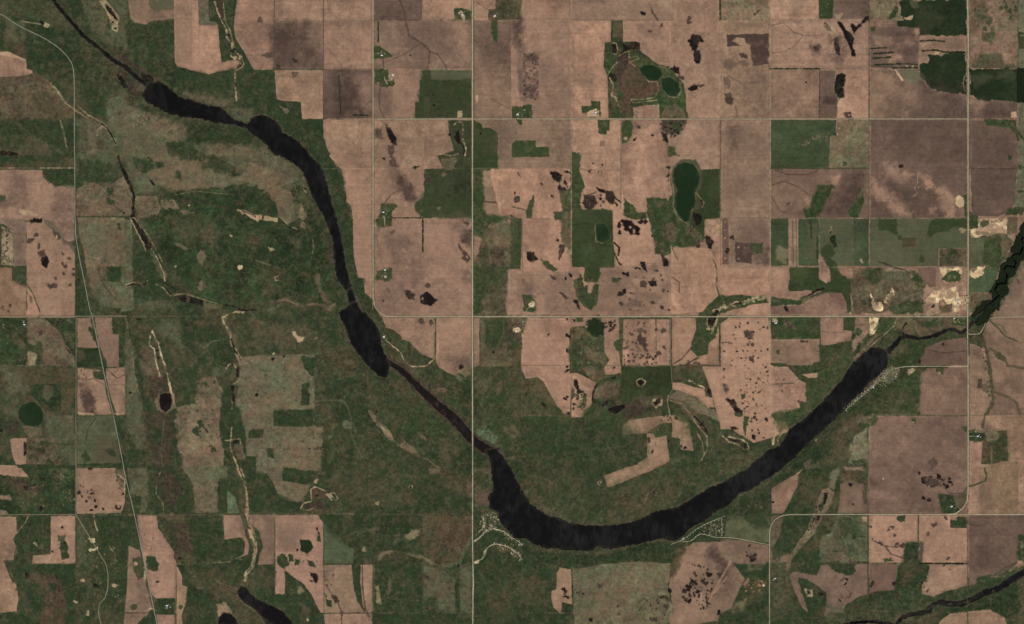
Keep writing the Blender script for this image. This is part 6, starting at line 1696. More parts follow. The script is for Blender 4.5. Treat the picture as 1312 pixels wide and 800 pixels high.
run('''
# ---------- tile 0,1
T 0 1
C gd .7 8 6 ; 0,0 375,0 375,60 0,60
C m .8 5 5 ; 60,0 85,0 70,40 60,30
C b1 .5 6 6 ; 280,0 380,10 380,50 330,45
F field soil t2 m=.06 ; -20,70 215,72 220,110 280,150 330,155 380,155 380,430 350,440 330,430 300,400 270,370 245,350 135,330 0,320 -20,320
C t4 .5 12 8 ; 70,80 140,90 150,240 120,270 60,200
C t2p .5 12 8 ; 150,90 230,130 280,250 240,290 160,260
C t4 .6 14 8 ; 290,155 380,160 380,420 320,420 290,340 270,280
C g2 .9 4 4 ; 0,200 25,205 35,232 15,238 0,235
C p .7 5 4 ; 100,275 150,280 190,300 180,308 120,300
C t4 .5 8 6 ; 0,230 60,220 70,250 0,270
C gd .85 8 6 ; 215,75 380,68 380,148 330,150 280,150 240,120
C g4 .6 8 5 ; 320,150 380,152 380,162 330,160
F field soil t4p ; -20,320 70,320 135,335 135,568 70,570 70,380 20,350 -20,350
F salt_flat soil p2 m=.1 ; 8,360 65,385 68,560 8,560
D m .8 40 .6 1.8 ; 10,370 62,390 65,555 10,555
L p 1.2 .7 ; 0,325 40,365 68,385 70,560
L gd 2 .8 ; 0,568 70,570 135,566
F field soil t2p g=80 m=.05 ; 135,335 245,350 260,370 300,410 330,440 360,465 385,500 385,830 205,830 170,720 135,660
C t2 .4 16 10 ; 140,460 250,600 300,760 220,800 180,700 150,640
C t4g .8 8 5 ; 225,320 265,335 320,390 330,430 300,410 260,370 230,345
C t4 .7 6 5 ; 315,430 385,460 385,500 350,470
C k .75 6 5 ; 145,325 215,322 215,335 160,345
C m .7 6 5 ; 270,370 310,410 300,430 270,400
P p .7 2 ; 290,415
C k .85 4 4 ; 210,520 240,505 248,540 235,570 215,555
C t5 .8 5 4 ; 190,490 225,488 235,510 205,515
P t5 .9 3 ; 150,435 165,430 185,405 200,462 215,495
C t5 .85 4 4 ; 230,655 290,655 290,675 260,680 240,668
P t5 .85 2.3 ; 285,627 330,605 322,500 355,525 335,565 375,580 360,658 320,550 375,610
C g2 .95 4 2 ; 75,570 135,566 138,655 105,660 65,630
F field soil t2d g=0 ; -20,572 60,572 62,640 105,660 135,680 135,830 -20,830
C t2p .8 6 4 ; 70,660 130,680 130,740 80,720
F field soil t1 ; 140,680 160,685 200,800 190,830 142,830
L g2 1.5 .8 ; 140,660 165,700 205,800
C t4 .7 3 3 ; 150,715 165,720 165,750 152,750
D t5 .7 8 1.5 3 ; 0,770 60,760 60,800 0,800
C gd .75 4 2 ; 388,400 400,500 420,640 450,720 460,830 385,830
C b1 .5 10 8 ; 0,40 250,30 380,20 380,60 0,64
# pastures
F pasture grass b3 m=.12 g=80 ; 392,170 480,120 560,150 640,100 680,200 690,310 392,312
C gd .6 12 8 ; 395,20 560,40 575,130 520,150 395,120
F pasture grass b3 m=.1 g=85 ; 395,315 640,315 645,565 545,570 440,575 430,480 405,400
C g5 .65 20 12 ; 420,340 540,350 550,450 500,530 430,450
C b2 .35 14 8 ; 550,330 640,330 640,560 540,560
C gd .8 6 5 ; 548,160 578,160 578,205 555,205
C gd .8 6 5 ; 545,212 585,235 585,255 548,245
L m 1.2 .6 ; 585,255 640,295
P k .9 1.5 ; 635,293
C gd .85 4 4 ; 598,345 612,348 625,380 605,375
L g2 1.6 .7 ; 395,312 665,310
F pasture grass g4 g=90 ; 640,320 678,330 680,790 620,800 625,570 645,565
C g5 .5 14 8 ; 680,100 770,80 800,180 690,200
F pasture grass b3 m=.14 ; 690,205 800,205 825,270 800,315 700,318
C b3 .65 20 14 ; 760,0 1030,10 1030,60 900,100 960,110 1100,80 1230,100 1220,140 1040,175 900,180 780,120
C g5 .5 14 10 ; 1060,100 1160,80 1240,110 1200,150 1060,165
C gd .75 10 8 ; 690,20 780,10 790,60 740,90 700,70
C gd .7 8 6 ; 800,30 850,40 840,65 805,60
C gd .7 8 6 ; 895,75 925,80 925,115 895,110
C gd .7 10 8 ; 1030,30 1140,20 1240,90 1200,100 1100,70 1040,60
C gd .7 10 8 ; 900,0 1100,0 1140,20 960,20
C b2 .4 8 6 ; 1150,40 1250,80 1230,90
F prairie grass gd m=.2 a=4 ; 910,185 1030,170 1312,150 1500,200 1660,400 1700,700 1500,720 1200,790 1080,770 1040,740 920,715 880,690 830,640 800,560 760,440 710,330 760,318 830,300 820,230
C g3 .5 16 12 ; 700,320 800,400 830,520 860,640 960,720 1000,700 860,560
L p 1.3 .45 ; 705,320 790,460 830,540 850,620
C b2 .5 18 14 ; 1060,350 1130,400 1110,460 1040,430
C b2 .35 20 14 ; 880,320 990,310 1060,380 960,440 890,400
C b3 .7 6 6 ; 1010,510 1030,480 1055,520 1040,560 1015,545
C b3 .6 5 4 ; 895,450 920,450 960,470 955,478 910,465
C b3 .7 4 4 ; 1020,640 1035,640 1035,690 1020,680
P s .9 3 ; 1227,572
P p .8 1.5 ; 900,567 1187,410 970,253
C b3 .7 4 4 ; 930,285 945,278 995,292 940,300
C mr .5 12 8 ; 1290,400 1340,430 1330,470 1280,450
L m 2 .5 ; 880,210 960,230 1100,250 1200,280
L p 1 .4 ; 900,200 1000,180 1200,200
C b3 .75 6 6 ; 820,225 905,232 912,270 860,272 825,260
D k .7 8 .8 1.5 ; 820,210 900,200 900,240 830,250
P gd .9 2.5 ; 840,208
C k .85 2 2 ; 760,110 775,125 795,148 785,152 768,130
C p .7 4 4 ; 1215,275 1250,280 1320,310 1320,335 1290,315 1240,295
L k 1.2 .6 ; 1240,280 1290,300 1320,322
# creek W
L gd 4 .6 ; 600,0 640,90 680,190 690,270
L p 3 .4 ; 600,0 620,50 660,130 690,220 690,300
L k 2.6 .85 ; 603,0 620,50 650,120 675,170 690,210
L k 4 .8 ; 630,70 648,110 660,135
L k 3 .9 ; 688,215 682,260 680,300
C k .9 2 2 ; 668,312 690,280 692,315
C p .6 2 2 ; 665,318 690,318 740,390 780,480 745,485 720,430
C k .95 2 2 ; 672,320 690,322 740,395 778,462 770,482 748,482 740,450 715,405
C g4 .8 3 2 ; 765,485 785,482 845,610 845,640 825,640 795,560
C b3 .8 3 3 ; 770,510 800,560 830,640 820,642 790,580
L p 1.2 .8 ; 768,490 800,570 825,640 845,640 840,600 790,490
C g2 .8 3 3 ; 790,510 812,540 815,560
P k .9 1.5 ; 832,635
L gd 2 .5 ; 780,470 840,570 900,650
C gd .75 10 6 ; 680,515 770,490 830,640 800,650 690,640
L p 2 .7 ; 645,660 690,650 720,670 755,655 755,635
L k 1.8 .8 ; 655,662 690,655 715,665
L k 2 .9 ; 730,664 752,650
L p 2.4 .7 ; 805,660 840,680 875,715
L k 2 .75 ; 845,675 875,710
C gd .8 10 6 ; 680,670 800,660 880,720 860,740 700,735
C g4 .5 10 8 ; 690,740 880,745 890,780 700,785
C k .92 3 3 ; 905,720 940,712 1000,730 1038,745 1035,768 980,755 930,745
P mr .8 2.5 ; 965,740
L p 1.3 .5 ; 890,712 950,705 1040,735 1150,770
C g4 .8 3 3 ; 1040,750 1135,770 1130,785 1050,775
L k 2 .75 ; 1160,765 1190,768 1240,790 1310,790
F pasture grass g4 m=.12 ; 440,578 545,570 550,640 620,650 625,660 680,690 690,790 520,770 500,740 465,700
C gd .85 3 2 ; 550,568 620,568 618,645 555,640
C b3 .5 8 6 ; 450,580 520,580 530,660 470,680
C g5 .5 10 6 ; 510,660 680,680 680,760 520,760
C m .6 2 2 ; 570,665 600,710 595,720
L g2 1.5 .7 ; 505,580 520,640 560,700 600,740
P k .9 2 ; 405,633
L p 1.5 .4 ; 440,510 510,530 515,560
# ---------- tile 1,1
T 1 1
C gd .5 14 10 ; 0,150 90,200 110,330 150,400 0,300
F pasture grass b3 m=.08 a=3 ; -30,30 60,50 115,100 110,160 170,180 200,220 240,270 258,380 245,380 220,320 170,350 120,310 110,260 60,190 0,150 -60,130
C g2 .5 6 4 ; 190,220 230,220 225,280 210,310 195,280
C b2 .5 14 8 ; 0,20 60,30 100,70 40,60
C g5 .4 6 4 ; 120,250 200,260 210,340 160,330
C g3 .6 4 3 ; 196,270 212,290 215,360 200,330
C p .65 4 4 ; 0,305 50,310 110,320 110,335 60,330 0,328
P m .9 2 ; 35,318
L p 1.6 .5 ; 130,320 170,360 210,375
L k 1 .5 ; 140,340 180,370
L p 1.2 .5 ; 245,110 245,170 255,185
P k .8 2 ; 250,168
C b2 .4 12 10 ; 180,430 230,420 220,470
C p .7 3 3 ; 65,470 95,478 90,490 70,485
L p 1.2 .4 ; 290,430 295,470 285,520
L b3 2 .6 ; 0,535 60,555 120,580
P s .7 3.5 ; 105,628
P m .9 2 ; 108,630
C b1 .4 20 12 ; 0,560 100,570 130,600 40,650
C b2 .4 18 12 ; 30,680 120,670 130,700 40,710
C b2 .75 6 6 ; 305,620 325,610 335,680 360,720 385,740 380,760 350,750 320,690
C gd .5 16 10 ; 380,690 450,700 460,760 400,760
L b3 3.5 .8 ; 60,790 110,770 115,745 150,735 185,750 230,770 300,760 350,765 370,790 400,760
L m 1.6 .6 ; 95,775 120,750 150,745 190,765 250,775 330,760 360,780
C m .5 10 8 ; 360,400 395,450 400,540 380,560 360,500
C gd .7 8 5 ; 290,0 380,0 440,90 470,250 490,330 500,450 520,620 555,628 560,720 620,800 560,800 500,700 470,600 440,400 400,250 360,120
C g2 .35 12 8 ; 380,100 430,200 460,330 440,330 400,240
C mr .4 5 4 ; 375,180 390,190 400,260 390,240
F field soil t2p g=0 ; 375,0 450,-60 597,-60 597,800 605,755 600,740 558,700 556,625 525,622 500,510 495,320 490,260 465,235 455,90
C t1 .4 8 5 ; 460,80 590,70 590,310 500,310 470,230
C t2 .6 4 2 ; 498,322 592,322 592,620 525,620 502,500
L t1 1 .5 ; 500,65 600,65
L t1 1 .5 ; 495,318 600,318
F field soil t2p g=80 m=.05 ; 608,68 855,68 858,220 820,235 815,265 850,312 700,316 695,270 635,265 640,250 608,300
C t5 .85 6 5 ; 690,0 720,20 730,70 760,110 790,150 810,220 770,230 740,180 730,130 715,80 690,40
C t5 .6 14 10 ; 735,130 790,150 830,230 760,220
C t4 .5 12 8 ; 680,80 730,90 740,170 700,180
L t5 1.5 .6 ; 735,170 690,200 660,240
C gd .95 3 3 ; 640,245 720,240 720,260 700,280 695,360 620,368 618,325 640,290
D p .7 9 .6 1.2 ; 645,270 670,270 690,350 655,360
L p 1 .7 ; 605,318 660,318 660,360
C t4 .8 3 3 ; 660,240 690,242 690,250
C gd .9 4 4 ; 815,245 840,225 860,210 870,300 845,310 820,280
L gd 1.2 .9 ; 700,318 845,318
L gd 1.6 .95 ; 855,320 855,495
F hay_field crop g2 m=.14 a=1 ; 860,66 1105,66 1108,318 855,318 850,230 862,200
C gd .5 20 10 ; 860,200 1100,220 1100,310 860,310
P b3 .8 3 ; 935,270 962,95
P m .7 4 ; 890,125
C b3 .5 4 4 ; 948,20 1020,5 1035,30 1000,65 960,60
D p .7 16 .8 2 ; 940,5 1080,5 1085,60 945,60
P k .95 2 ; 655,14 815,60
L gd 1.2 .8 ; 805,62 835,55
F field soil t2 g=85 m=.06 ; 608,372 695,370 697,320 852,322 852,495 860,495 860,325 1060,325 1105,340 1108,824 640,824 608,760
C t4 .55 24 14 ; 630,380 760,380 840,480 820,560 720,560 640,500
C t4 .5 20 14 ; 740,570 850,570 830,680 740,670
C t5 .5 6 4 ; 680,390 710,385 700,400
L t4 2 .6 ; 615,400 635,500 650,570
C t1 .35 10 8 ; 640,400 660,480 690,520 680,570 640,560
C t1 .4 8 6 ; 690,570 870,575 870,590 690,590
L p 1.5 .6 ; 770,572 800,570
C t2 .3 30 8 ; 870,330 1080,340 1090,700 900,700
C t4 .5 12 8 ; 980,340 1060,340 1090,400 1060,420
C t5 .8 6 5 ; 1050,330 1090,345 1085,355
C t5 .75 10 7 ; 1100,380 1105,470 1060,440
C t5 .8 5 4 ; 1035,450 1060,480 1085,500 1075,535 1065,510
P t5 .85 5 ; 1078,520
P t2 .9 2 ; 1080,518
C t4 .5 10 8 ; 1060,580 1105,580 1105,640 1070,640
P p .5 3 ; 1102,588
C gd .95 3 3 ; 620,600 660,580 695,575 697,625 680,645 615,632
D p .7 6 .6 1.1 ; 640,590 680,590 680,620 640,630
P p .9 2 ; 660,582 662,618
C k .93 3 2 ; 840,715 875,698 930,738 895,768 845,755
P t2 .9 1.6 ; 853,732
C k .95 3 3 ; 755,688 780,690 812,710 810,735 780,735
P g3 .6 1.4 ; 790,705
P t5 .8 4 ; 882,665
C t4 .4 6 4 ; 885,650 920,650 900,670
C t5 .6 5 4 ; 670,680 685,690 680,700
P k .8 1.5 ; 652,743
C t4 .4 16 10 ; 650,650 760,660 830,690 840,780 660,780
F field soil t2p m=.05 ; 1158,68 1312,75 1550,80 1330,330 1190,318 1185,300 1180,230 1170,220
L t5 1.8 .8 ; 1225,70 1260,100 1250,150 1240,160
L t5 2 .8 ; 1170,235 1240,238 1270,228 1300,290 1312,310
C t4 .35 12 8 ; 1170,160 1230,170 1220,230 1180,225
C gd .75 8 5 ; 1115,0 1240,0 1240,70 1155,72 1165,160 1165,240 1180,300 1330,320 1200,350 1160,420 1112,400
F brush grass b2 m=.2 a=2 ; 1170,370 1300,340 1370,330 1370,570 1290,580 1280,830 1115,830 1120,560 1150,450
C gd .6 16 8 ; 1115,560 1290,575 1240,680 1150,720 1115,720
C gd .6 10 8 ; 1155,480 1185,480 1185,560 1160,560
C g3 .4 16 12 ; 1200,640 1280,620 1270,790 1150,790
C g4 .4 10 8 ; 1200,340 1300,345 1280,400 1220,390
C gd .7 10 6 ; 1120,720 1160,720 1150,800 1120,800
''')
run('''
# ---------- tile 2,1
T 2 1
F field soil t1 m=.07 a=1.2 ; -110,68 200,66 300,68 300,170 270,210 270,240 250,290 215,320 50,316 0,305 -60,305 -100,150
D k .85 6 1.5 3 ; 190,75 300,75 290,180 240,180
C k .9 5 4 ; 190,75 220,80 260,100 245,140 215,125
P k .85 3.5 ; 270,132 260,170 245,165
P t1 .8 2 ; 263,155
P k .9 2.3 ; 152,145 205,205 15,195
C m .8 4 4 ; 12,205 35,210 38,235 15,240
P g3 .7 2 ; 25,222
L t5 1.5 .7 ; 30,85 45,110
C g2 .95 4 4 ; 110,200 115,230 105,290 95,318 70,315 70,280 90,240
L g2 1.2 .7 ; 0,260 65,275
F brush grass g3 m=.1 ; -10,318 52,320 50,575 -10,580
C gd .6 14 8 ; 10,330 50,330 50,570 0,570
F field soil t1 m=.05 g=45 ; 52,320 248,322 255,440 295,520 300,600 170,600 60,600 45,575
P k .85 2.2 ; 232,433
C k .7 6 5 ; 75,495 110,495 130,530 110,550 85,530
C m .8 4 4 ; 245,455 270,455 265,490 240,530 240,480
C g2 .9 4 3 ; 150,530 180,540 228,580 215,597 180,575 155,550
C gd .8 3 2 ; 165,545 200,570 190,575
F field soil t2 m=.07 g=10 ; -20,580 60,590 170,595 300,590 330,580 320,680 330,740 350,800 355,812 -20,812
C t4 .6 14 10 ; 60,640 110,650 100,700 50,710
C t4 .35 24 10 ; 175,610 320,620 320,780 180,780
P k .85 2.8 ; 275,627 298,610 215,628
C t5 .7 4 3 ; 185,605 225,625 210,632
C t5 .8 4 3 ; 240,700 260,702 290,730 275,732
C k .7 5 4 ; 310,735 335,740 350,790 335,780
C g2 .9 4 4 ; 55,710 100,715 125,750 122,795 60,795
C s .85 2 2 ; 85,760 105,742 118,755 110,775 90,775
L p 1 .8 ; 70,800 80,780 100,765
C t1 .4 6 4 ; 120,710 170,720 165,800 130,800
C gd .75 5 4 ; 300,0 350,0 340,65 375,70 372,160 355,190 345,240 360,275 300,275
C gd .6 5 4 ; 240,180 300,170 300,290 260,285
C g3 .6 8 6 ; 250,290 300,290 300,480 255,440
L gd 1.5 .7 ; 215,290 255,290
C gd .9 3 3 ; 215,290 258,290 255,325 218,325
C b2 .5 6 4 ; 260,400 300,395 300,450 265,440
F field soil t1 m=.06 ; 345,68 565,66 570,225 555,280 520,275 355,272 350,230 375,160
P m .8 2.6 ; 400,77 452,85
P p .7 1.5 ; 452,85
L t4 1 .5 ; 345,72 560,72
P k .8 1.2 ; 415,38 465,45
C k .6 6 6 ; 370,205 420,205 430,240 410,275 380,270 365,230
D p .7 10 .8 1.6 ; 370,215 490,215 500,270 370,270
D k .8 14 .8 2 ; 365,200 480,200 500,275 365,275
C k .9 4 4 ; 435,165 475,172 480,190 445,180
C m .95 3 2 ; 480,180 515,180 528,210 520,245 495,235 480,215
C k .4 4 4 ; 480,180 515,180 528,210 520,245 495,235 480,215
L k 2 .8 ; 528,215 560,240 580,250
L k 2.4 .8 ; 530,240 555,275
L t5 1.5 .8 ; 380,210 410,195 430,185
P k .9 1.8 ; 455,220 345,240
F pasture crop gd m=.12 a=1 ; 308,275 360,272 515,278 518,420 525,570 450,575 440,650 400,610 380,575 345,570 305,570
C g2 .35 20 10 ; 310,280 510,290 510,360 400,380 320,400
W algae_pond ; 435,350 470,345 490,370 505,400 495,430 460,442 435,430 430,390
L p 1 .4 ; 425,360 430,440 465,448
L gd 2 .9 ; 310,355 345,350 395,345
F field soil t1 m=.06 ; 518,280 560,240 580,230 580,320 640,325 700,315 715,380 730,500 800,510 770,540 540,570 520,440
C gd .85 5 5 ; 575,220 600,235 650,290 690,290 690,320 620,330 575,300
C k .85 5 5 ; 560,330 610,330 630,360 655,370 650,400 610,400 570,360
P t1 .8 2 ; 625,385 605,365
P k .8 3 ; 550,355 552,390 685,335 660,335
L k 2 .7 ; 525,445 550,470 545,510
L k 1.6 .7 ; 525,500 545,545 560,560
P p .7 2 ; 545,520
P k .8 1.3 ; 718,410
C gd .85 5 5 ; 690,220 720,212 800,225 830,200 850,250 880,330 900,345 990,420 940,465 815,465 810,495 770,510 735,500 730,430 715,380 700,310
P b2 .7 4 ; 760,248
C b2 .8 5 5 ; 790,345 830,345 850,390 830,440 800,430 785,380
D k .5 10 .8 1.8 ; 790,345 845,350 840,430 790,430
C b2 .6 6 5 ; 870,345 920,370 990,440 980,450 900,390
D k .6 12 .8 2 ; 880,350 930,360 1000,460 960,460
F pasture crop gd m=.1 ; 960,70 1065,66 1066,320 990,325 985,420 900,340 930,270 945,200 960,150
C k .8 6 5 ; 925,290 965,300 975,340 950,360 930,330
C k .7 5 4 ; 960,225 980,230 970,270 955,270
C g3 .7 5 3 ; 825,60 860,20 940,20 975,80 970,160 950,200 980,260 930,280 910,345 870,340 830,290 825,200 810,120
W algae_pond ; 830,70 850,42 885,33 925,40 952,75 962,110 955,150 935,190 940,230 935,260 915,280 908,330 885,342 860,310 840,275 835,215 850,175 830,140 825,100
L p 1.2 .4 ; 815,100 830,190 825,260 850,320 900,345
L p 1.2 .5 ; 945,190 985,240 975,265
L k 1.4 .4 ; 805,60 800,130
P k .7 2.5 ; 800,60 800,100 1005,420
C k .8 4 4 ; 985,405 1010,410 1030,440 1020,475 1005,470 995,440
P k .8 3 ; 1070,395 955,465
C t1 .9 4 3 ; 990,328 1070,322 1075,395 1040,430 1010,410 992,390
F field soil t1 g=60 ; 815,470 1000,470 1030,500 1045,580 1050,690 1065,710 1000,770 975,800 815,810
L g2 1.6 .7 ; 1030,530 1055,590 1045,660 1060,710
L t5 1.2 .6 ; 820,470 850,535
L t5 1.2 .6 ; 820,620 860,650 855,700
F field soil t1 g=0 ; 1045,420 1075,400 1078,555 1110,572 1312,570 1325,570 1325,705 1230,720 1180,710 1110,715 1062,705 1050,580
F field soil t2 m=.04 ; 540,570 770,545 810,560 815,810 350,812 400,790 430,760 440,660 460,590
C t4 .3 16 10 ; 450,590 540,600 560,700 450,740
D k .75 16 1.2 3 ; 550,560 800,560 800,790 550,790
C k .8 4 3 ; 660,545 680,540 688,575 690,595 665,570
P k .85 3 ; 590,607 785,555 555,705 575,690 570,600
C t5 .85 4 3 ; 660,640 690,645 685,680 660,670
C k .85 4 3 ; 700,645 735,640 740,665 715,670
C t4 .8 6 4 ; 600,740 650,740 660,770 620,775 595,760
L t5 .8 .5 ; 600,740 660,750 655,775
P m .8 2.5 ; 720,750 560,755 770,635
C k .75 4 4 ; 770,510 800,540 800,565 775,560
P k .9 1.3 ; 655,578 800,695 805,790
C g2 .85 6 6 ; 510,625 555,625 545,655 520,650
C b1 .3 6 4 ; 520,630 550,640
C gd .75 5 4 ; 315,640 345,620 350,600 380,660 400,690 430,655 445,660 435,760 400,785 370,770 330,720
C g2 .6 6 5 ; 330,640 420,680 400,770 350,720
C t1 .9 5 4 ; 355,570 375,590 370,640 385,660 370,665
C t2 .9 4 4 ; 390,660 420,655 405,700 390,700
C gd .8 5 4 ; 375,580 440,570 460,600 430,650 370,640
P k .5 2 ; 405,625
F field soil t3l g=4 ; 1075,66 1315,66 1318,316 1080,316
C t4 .35 24 10 ; 1100,75 1300,90 1290,200 1110,200
F field soil t3 g=0 s=.068 ; 1110,320 1318,318 1318,572 1110,555
C t4 .5 8 5 ; 1170,330 1318,320 1318,560 1170,430
F field soil t4b g=90 ; 1078,318 1110,318 1110,555 1078,555
C t5 .85 3 3 ; 1145,445 1235,445 1230,490 1225,550 1145,545
C t5 .5 6 6 ; 1230,480 1318,470 1318,560 1240,540
C gd .9 3 3 ; 1225,450 1285,440 1285,500 1250,500 1225,480
P k .8 3 ; 1130,415 1105,485
P p .8 1 ; 1093,340 1093,380 1093,420 1093,480 1093,525 1160,468 1190,470 1160,528
# tile 3,1
T 3 1
F field soil t4m g=20 m=.08 ; 15,70 515,65 515,316 15,318
C t5 .6 20 12 ; 330,150 480,100 460,200 430,270 300,310 280,300
C t3 .5 20 12 ; 20,140 150,150 220,230 180,300 20,310
C t3 .5 12 8 ; 280,80 370,80 350,150 280,130
C t1 .6 6 5 ; 325,110 370,100 360,140 325,140
C t1 .5 6 5 ; 190,215 225,215 220,250 200,245
C t4 .5 10 6 ; 20,75 200,80 260,150 200,160 100,100
L t5 1.5 .6 ; 40,75 100,95 200,95 250,80
L t5 1.2 .6 ; 20,150 80,130 160,160 210,200
L t5 1.2 .5 ; 20,210 60,280 110,300
P t5 .7 2.5 ; 103,245
F rough_pasture grass gd a=2 ; 260,150 320,150 340,160 300,230 265,300 240,325 190,325 190,275 215,270 230,200
D gd .8 10 1 2 ; 200,270 260,260 260,320 200,310
F rough_pasture grass gd a=2 ; 470,170 490,180 495,230 460,315 405,315 415,280 450,240
L b3 1.5 .6 ; 450,240 470,200 490,170
C t4m .6 6 4 ; 490,240 515,235 515,315 470,315
L g2 1.4 .8 ; 20,62 250,66 500,62
C g2 .7 4 4 ; 30,55 70,50 70,70 35,70
# hilly field under 3,0's mauve field
C t2 .75 14 10 ; 525,110 570,110 600,180 660,210 720,300 700,315 640,270 580,240 525,180
C t2 .6 10 8 ; 590,30 640,40 640,110 600,120
C t5 .45 20 12 ; 560,110 700,140 760,240 720,240 640,180
C t5 .5 20 12 ; 790,200 860,200 880,280 830,250
C t2 .85 8 6 ; 850,165 900,160 960,220 950,315 900,315 880,240
C t1 .6 6 4 ; 860,165 900,162 895,185 860,185
C t1 .6 6 6 ; 775,90 840,110 840,165 815,165
C t1 .5 6 6 ; 700,85 740,95 720,125 700,120
C t2 .5 10 8 ; 620,70 690,90 690,130 640,120
L p 1 .6 ; 770,90 765,140 750,160 765,190 740,210
L p .8 .5 ; 765,160 800,150
C k .85 3 2 ; 670,50 690,42 695,58 675,62
C t5 .4 14 10 ; 530,210 600,240 640,310 530,310
C t2 .5 8 6 ; 825,270 860,265 860,300 825,300
C t5 .5 8 6 ; 850,280 900,290 890,316 850,316
L g3 2 .5 ; 650,160 710,210 740,300 760,350 790,440 790,500
C s .95 2 2 ; 960,210 985,203 1005,220 1005,260 980,265 965,250
C gd .8 4 3 ; 1003,200 1018,200 1018,315 1005,300
C t3 .5 4 3 ; 975,265 1005,265 1005,315 985,315
F field soil t4 g=2 s=.085 m=.05 ; 1040,70 1280,64 1265,150 1262,250 1220,290 1180,310 1060,305 1042,270
C t5 .3 20 10 ; 1060,90 1250,90 1240,200 1080,200
L t5 1 .6 ; 1036,67 1280,64
L g2 1.2 .5 ; 1270,110 1265,240
F pasture grass g5 ; 1282,0 1330,0 1330,275 1262,275
C gd .6 5 4 ; 1290,50 1330,50 1330,65 1290,65
C gd .8 5 4 ; 1280,180 1330,175 1330,190 1285,190
C gd .8 8 6 ; 1225,275 1330,270 1300,300 1220,300
P gd .9 3 ; 1240,295 1275,290 1240,10
# row 2
F hay_field crop gc g=90 s=.102 ; 15,322 105,322 105,562 15,566
C p .35 8 6 ; 50,460 100,480 90,550 40,530
L gcl 1 .5 ; 15,360 105,355
F field soil t2 g=90 s=.1 ; 105,322 155,322 155,560 105,560
L gcl 1 .8 ; 126,325 130,560
L gcl .8 .8 ; 145,325 147,560
F hay_field crop gc g=88 s=.08 m=.1 ; 155,322 262,322 260,565 155,562
C g4 .6 8 8 ; 190,340 250,350 260,460 240,540 200,540 210,420
D p .5 15 .8 1.5 ; 180,340 250,340 250,550 180,550
L gd 2.5 .85 ; 215,330 220,370 222,420
L gd 2.4 .9 ; 253,415 253,525
F pasture crop g4g g=88 m=.06 ; 265,322 435,322 435,565 262,565
F hay_field crop g2l g=90 s=.085 ; 435,322 517,322 517,565 435,565
C wf .9 4 4 ; 320,420 340,410 355,465 340,470
C gd .9 6 5 ; 270,480 310,450 330,460 345,500 310,530 275,510
P gd .9 2 ; 320,390
L p 1 .6 ; 310,395 325,365 330,400
P p .7 3 ; 478,537
F pasture crop g4g g=15 m=.06 s=.085 ; 522,322 1018,322 1018,470 875,475 872,565 522,565
C g5 .35 20 10 ; 530,450 680,440 680,560 530,560
C gcl .35 20 10 ; 860,390 1018,390 1018,470 860,460
C gd .95 3 3 ; 565,322 660,322 660,380 665,405 640,400 620,382 565,382
C gd .95 3 3 ; 665,410 685,405 690,435 665,430
C b1 .9 3 2 ; 690,420 755,418 755,462 690,470
C gd .9 5 4 ; 825,340 860,322 1018,322 1018,375 870,390 830,415 818,400
C g4 .7 5 4 ; 930,380 960,365 1018,380 1018,405 960,395
P p .6 3 ; 985,378 1000,385
C gd .9 5 4 ; 785,500 800,515 800,545 778,540
L m 1.4 .6 ; 565,540 610,560 650,575 700,580
F rough_pasture grass b2 m=.15 ; 880,475 1018,475 1018,566 878,566
D gd .8 16 1.5 3 ; 885,480 960,480 960,550 885,550
F pasture grass b2g m=.12 ; 1032,380 1220,400 1260,440 1200,540 1180,590 1150,700 1034,700
F pasture crop g4g ; 1034,425 1110,420 1100,560 1034,570
F rough_pasture grass gd m=.1 a=2 ; 1105,430 1190,410 1200,480 1180,590 1150,570 1100,540
F pasture crop gcl ; 1034,630 1105,600 1110,570 1180,595 1150,700 1034,700
C gd .95 4 3 ; 1034,285 1075,310 1078,370 1034,372
F gravel_pit sand s m=.12 a=1.4 ; 1036,380 1080,370 1110,345 1200,340 1220,318 1228,330 1222,395 1150,405 1038,425
C g3 .7 4 3 ; 1085,345 1100,330 1140,330 1140,345 1110,362 1095,368
L s 1.6 .9 ; 1078,370 1085,328 1130,322 1160,330
L s 1.6 .9 ; 1135,330 1140,355
L s 1.6 .9 ; 1140,325 1175,322 1185,338
C b2 .7 4 3 ; 1228,310 1280,315 1275,400 1225,400
F gravel_pit sand s m=.2 a=2.2 ; 1030,575 1110,570 1105,605 1060,630 1032,610
C t4b .5 4 4 ; 1034,570 1070,580 1050,600
F field soil t4m ; 760,570 858,572 860,670 830,675 800,640
C gd .8 8 6 ; 735,590 770,600 800,650 795,700 770,705 740,640
F gravel_pit sand s m=.2 a=2.2 ; 880,572 995,568 998,600 985,640 900,645 885,600
C b2 .6 5 4 ; 920,590 980,585 985,610 940,610
C gd .95 3 3 ; 890,632 920,600 960,588 990,610 985,640 930,648
F gravel_pit sand s m=.2 a=2.4 ; 800,740 850,690 960,670 985,720 1030,720 1025,745 985,760 975,795 950,795 945,765 900,730 860,750 810,760
L g3 1.5 .6 ; 880,740 880,790
C b2 .8 4 4 ; 885,770 940,760 940,800 890,800
P k .8 2 ; 845,770
F rough_pasture grass b2 m=.2 a=2 ; 435,572 590,572 590,590 730,600 735,640 800,700 800,800 430,810
C gd .7 8 6 ; 500,580 585,575 585,640 540,660 500,620
C g4 .6 10 8 ; 590,585 720,595 725,650 640,670 590,640
F gravel_pit sand s m=.2 a=2.4 ; 525,715 545,720 560,750 580,750 595,800 540,795 525,760
F gravel_pit sand s m=.2 a=2.4 ; 635,680 648,690 640,720 610,755 590,750 590,720 620,705
C gd .8 8 6 ; 620,780 700,740 790,745 790,800 640,810
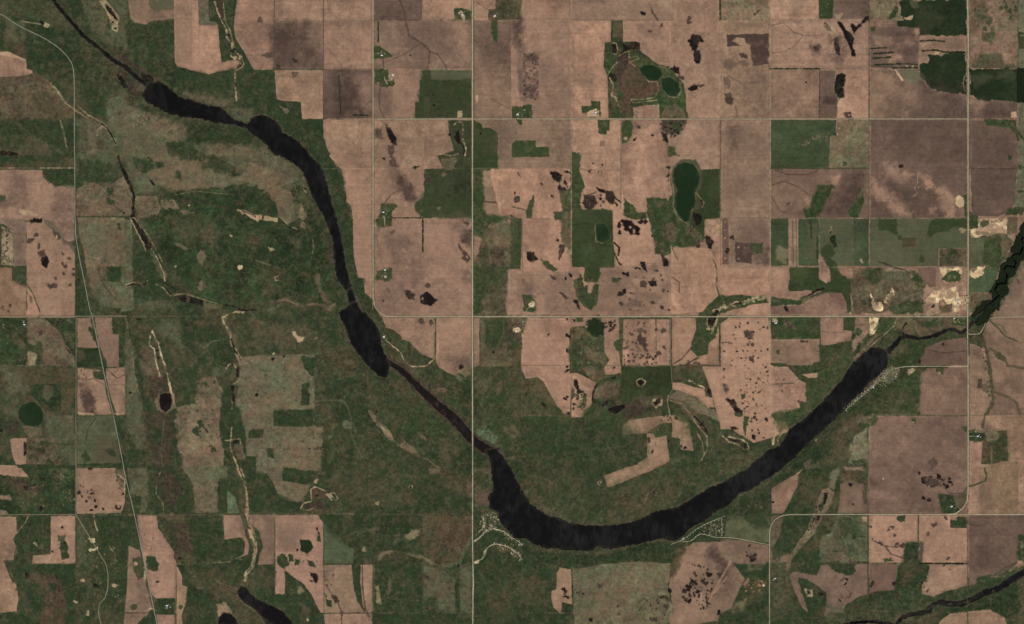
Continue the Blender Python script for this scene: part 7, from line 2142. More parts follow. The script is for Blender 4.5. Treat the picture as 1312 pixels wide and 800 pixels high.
D b3 .6 20 1.5 3 ; 700,640 800,650 800,740 690,740
L m 1.6 .6 ; 590,545 640,570 700,585 730,600
# left column
F field soil t2 ; 14,570 110,572 108,690 160,720 110,705 14,722
F hay_field crop gd a=1.5 m=.12 ; 112,572 258,568 262,620 320,650 330,570 420,640 430,800 400,800 390,720 300,700 205,690 150,695 108,690
F field soil t2 ; 262,500 280,520 325,610 300,655 262,630
C gd .8 8 6 ; 290,520 340,530 370,600 430,640 425,700 330,680 325,600
C gd .9 4 3 ; 14,725 150,740 200,710 210,720 170,762 14,768
F field soil t2 ; 160,715 190,685 210,690 200,710 150,735
L k 2.4 .9 ; 210,715 250,690 285,680
L gd 4 .7 ; 160,755 230,720 300,690
F field soil t4m ; 14,770 170,768 250,720 300,700 380,700 400,750 405,812 14,812
C t2 .5 14 8 ; 200,750 300,720 380,810 200,810
C k .7 4 3 ; 78,770 100,775 108,800 90,795
# right slope
F pasture grass b2g m=.1 a=2 ; 1034,705 1150,705 1140,740 1070,800 1034,800
F field soil t3 m=.05 ; 1330,520 1290,560 1240,640 1230,690 1170,800 1150,830 1330,830
C k .4 2 2 ; 1275,630 1290,640 1285,655
P gd .5 2 ; 1270,610
''')

# ------------------------------------------------------------------ the river and its two long lakes
LAKE_A = (tile(0, 0, '725,490 745,450 765,425 800,420 830,422 870,455 910,490 950,505 1000,520 1060,540 1130,550 1165,580 1200,615 1270,635')
          + tile(1, 0, '-25,610 0,590 50,590 90,615 120,645 135,680 180,700 220,730 260,770 280,800')
          + tile(1, 1, '325,40 345,90 365,150 385,230 410,310 430,390 445,470 460,560 475,620 490,670')
          + tile(1, 1, '460,690 420,640 405,590 400,520 395,440 375,380 345,310 310,250 275,180 255,120 235,75 190,40 130,0')
          + tile(1, 0, '100,795 70,770 40,730 0,700 -22,690')
          + tile(0, 0, '1265,660 1200,640 1100,630 1030,610 950,600 870,585 800,550 750,520'))
LAKE_B = (tile(1, 1, '490,755 515,750 545,800') + tile(1, 2, '560,0 600,50 630,95 640,150 650,190 672,235 682,262 685,290 670,335 625,328 600,300 560,260 520,210 485,155 465,100 440,50 425,0')
          + tile(1, 1, '430,800 450,785 470,770'))
LAKE_C = (tile(1, 3, '1200,-40 1180,-90 1230,-100 1265,-60 1310,0') + tile(2, 3, '0,20 30,80 60,130 90,180 130,205 200,255 220,250 290,280 370,292 450,295 540,292 600,278 660,262 740,220 840,205 910,165 980,120 1010,100 1080,75 1130,45 1200,5')
          + tile(3, 2, '0,710 60,685 90,640 110,600 190,545 270,470 330,400 370,360 400,310 440,260 490,210 530,180 570,180 600,196 615,215 615,265 590,300 560,330 520,360 490,400 450,430 400,490 350,540 290,600 240,640 160,720 80,795')
          + tile(2, 3, '1312,55 1270,80 1230,110 1170,130 1110,190 1050,220 1000,260 960,280 910,310 870,350 830,372 760,362 660,385 590,400 500,415 440,400 410,422 280,418 180,412 120,390 75,362 0,355')
          + tile(1, 3, '1312,340 1250,280 1240,230 1195,200 1190,150 1215,110 1210,60'))


def ribbon_poly(pts, widths):
    """closed outline of a stream of the given half-widths along pts"""
    p = np.array(pts, float)
    t = np.gradient(p, axis=0)
    t /= np.linalg.norm(t, axis=1)[:, None] + 1e-9
    n = np.stack([-t[:, 1], t[:, 0]], 1)
    w = np.interp(np.linspace(0, 1, len(p)), np.linspace(0, 1, len(widths)), widths)[:, None]
    return np.concatenate([p + n * w, (p - n * w)[::-1]])


CH_TOP = tile(0, 0, '262,-12 300,35 330,75 385,135 425,185 490,230 545,280 600,322 640,342 680,380 730,420 770,455')
CH_MID = tile(1, 1, '455,655 480,690 490,735 500,770') 
CH_LOW = tile(1, 2, '655,240 690,268 735,290 780,335 820,372 855,410 900,450 945,490 1000,535 1040,575 1070,610 1110,660 1150,685 1195,715 1235,730')
CH_EAST = tile(3, 2, '590,215 625,195 650,165 680,132 705,124 740,128 775,140 820,130 860,120 895,103 930,88 960,92 990,106 1020,90 1045,60 1070,30 1105,-5')
CH_NORTH = tile(3, 2, '700,130 690,100 695,75 710,55')
CH_SE = tile(3, 3, '655,806 690,765 730,750 790,742 830,735 845,705 875,690 920,692 990,695 1060,668 1110,640 1190,612 1250,572 1330,525')
CH_SE2 = tile(3, 3, '690,770 740,755 800,735 820,715 850,695 900,690 980,690 1040,668 1100,640')
CH_SE3 = tile(3, 3, '385,803 430,792 520,786 560,784 600,795 640,800')
LAKE_D = tile(3, 3, '0,0 0,60 0,60') 

for pts, wd in ((CH_LOW, (18, 14)),):
    op_blend(ribbon_poly(pts, (5.5, 6.5, 8, 9)), ('m', '.8', 6, 6))
for q, w in ((CH_TOP, (2.2, 2.6, 2.4, 2.6, 2.2)), (CH_MID, (3.6, 4.6, 4.2)), (CH_LOW, (3.0, 3.6, 4.4, 5.6, 6.4, 5.6, 7.5)), (CH_EAST, (4, 2.8, 1.9, 2.2, 2.0, 2.4)),
             (CH_NORTH, (1.5, .8)), (CH_SE, (2.2, 3.0, 3.0, 4.2, 3.8, 4.8)), (CH_SE2, (1.2, 1.6, 1.4, 1.4)), (CH_SE3, (1, 2.2, 1.2))):
    op_water(ribbon_poly(q, w), ['channel' if q is CH_LOW else 'river'], 0.8)
for pts, col, al, e, am in (
        (LAKE_A, 'g3', .35, 8, 6), (LAKE_B, 'g3', .35, 8, 6), (LAKE_C, 'b1', .45, 6, 6)):
    q = np.array(pts)
    box = box_of(q, 4)
    blend(box, al * sstep(sdf(q, box) + 2.0 + 0.8 * noise_slice(6, *box), 1.4), PALA[col])
for q in (LAKE_A, LAKE_B, LAKE_C):
    op_water(np.array(q), ['river'], 0.9)
river_ids = [len(REGIONS) - 3, len(REGIONS) - 2, len(REGIONS) - 1]
# reed islands and banks in the marshy channel
T_MARSH = tile(1, 2, '870,415 1040,560 1070,640 1020,590 900,480')
op_dots(np.array(T_MARSH), ('m', '.5', 14, 1, 2))
op_dots(np.array(tile(3, 3, '850,700 1000,690 1190,615 1180,630 1000,705 900,700 850,720')), ('g3', '.6', 10, .8, 1.8))
# the wooded river bottom in the east
WOODS_E = tile(3, 1, '1318,350 1290,400 1250,500 1240,520 1205,555 1195,600 1165,650 1150,690 1155,740 1110,750 1075,790 1040,830 1080,850 1140,815 1175,780 1200,740 1230,690 1240,630 1290,560 1318,525')
op_blend(np.array(WOODS_E), ('gd', '.9', 16, 14))
op_blend(np.array(WOODS_E), ('wf', '.95', 5, 14))
MEANDER = tile(3, 1, '1320,400 1295,430 1310,460 1290,500 1262,505 1245,520 1270,540 1262,570 1225,560 1205,585 1225,610 1215,650 1175,655 1160,690 1180,715 1150,745 1120,760 1110,785 1080,805')
op_water(ribbon_poly(MEANDER, (1.5, 1.5, 1.8)), ['river'], 0.3)

# ------------------------------------------------------------------ section lines: grassy field margins a step paler or darker than the crop
for x, y0, y1, col, al, w in (
        (414.5, 0, 152, 't5', .6, 1.1), (351.5, 0, 90, 't5', .5, 1.1), (541.5, 0, 26, 'p', .35, .9), (541.5, 27, 88, 't4', .4, .9), (669, 0, 152, 'p', .35, 1.1), (669, 28, 130, 'g4', .3, .9),
        (732, 0, 153, 'p', .75, 1.4), (732, 153, 325, 'p', .7, 1.1), (859, 0, 26, 'p', .4, .9), (923, 153, 277, 't5', .5, 1.2), (795.5, 153, 268, 'g4', .6, 1.1),
        (986.8, 0, 153, 'p', .7, 1.5), (986.8, 153, 406, 'p', .6, 1.4), (986.6, 406, 532, 'p', .75, 1.4), (1050, 90, 152, 't5', .9, 1.3), (1113.5, 0, 153, 'g2', .6, 1.4),
        (1113.5, 153, 345, 'b3', .6, 1.1), (1113.5, 153, 280, 'g3', .5, 1.2), (1177, 90, 152, 'g4', .6, 1), (1304.5, 0, 90, 'g2', .7, 1.2), (732, 470, 532, 'b3', .5, .9), (732, 406, 480, 't4', .4, .9),
        (668.5, 468, 533, 'b3', .7, 1.1), (1112, 597, 800, 'g3', .6, 1.4), (1112.5, 660, 780, 'g2', .5, 1.3), (1176.5, 660, 722, 'g2', .9, 1.5), (1240, 660, 800, 'g3', .7, 1.4), (859, 406, 468, 'b3', .6, 1.2),
        (352.5, 660, 760, 'b3', .4, 1), (97.5, 660, 722, 'g3', .5, 1), (161, 406, 470, 'b3', .4, .9), (225, 725, 800, 'b3', .75, 1.4), (415, 660, 786, 'g3', .5, 1.0), (669, 280, 345, 'g3', .4, 1), (923, 280, 340, 't4', .5, 1)):
    op_line(np.array([(x, y0), (x, y1)], float), (col, w, al))
for y, x0, x1, col, al, w in (
        (26, 478, 605, 't5', .6, 1.1), (26, 540, 605, 'p', .5, .9), (26, 605, 732, 'p', .35, .9), (26, 732, 860, 't4', .5, 1), (89, 350, 414, 'g2', .9, 1.4), (89, 414, 478, 't4', .5, 1.0),
        (88.5, 987, 1050, 'gd', .8, 1.3), (88.5, 1050, 1114, 't4', .6, 1), (216.5, 415, 541, 'p', .35, .9), (216, 605, 732, 't2', .4, .9), (279.5, 925, 987, 't4', .5, 1),
        (216, 987, 1113, 'g3', .8, 1.4), (279.6, 987, 1240, 'b3', .7, 1.2), (342.5, 987, 1240, 'b3', .6, 1.1), (215.8, 1240, 1304, 't5', .6, 1.2), (215.5, 0, 96, 'p', .6, 1.2), (405.4, 160, 260, 'b3', .5, 1.2),
        (468.5, 0, 97, 'b3', .4, .9), (468.5, 669, 860, 'g3', .4, 1), (533, 668, 730, 'b3', .5, 1), (533, 98, 160, 'g3', .4, 1), (596, 98, 160, 'gd', .7, 1.3), (533, 1112, 1240, 'g3', .6, 1.1), (596, 1240, 1312, 'p', .2, 1),
        (722, 1112, 1240, 'gd', .6, 1.4), (722, 987, 1112, 'g3', .4, 1), (660, 97, 290, 'b3', .6, 1.2), (659.6, 1241, 1312, 'p', .8, 1.3), (785.5, 655, 735, 'b3', .4, .9), (785.5, 735, 740, 'b3', .4, .9), (533, 1240, 1262, 'p', .4, 1)):
    op_line(np.array([(x0, y), (x1, y)], float), (col, w, al))
for x, y0, y1 in ((605.5, 0, 800), (478, 0, 385), (1240.3, 0, 640), (986.3, 685, 800)):
    op_line(np.array([(x - 1.3, y0), (x - 1.2, y1)], float), ('g4', 1.1, .45))
    op_line(np.array([(x + 1.3, y0), (x + 1.3, y1)], float), ('g3', 1.1, .45))
for y, x0, x1 in ((406, 500, 1239), (152.7, 480, 1238), (659.6, 1010, 1312), (405.6, 0, 160)):
    op_line(np.array([(x0, y - 1.1), (x1, y - 1.1)], float), ('g4', .9, .4))
    op_line(np.array([(x0, y + 1.1), (x1, y + 1.1)], float), ('t4', .9, .4))
# worn lots of the lake settlements
for txt, c_, r_, n_ in (('1160,235 1235,225 1250,300 1190,325 1140,360 1130,345', 1, 3, 85), ('1225,390 1312,398 1312,440 1255,425', 1, 3, 30), ('-10,405 45,440 50,475 0,470', 2, 3, 26), ('1215,312 1312,345 1312,385 1260,340', 1, 3, 24), ('-10,360 50,380 50,405 0,395', 2, 3, 14),
                        ('600,285 665,285 672,320 640,355 580,382 520,420 450,470 390,505 385,492 470,425 530,365', 3, 2, 64), ('925,330 1000,278 1090,250 1085,350 1030,345 990,335', 2, 3, 40), ('860,360 885,352 890,380 860,385', 2, 3, 12), ('940,30 1018,30 1018,60 950,55', 3, 2, 14)):
    op_dots(np.array(tile(c_, r_, txt)), ('s', '.95', n_, .8, 1.7))
    op_dots(np.array(tile(c_, r_, txt)), ('gd', '.8', n_ // 2, .6, 1.3))
WOOD &= ~np.isin(REG, [i for i, r in enumerate(REGIONS) if r[1] == 'water'])

# fine grain of the cover: tussocks, shrubs and bare spots in the grass, clods and damp veins in the soil
_kind = np.array([r[1] for r in REGIONS])[REG]
_soil = np.isin(_kind, ('soil', 'sand')).astype(np.float32)
_wet = (_kind == 'water').astype(np.float32)
_crop = (_kind == 'crop').astype(np.float32)
_grass = 1 - _soil - _wet - 0.65 * _crop
_a, _b, _c = fbm(2.2, 501, 2)[:GH, :GW], fbm(5, 502, 3)[:GH, :GW], fbm(9, 503, 3)[:GH, :GW]
COL *= (1 + _grass * (0.10 * _a + 0.09 * _b) + _soil * (0.035 * _a + 0.035 * _b))[..., None]
mix(_grass * 0.22 * sstep(_b + 0.5 * _c - 0.35, 0.3) * (COL.mean(-1) < 0.27), 'b1')
mix(_grass * 0.30 * sstep(_a + 0.7 * _c - 0.65, 0.3), 'b2')
mix(_grass * 0.25 * sstep(-_b - 0.5 * _c - 0.45, 0.3) * (COL.mean(-1) < 0.25), 'gd')
_dark = _grass * (COL.mean(-1) < 0.26)
_r1, _r2 = fbm(18, 510, 4)[:GH, :GW], fbm(11, 511, 3)[:GH, :GW]
mix(0.30 * _dark * sstep(0.05 - np.abs(_r1), 0.05) * sstep(n14 + 0.1, 0.5), 'b3')      # trails and thin-grassed rills
mix(0.40 * _dark * sstep(0.06 - np.abs(_r2), 0.06) * sstep(n40 + 0.2, 0.5), 'wf')      # lusher green along the seeps
_v = fbm(22, 504, 4)[:GH, :GW]
_vein = sstep(0.045 - np.abs(_v), 0.035) * sstep(n40 - 0.1, 0.5) * _soil
mix(0.30 * _vein, 't4')
mix(0.22 * _soil * sstep(_c + NOISE[40][20:20 + GH, 40:40 + GW] - 0.7, 0.35), 't4')
COL *= (1 + 0.095 * _soil + 0.075 * _grass)[..., None]
COL[..., 0] *= 1 + _grass * 0.05 * _c
COL[..., 1] *= 1 - _grass * 0.02 * _c

# ------------------------------------------------------------------ relief (metres)
LINES = [CH_TOP, tile(0, 0, '770,455 950,555 1130,595 1270,648') + tile(1, 0, '0,645 110,720 200,790') + tile(1, 1, '260,60 310,170 360,280 415,400 435,520 450,620 480,690 505,780') + tile(1, 2, '500,60 560,160 640,260'),
         CH_LOW + tile(2, 3, '-30,200 60,270 250,340 420,355 620,335 800,285 960,200 1150,110 1312,20') + tile(3, 2, '0,760 150,640 300,520 430,370 560,230'), CH_EAST, CH_SE]
st = 4
CXg, CYg = GX[::st][None, :], GY[::st][:, None]
dist = np.min([seg_dist(np.array(l), CXg, CYg, False) for l in LINES[:4]], axis=0)
dist = np.minimum(dist, seg_dist(np.array(LINES[4]), CXg, CYg, False) + 6)


def upsample(a):
    yi = np.clip(np.arange(GH) / st, 0, a.shape[0] - 1.001)
    xi = np.clip(np.arange(GW) / st, 0, a.shape[1] - 1.001)
    y0, x0 = yi.astype(int), xi.astype(int)
    fy, fx = (yi - y0)[:, None], xi - x0
    r = a[y0] * (1 - fy) + a[y0 + 1] * fy
    return r[:, x0] * (1 - fx) + r[:, x0 + 1] * fx


dist = upsample(dist).astype(np.float32)
tv = np.clip((dist - 6) / 38, 0, 1)
tv = tv * tv * (3 - 2 * tv)
slope_zone = np.clip((dist - 4) / 10, 0, 1) * np.clip((75 - dist) / 40, 0, 1)
grassy = np.isin(REG, [i for i, r in enumerate(REGIONS) if r[1] in ('grass', 'marsh')]).astype(np.float32)
gully = 1 - np.abs(fbm(14, 91, 3))[:GH, :GW] * 1.4
Z = 42 * tv + tv * (5 * fbm(120, 92, 3)[:GH, :GW]) + slope_zone * grassy * 11.0 * np.clip(-gully + 0.5, -1, 1)
Z += (1 - slope_zone) * grassy * 1.6 * NOISE[14][:GH, :GW] * tv
Z += 1.0
wat = np.array([r[1] == 'water' for r in REGIONS])
isw = wat[REG]
riv = np.array([r[0] == 'river' for r in REGIONS])[REG]
Z = np.where(riv, 0.0, np.maximum(Z, 0.6)).astype(np.float32)
for i in np.unique(REG[isw & ~riv]):
    m = REG == i
    Z[m] = Z[m].min() - 0.5

# ------------------------------------------------------------------ materials
def lin(c):
    c = np.clip(c, 0.002, 1)
    return np.where(c <= 0.04045, c / 12.92, ((c + 0.055) / 1.055) ** 2.4)


def base_material(name):
    m = bpy.data.materials.new(name)
    m.use_nodes = True
    t = m.node_tree
    return m, t, t.nodes['Principled BSDF']


def node(t, kind, **kw):
    n = t.nodes.new(kind)
    for k, v in kw.items():
        setattr(n, k, v)
    return n


def math_node(t, op, a, b):
    n = node(t, 'ShaderNodeMath', operation=op)
    for i, v in enumerate((a, b)):
        if isinstance(v, (int, float)):
            n.inputs[i].default_value = v
        else:
            t.links.new(v, n.inputs[i])
    return n.outputs[0]


def noise_node(t, vec, scale, detail=3.0, rough=0.6):
    n = node(t, 'ShaderNodeTexNoise')
    n.inputs['Scale'].default_value = scale
    n.inputs['Detail'].default_value = detail
    n.inputs['Roughness'].default_value = rough
    t.links.new(vec, n.inputs['Vector'])
    return n.outputs['Fac']


MATS = {}


def land_material(kind, angle, streak):
    """soil, grass, crop ...: the cover's own colour, broken up by clods, tussocks and drill rows"""
    key = (kind, round(angle / 10) * 10 % 180, round(streak, 2))
    if key in MATS:
        return MATS[key]
    m, t, p = base_material('%s_rows_%d' % (kind, key[1]))
    geo = node(t, 'ShaderNodeNewGeometry')
    at = node(t, 'ShaderNodeAttribute', attribute_name='cover')
    pos = geo.outputs['Position']
    fine, mid = {'soil': (.15, .09), 'sand': (.16, .12), 'crop': (.13, .10)}.get(kind, (.30, .22))
    f = math_node(t, 'MULTIPLY_ADD', noise_node(t, pos, 1 / 26.0), 2 * fine)
    f.node.inputs[2].default_value = 1 - fine
    g = math_node(t, 'MULTIPLY_ADD', noise_node(t, pos, 1 / 95.0), 2 * mid)
    g.node.inputs[2].default_value = 1 - mid
    f = math_node(t, 'MULTIPLY', f, g)
    mp = node(t, 'ShaderNodeMapping')
    t.links.new(pos, mp.inputs['Vector'])
    mp.inputs['Rotation'].default_value = (0, 0, math.radians(key[1]))
    mp.inputs['Scale'].default_value = (1 / 1100.0, 1 / 40.0, 0)
    s = math_node(t, 'MULTIPLY_ADD', noise_node(t, mp.outputs[0], 1.0, 2.0), 4 * streak)
    s.node.inputs[2].default_value = 1 - 2 * streak
    f = math_node(t, 'MULTIPLY', f, s)
    mul = node(t, 'ShaderNodeVectorMath', operation='SCALE')
    t.links.new(at.outputs['Color'], mul.inputs[0])
    t.links.new(f, mul.inputs['Scale'])
    t.links.new(mul.outputs[0], p.inputs['Base Color'])
    p.inputs['Roughness'].default_value = 0.95
    p.inputs['Specular IOR Level'].default_value = 0.05
    if kind not in ('soil', 'sand'):
        b = node(t, 'ShaderNodeBump')
        b.inputs['Strength'].default_value = 0.35
        b.inputs['Distance'].default_value = 6.0
        t.links.new(noise_node(t, pos, 1 / 40.0, 2.0), b.inputs['Height'])
        t.links.new(b.outputs[0], p.inputs['Normal'])
    MATS[key] = m
    return m


def water_material():
    if 'water' in MATS:
        return MATS['water']
    m, t, p = base_material('water')
    geo = node(t, 'ShaderNodeNewGeometry')
    at = node(t, 'ShaderNodeAttribute', attribute_name='cover')
    pos = geo.outputs['Position']
    t.links.new(at.outputs['Color'], p.inputs['Base Color'])
    # wind streaks: rougher bands of ripples that catch the sun
    mp = node(t, 'ShaderNodeMapping')
    t.links.new(pos, mp.inputs['Vector'])
    mp.inputs['Rotation'].default_value = (0, 0, math.radians(-38))
    mp.inputs['Scale'].default_value = (1 / 80.0, 1 / 190.0, 0)
    n1 = noise_node(t, mp.outputs[0], 1.0, 5.0, 0.65)
    n2 = noise_node(t, pos, 1 / 700.0, 2.0)
    r = math_node(t, 'MULTIPLY', n1, n2)
    rr = node(t, 'ShaderNodeMapRange')
    t.links.new(r, rr.inputs['Value'])
    rr.inputs['From Min'].default_value = 0.21
    rr.inputs['From Max'].default_value = 0.36
    rr.inputs['To Min'].default_value = 0.22
    rr.inputs['To Max'].default_value = 0.50
    t.links.new(rr.outputs[0], p.inputs['Roughness'])
    p.inputs['IOR'].default_value = 1.33
    p.inputs['Specular IOR Level'].default_value = 0.4
    b = node(t, 'ShaderNodeBump')
    b.inputs['Strength'].default_value = 0.3
    b.inputs['Distance'].default_value = 2.0
    t.links.new(noise_node(t, mp.outputs[0], 2.2, 3.0), b.inputs['Height'])
    t.links.new(b.outputs[0], p.inputs['Normal'])
    MATS['water'] = m
    return m


def plain_material(name, rgb, rough=0.8, vary=0.1, scale=0.2):
    if name in MATS:
        return MATS[name]
    m, t, p = base_material(name)
    geo = node(t, 'ShaderNodeNewGeometry')
    f = math_node(t, 'MULTIPLY_ADD', noise_node(t, geo.outputs['Position'], scale), 2 * vary)
    f.node.inputs[2].default_value = 1 - vary
    mul = node(t, 'ShaderNodeVectorMath', operation='SCALE')
    mul.inputs[0].default_value = rgb
    t.links.new(f, mul.inputs['Scale'])
    t.links.new(mul.outputs[0], p.inputs['Base Color'])
    p.inputs['Roughness'].default_value = rough
    p.inputs['Specular IOR Level'].default_value = 0.2
    MATS[name] = m
    return m


def mesh_from(name, verts, faces4=None, faces3=None, cols=None, mat=None, smooth=False):
    me = bpy.data.meshes.new(name)
    loops = []
    starts = []
    n = 0
    for f, k in ((faces4, 4), (faces3, 3)):
        if f is not None and len(f):
            f = np.asarray(f, np.int32).reshape(-1, k)
            loops.append(f.ravel())
            starts.append(n + np.arange(len(f)) * k)
            n += f.size
    loops = np.concatenate(loops).astype(np.int32)
    starts = np.concatenate(starts).astype(np.int32)
    me.vertices.add(len(verts))
    me.vertices.foreach_set('co', np.asarray(verts, np.float32).ravel())
    me.loops.add(len(loops))
    me.loops.foreach_set('vertex_index', loops)
    me.polygons.add(len(starts))
    me.polygons.foreach_set('loop_start', starts)
    if cols is not None:
        a = me.attributes.new('cover', 'FLOAT_COLOR', 'POINT')
        a.data.foreach_set('color', np.concatenate([cols, np.ones((len(cols), 1))], 1).astype(np.float32).ravel())
    me.update(calc_edges=True)
    if smooth:
        me.polygons.foreach_set('use_smooth', np.ones(len(starts), bool))
    if mat:
        me.materials.append(mat)
    return me


def link(name, me, parent=None, loc=None, rz=None):
    o = bpy.data.objects.new(name, me)
    C.objects.link(o)
    if parent:
        o.parent = parent
    if loc is not None:
        o.location = loc
    if rz is not None:
        o.rotation_euler = (0, 0, rz)
    return o


def wx(x):
    return (x - PW / 2) * M_PX


def wy(y):
    return (PH / 2 - y) * M_PX


def ground_z(x, y):
    """height of the land at photo position x, y"""
    i = np.clip(np.asarray(y) * SS, 0, GH - 1.001)
    j = np.clip(np.asarray(x) * SS, 0, GW - 1.001)
    a, b = i.astype(int), j.astype(int)
    return np.max([Z[a, b], Z[a + 1, b], Z[a, b + 1], Z[a + 1, b + 1]], axis=0)


# ------------------------------------------------------------------ build the land sheets: one object per field, pasture, pond ...
PADC = int(50 * SS)
ALB = (lin(COL) / K_LIGHT).astype(np.float32)
ALBp = np.pad(ALB, ((PADC, PADC), (PADC, PADC), (0, 0)), mode='reflect')
REGp = np.pad(REG, PADC, mode='reflect')
Zp = np.pad(Z, PADC, mode='reflect')
ph, pw = REGp.shape
vx = wx((np.arange(pw) - PADC) / SS)
vy = wy((np.arange(ph) - PADC) / SS)
cells = REGp[:-1, :-1].ravel()
order = np.argsort(cells, kind='stable')
bounds = np.searchsorted(cells[order], np.arange(len(REGIONS) + 1))
ci, cj = np.divmod(np.arange((ph - 1) * (pw - 1)), pw - 1)
corner = (ci * pw + cj).astype(np.int64)
flatZ, flatA = Zp.ravel(), ALBp.reshape(-1, 3)
NAMES = dict(field='ploughed_field', rough_pasture='pasture', brush='pasture', hay_pasture='pasture', slough='wetland', wetland_meadow='wetland', woodland='green_crop_field', hay_field='green_crop_field')
for i, (name, mat, ang, stk) in enumerate(REGIONS):
    sel = order[bounds[i]:bounds[i + 1]]
    if len(sel) < 3:
        continue
    q = corner[sel]
    quad = np.stack([q, q + pw, q + pw + 1, q + 1], 1)
    u, inv = np.unique(quad, return_inverse=True)
    vi, vj = np.divmod(u, pw)
    v = np.stack([vx[vj], vy[vi], flatZ[u]], 1)
    mt = water_material() if mat == 'water' else land_material(mat, ang, stk)
    nm = NAMES.get(name, name)
    if mat == 'soil' and nm not in ('salt_flat',):
        nm = 'ploughed_field'
    me = mesh_from(nm, v, faces4=inv.reshape(-1, 4), cols=flatA[u], mat=mt, smooth=True)
    o = link(nm, me)
    o['kind'] = 'structure'

# the plain beyond, out to the horizon
R0x, R0y, R1 = abs(vx[0]) - 20, abs(vy[0]) - 20, 150000.0
rv = [(-R0x, -R0y, 14), (R0x, -R0y, 14), (R0x, R0y, 14), (-R0x, R0y, 14), (-R1, -R1, 14), (R1, -R1, 14), (R1, R1, 14), (-R1, R1, 14)]
gm = plain_material('far_plain', (0.14, 0.115, 0.075), 0.95, 0.35, 1 / 900.0)
g = link('ground', mesh_from('ground', rv, faces4=[(0, 4, 5, 1), (1, 5, 6, 2), (2, 6, 7, 3), (3, 7, 4, 0)], mat=gm))
g['kind'] = 'structure'

# ------------------------------------------------------------------ roads: gravel ribbons on the land
def smooth_line(pts, step=2.0, round_=0):
    p = np.array(pts, float)
    for _ in range(round_):
        q = [p[0]]
        for a, b in zip(p[:-1], p[1:]):
            q += [a * .75 + b * .25, a * .25 + b * .75]
        q.append(p[-1])
        p = np.array(q)
    d = np.r_[0, np.cumsum(np.linalg.norm(np.diff(p, axis=0), axis=1))]
    n = max(2, int(d[-1] / step) + 1)
    s = np.linspace(0, d[-1], n)
    return np.stack([np.interp(s, d, p[:, k]) for k in (0, 1)], 1)


def road(pts, width, mat, name='road', round_=0, lift=0.8, wob=0.08):
    p = smooth_line(pts, 1.6, round_)
    n = len(p)
    w_ = (rng.normal(0, wob, (n, 2)) if wob else 0)
    p = p + w_
    t = np.gradient(p, axis=0)
    t /= np.linalg.norm(t, axis=1)[:, None] + 1e-9
    nn = np.stack([-t[:, 1], t[:, 0]], 1)
    vs = []
    hw = 0.62 * width / 2 / M_PX * (1 + np.convolve(rng.normal(0, 0.3, n + 8), np.ones(9) / 9, 'valid'))[:, None]
    for k in (-1, 0, 1):
        q = p + nn * hw * k
        z = np.max([ground_z(q[:, 0] + a, q[:, 1] + b) for a, b in ((0, 0), (.4, 0), (-.4, 0), (0, .4), (0, -.4))], axis=0)
        vs.append((q, z))
    z = np.max([v[1] for v in vs], axis=0) + lift
    V = np.concatenate([np.stack([wx(q[:, 0]), wy(q[:, 1]), z + (0.15 if k == 1 else 0)], 1) for k, (q, _) in enumerate(vs)])
    i = np.arange(n - 1)
    F = np.concatenate([np.stack([i, i + 1, i + 1 + n, i + n], 1), np.stack([i + n, i + n + 1, i + 1 + 2 * n, i + 2 * n], 1)])
    o = link(name, mesh_from(name, V, faces4=F, mat=mat))
    o['kind'] = 'structure'
    return o


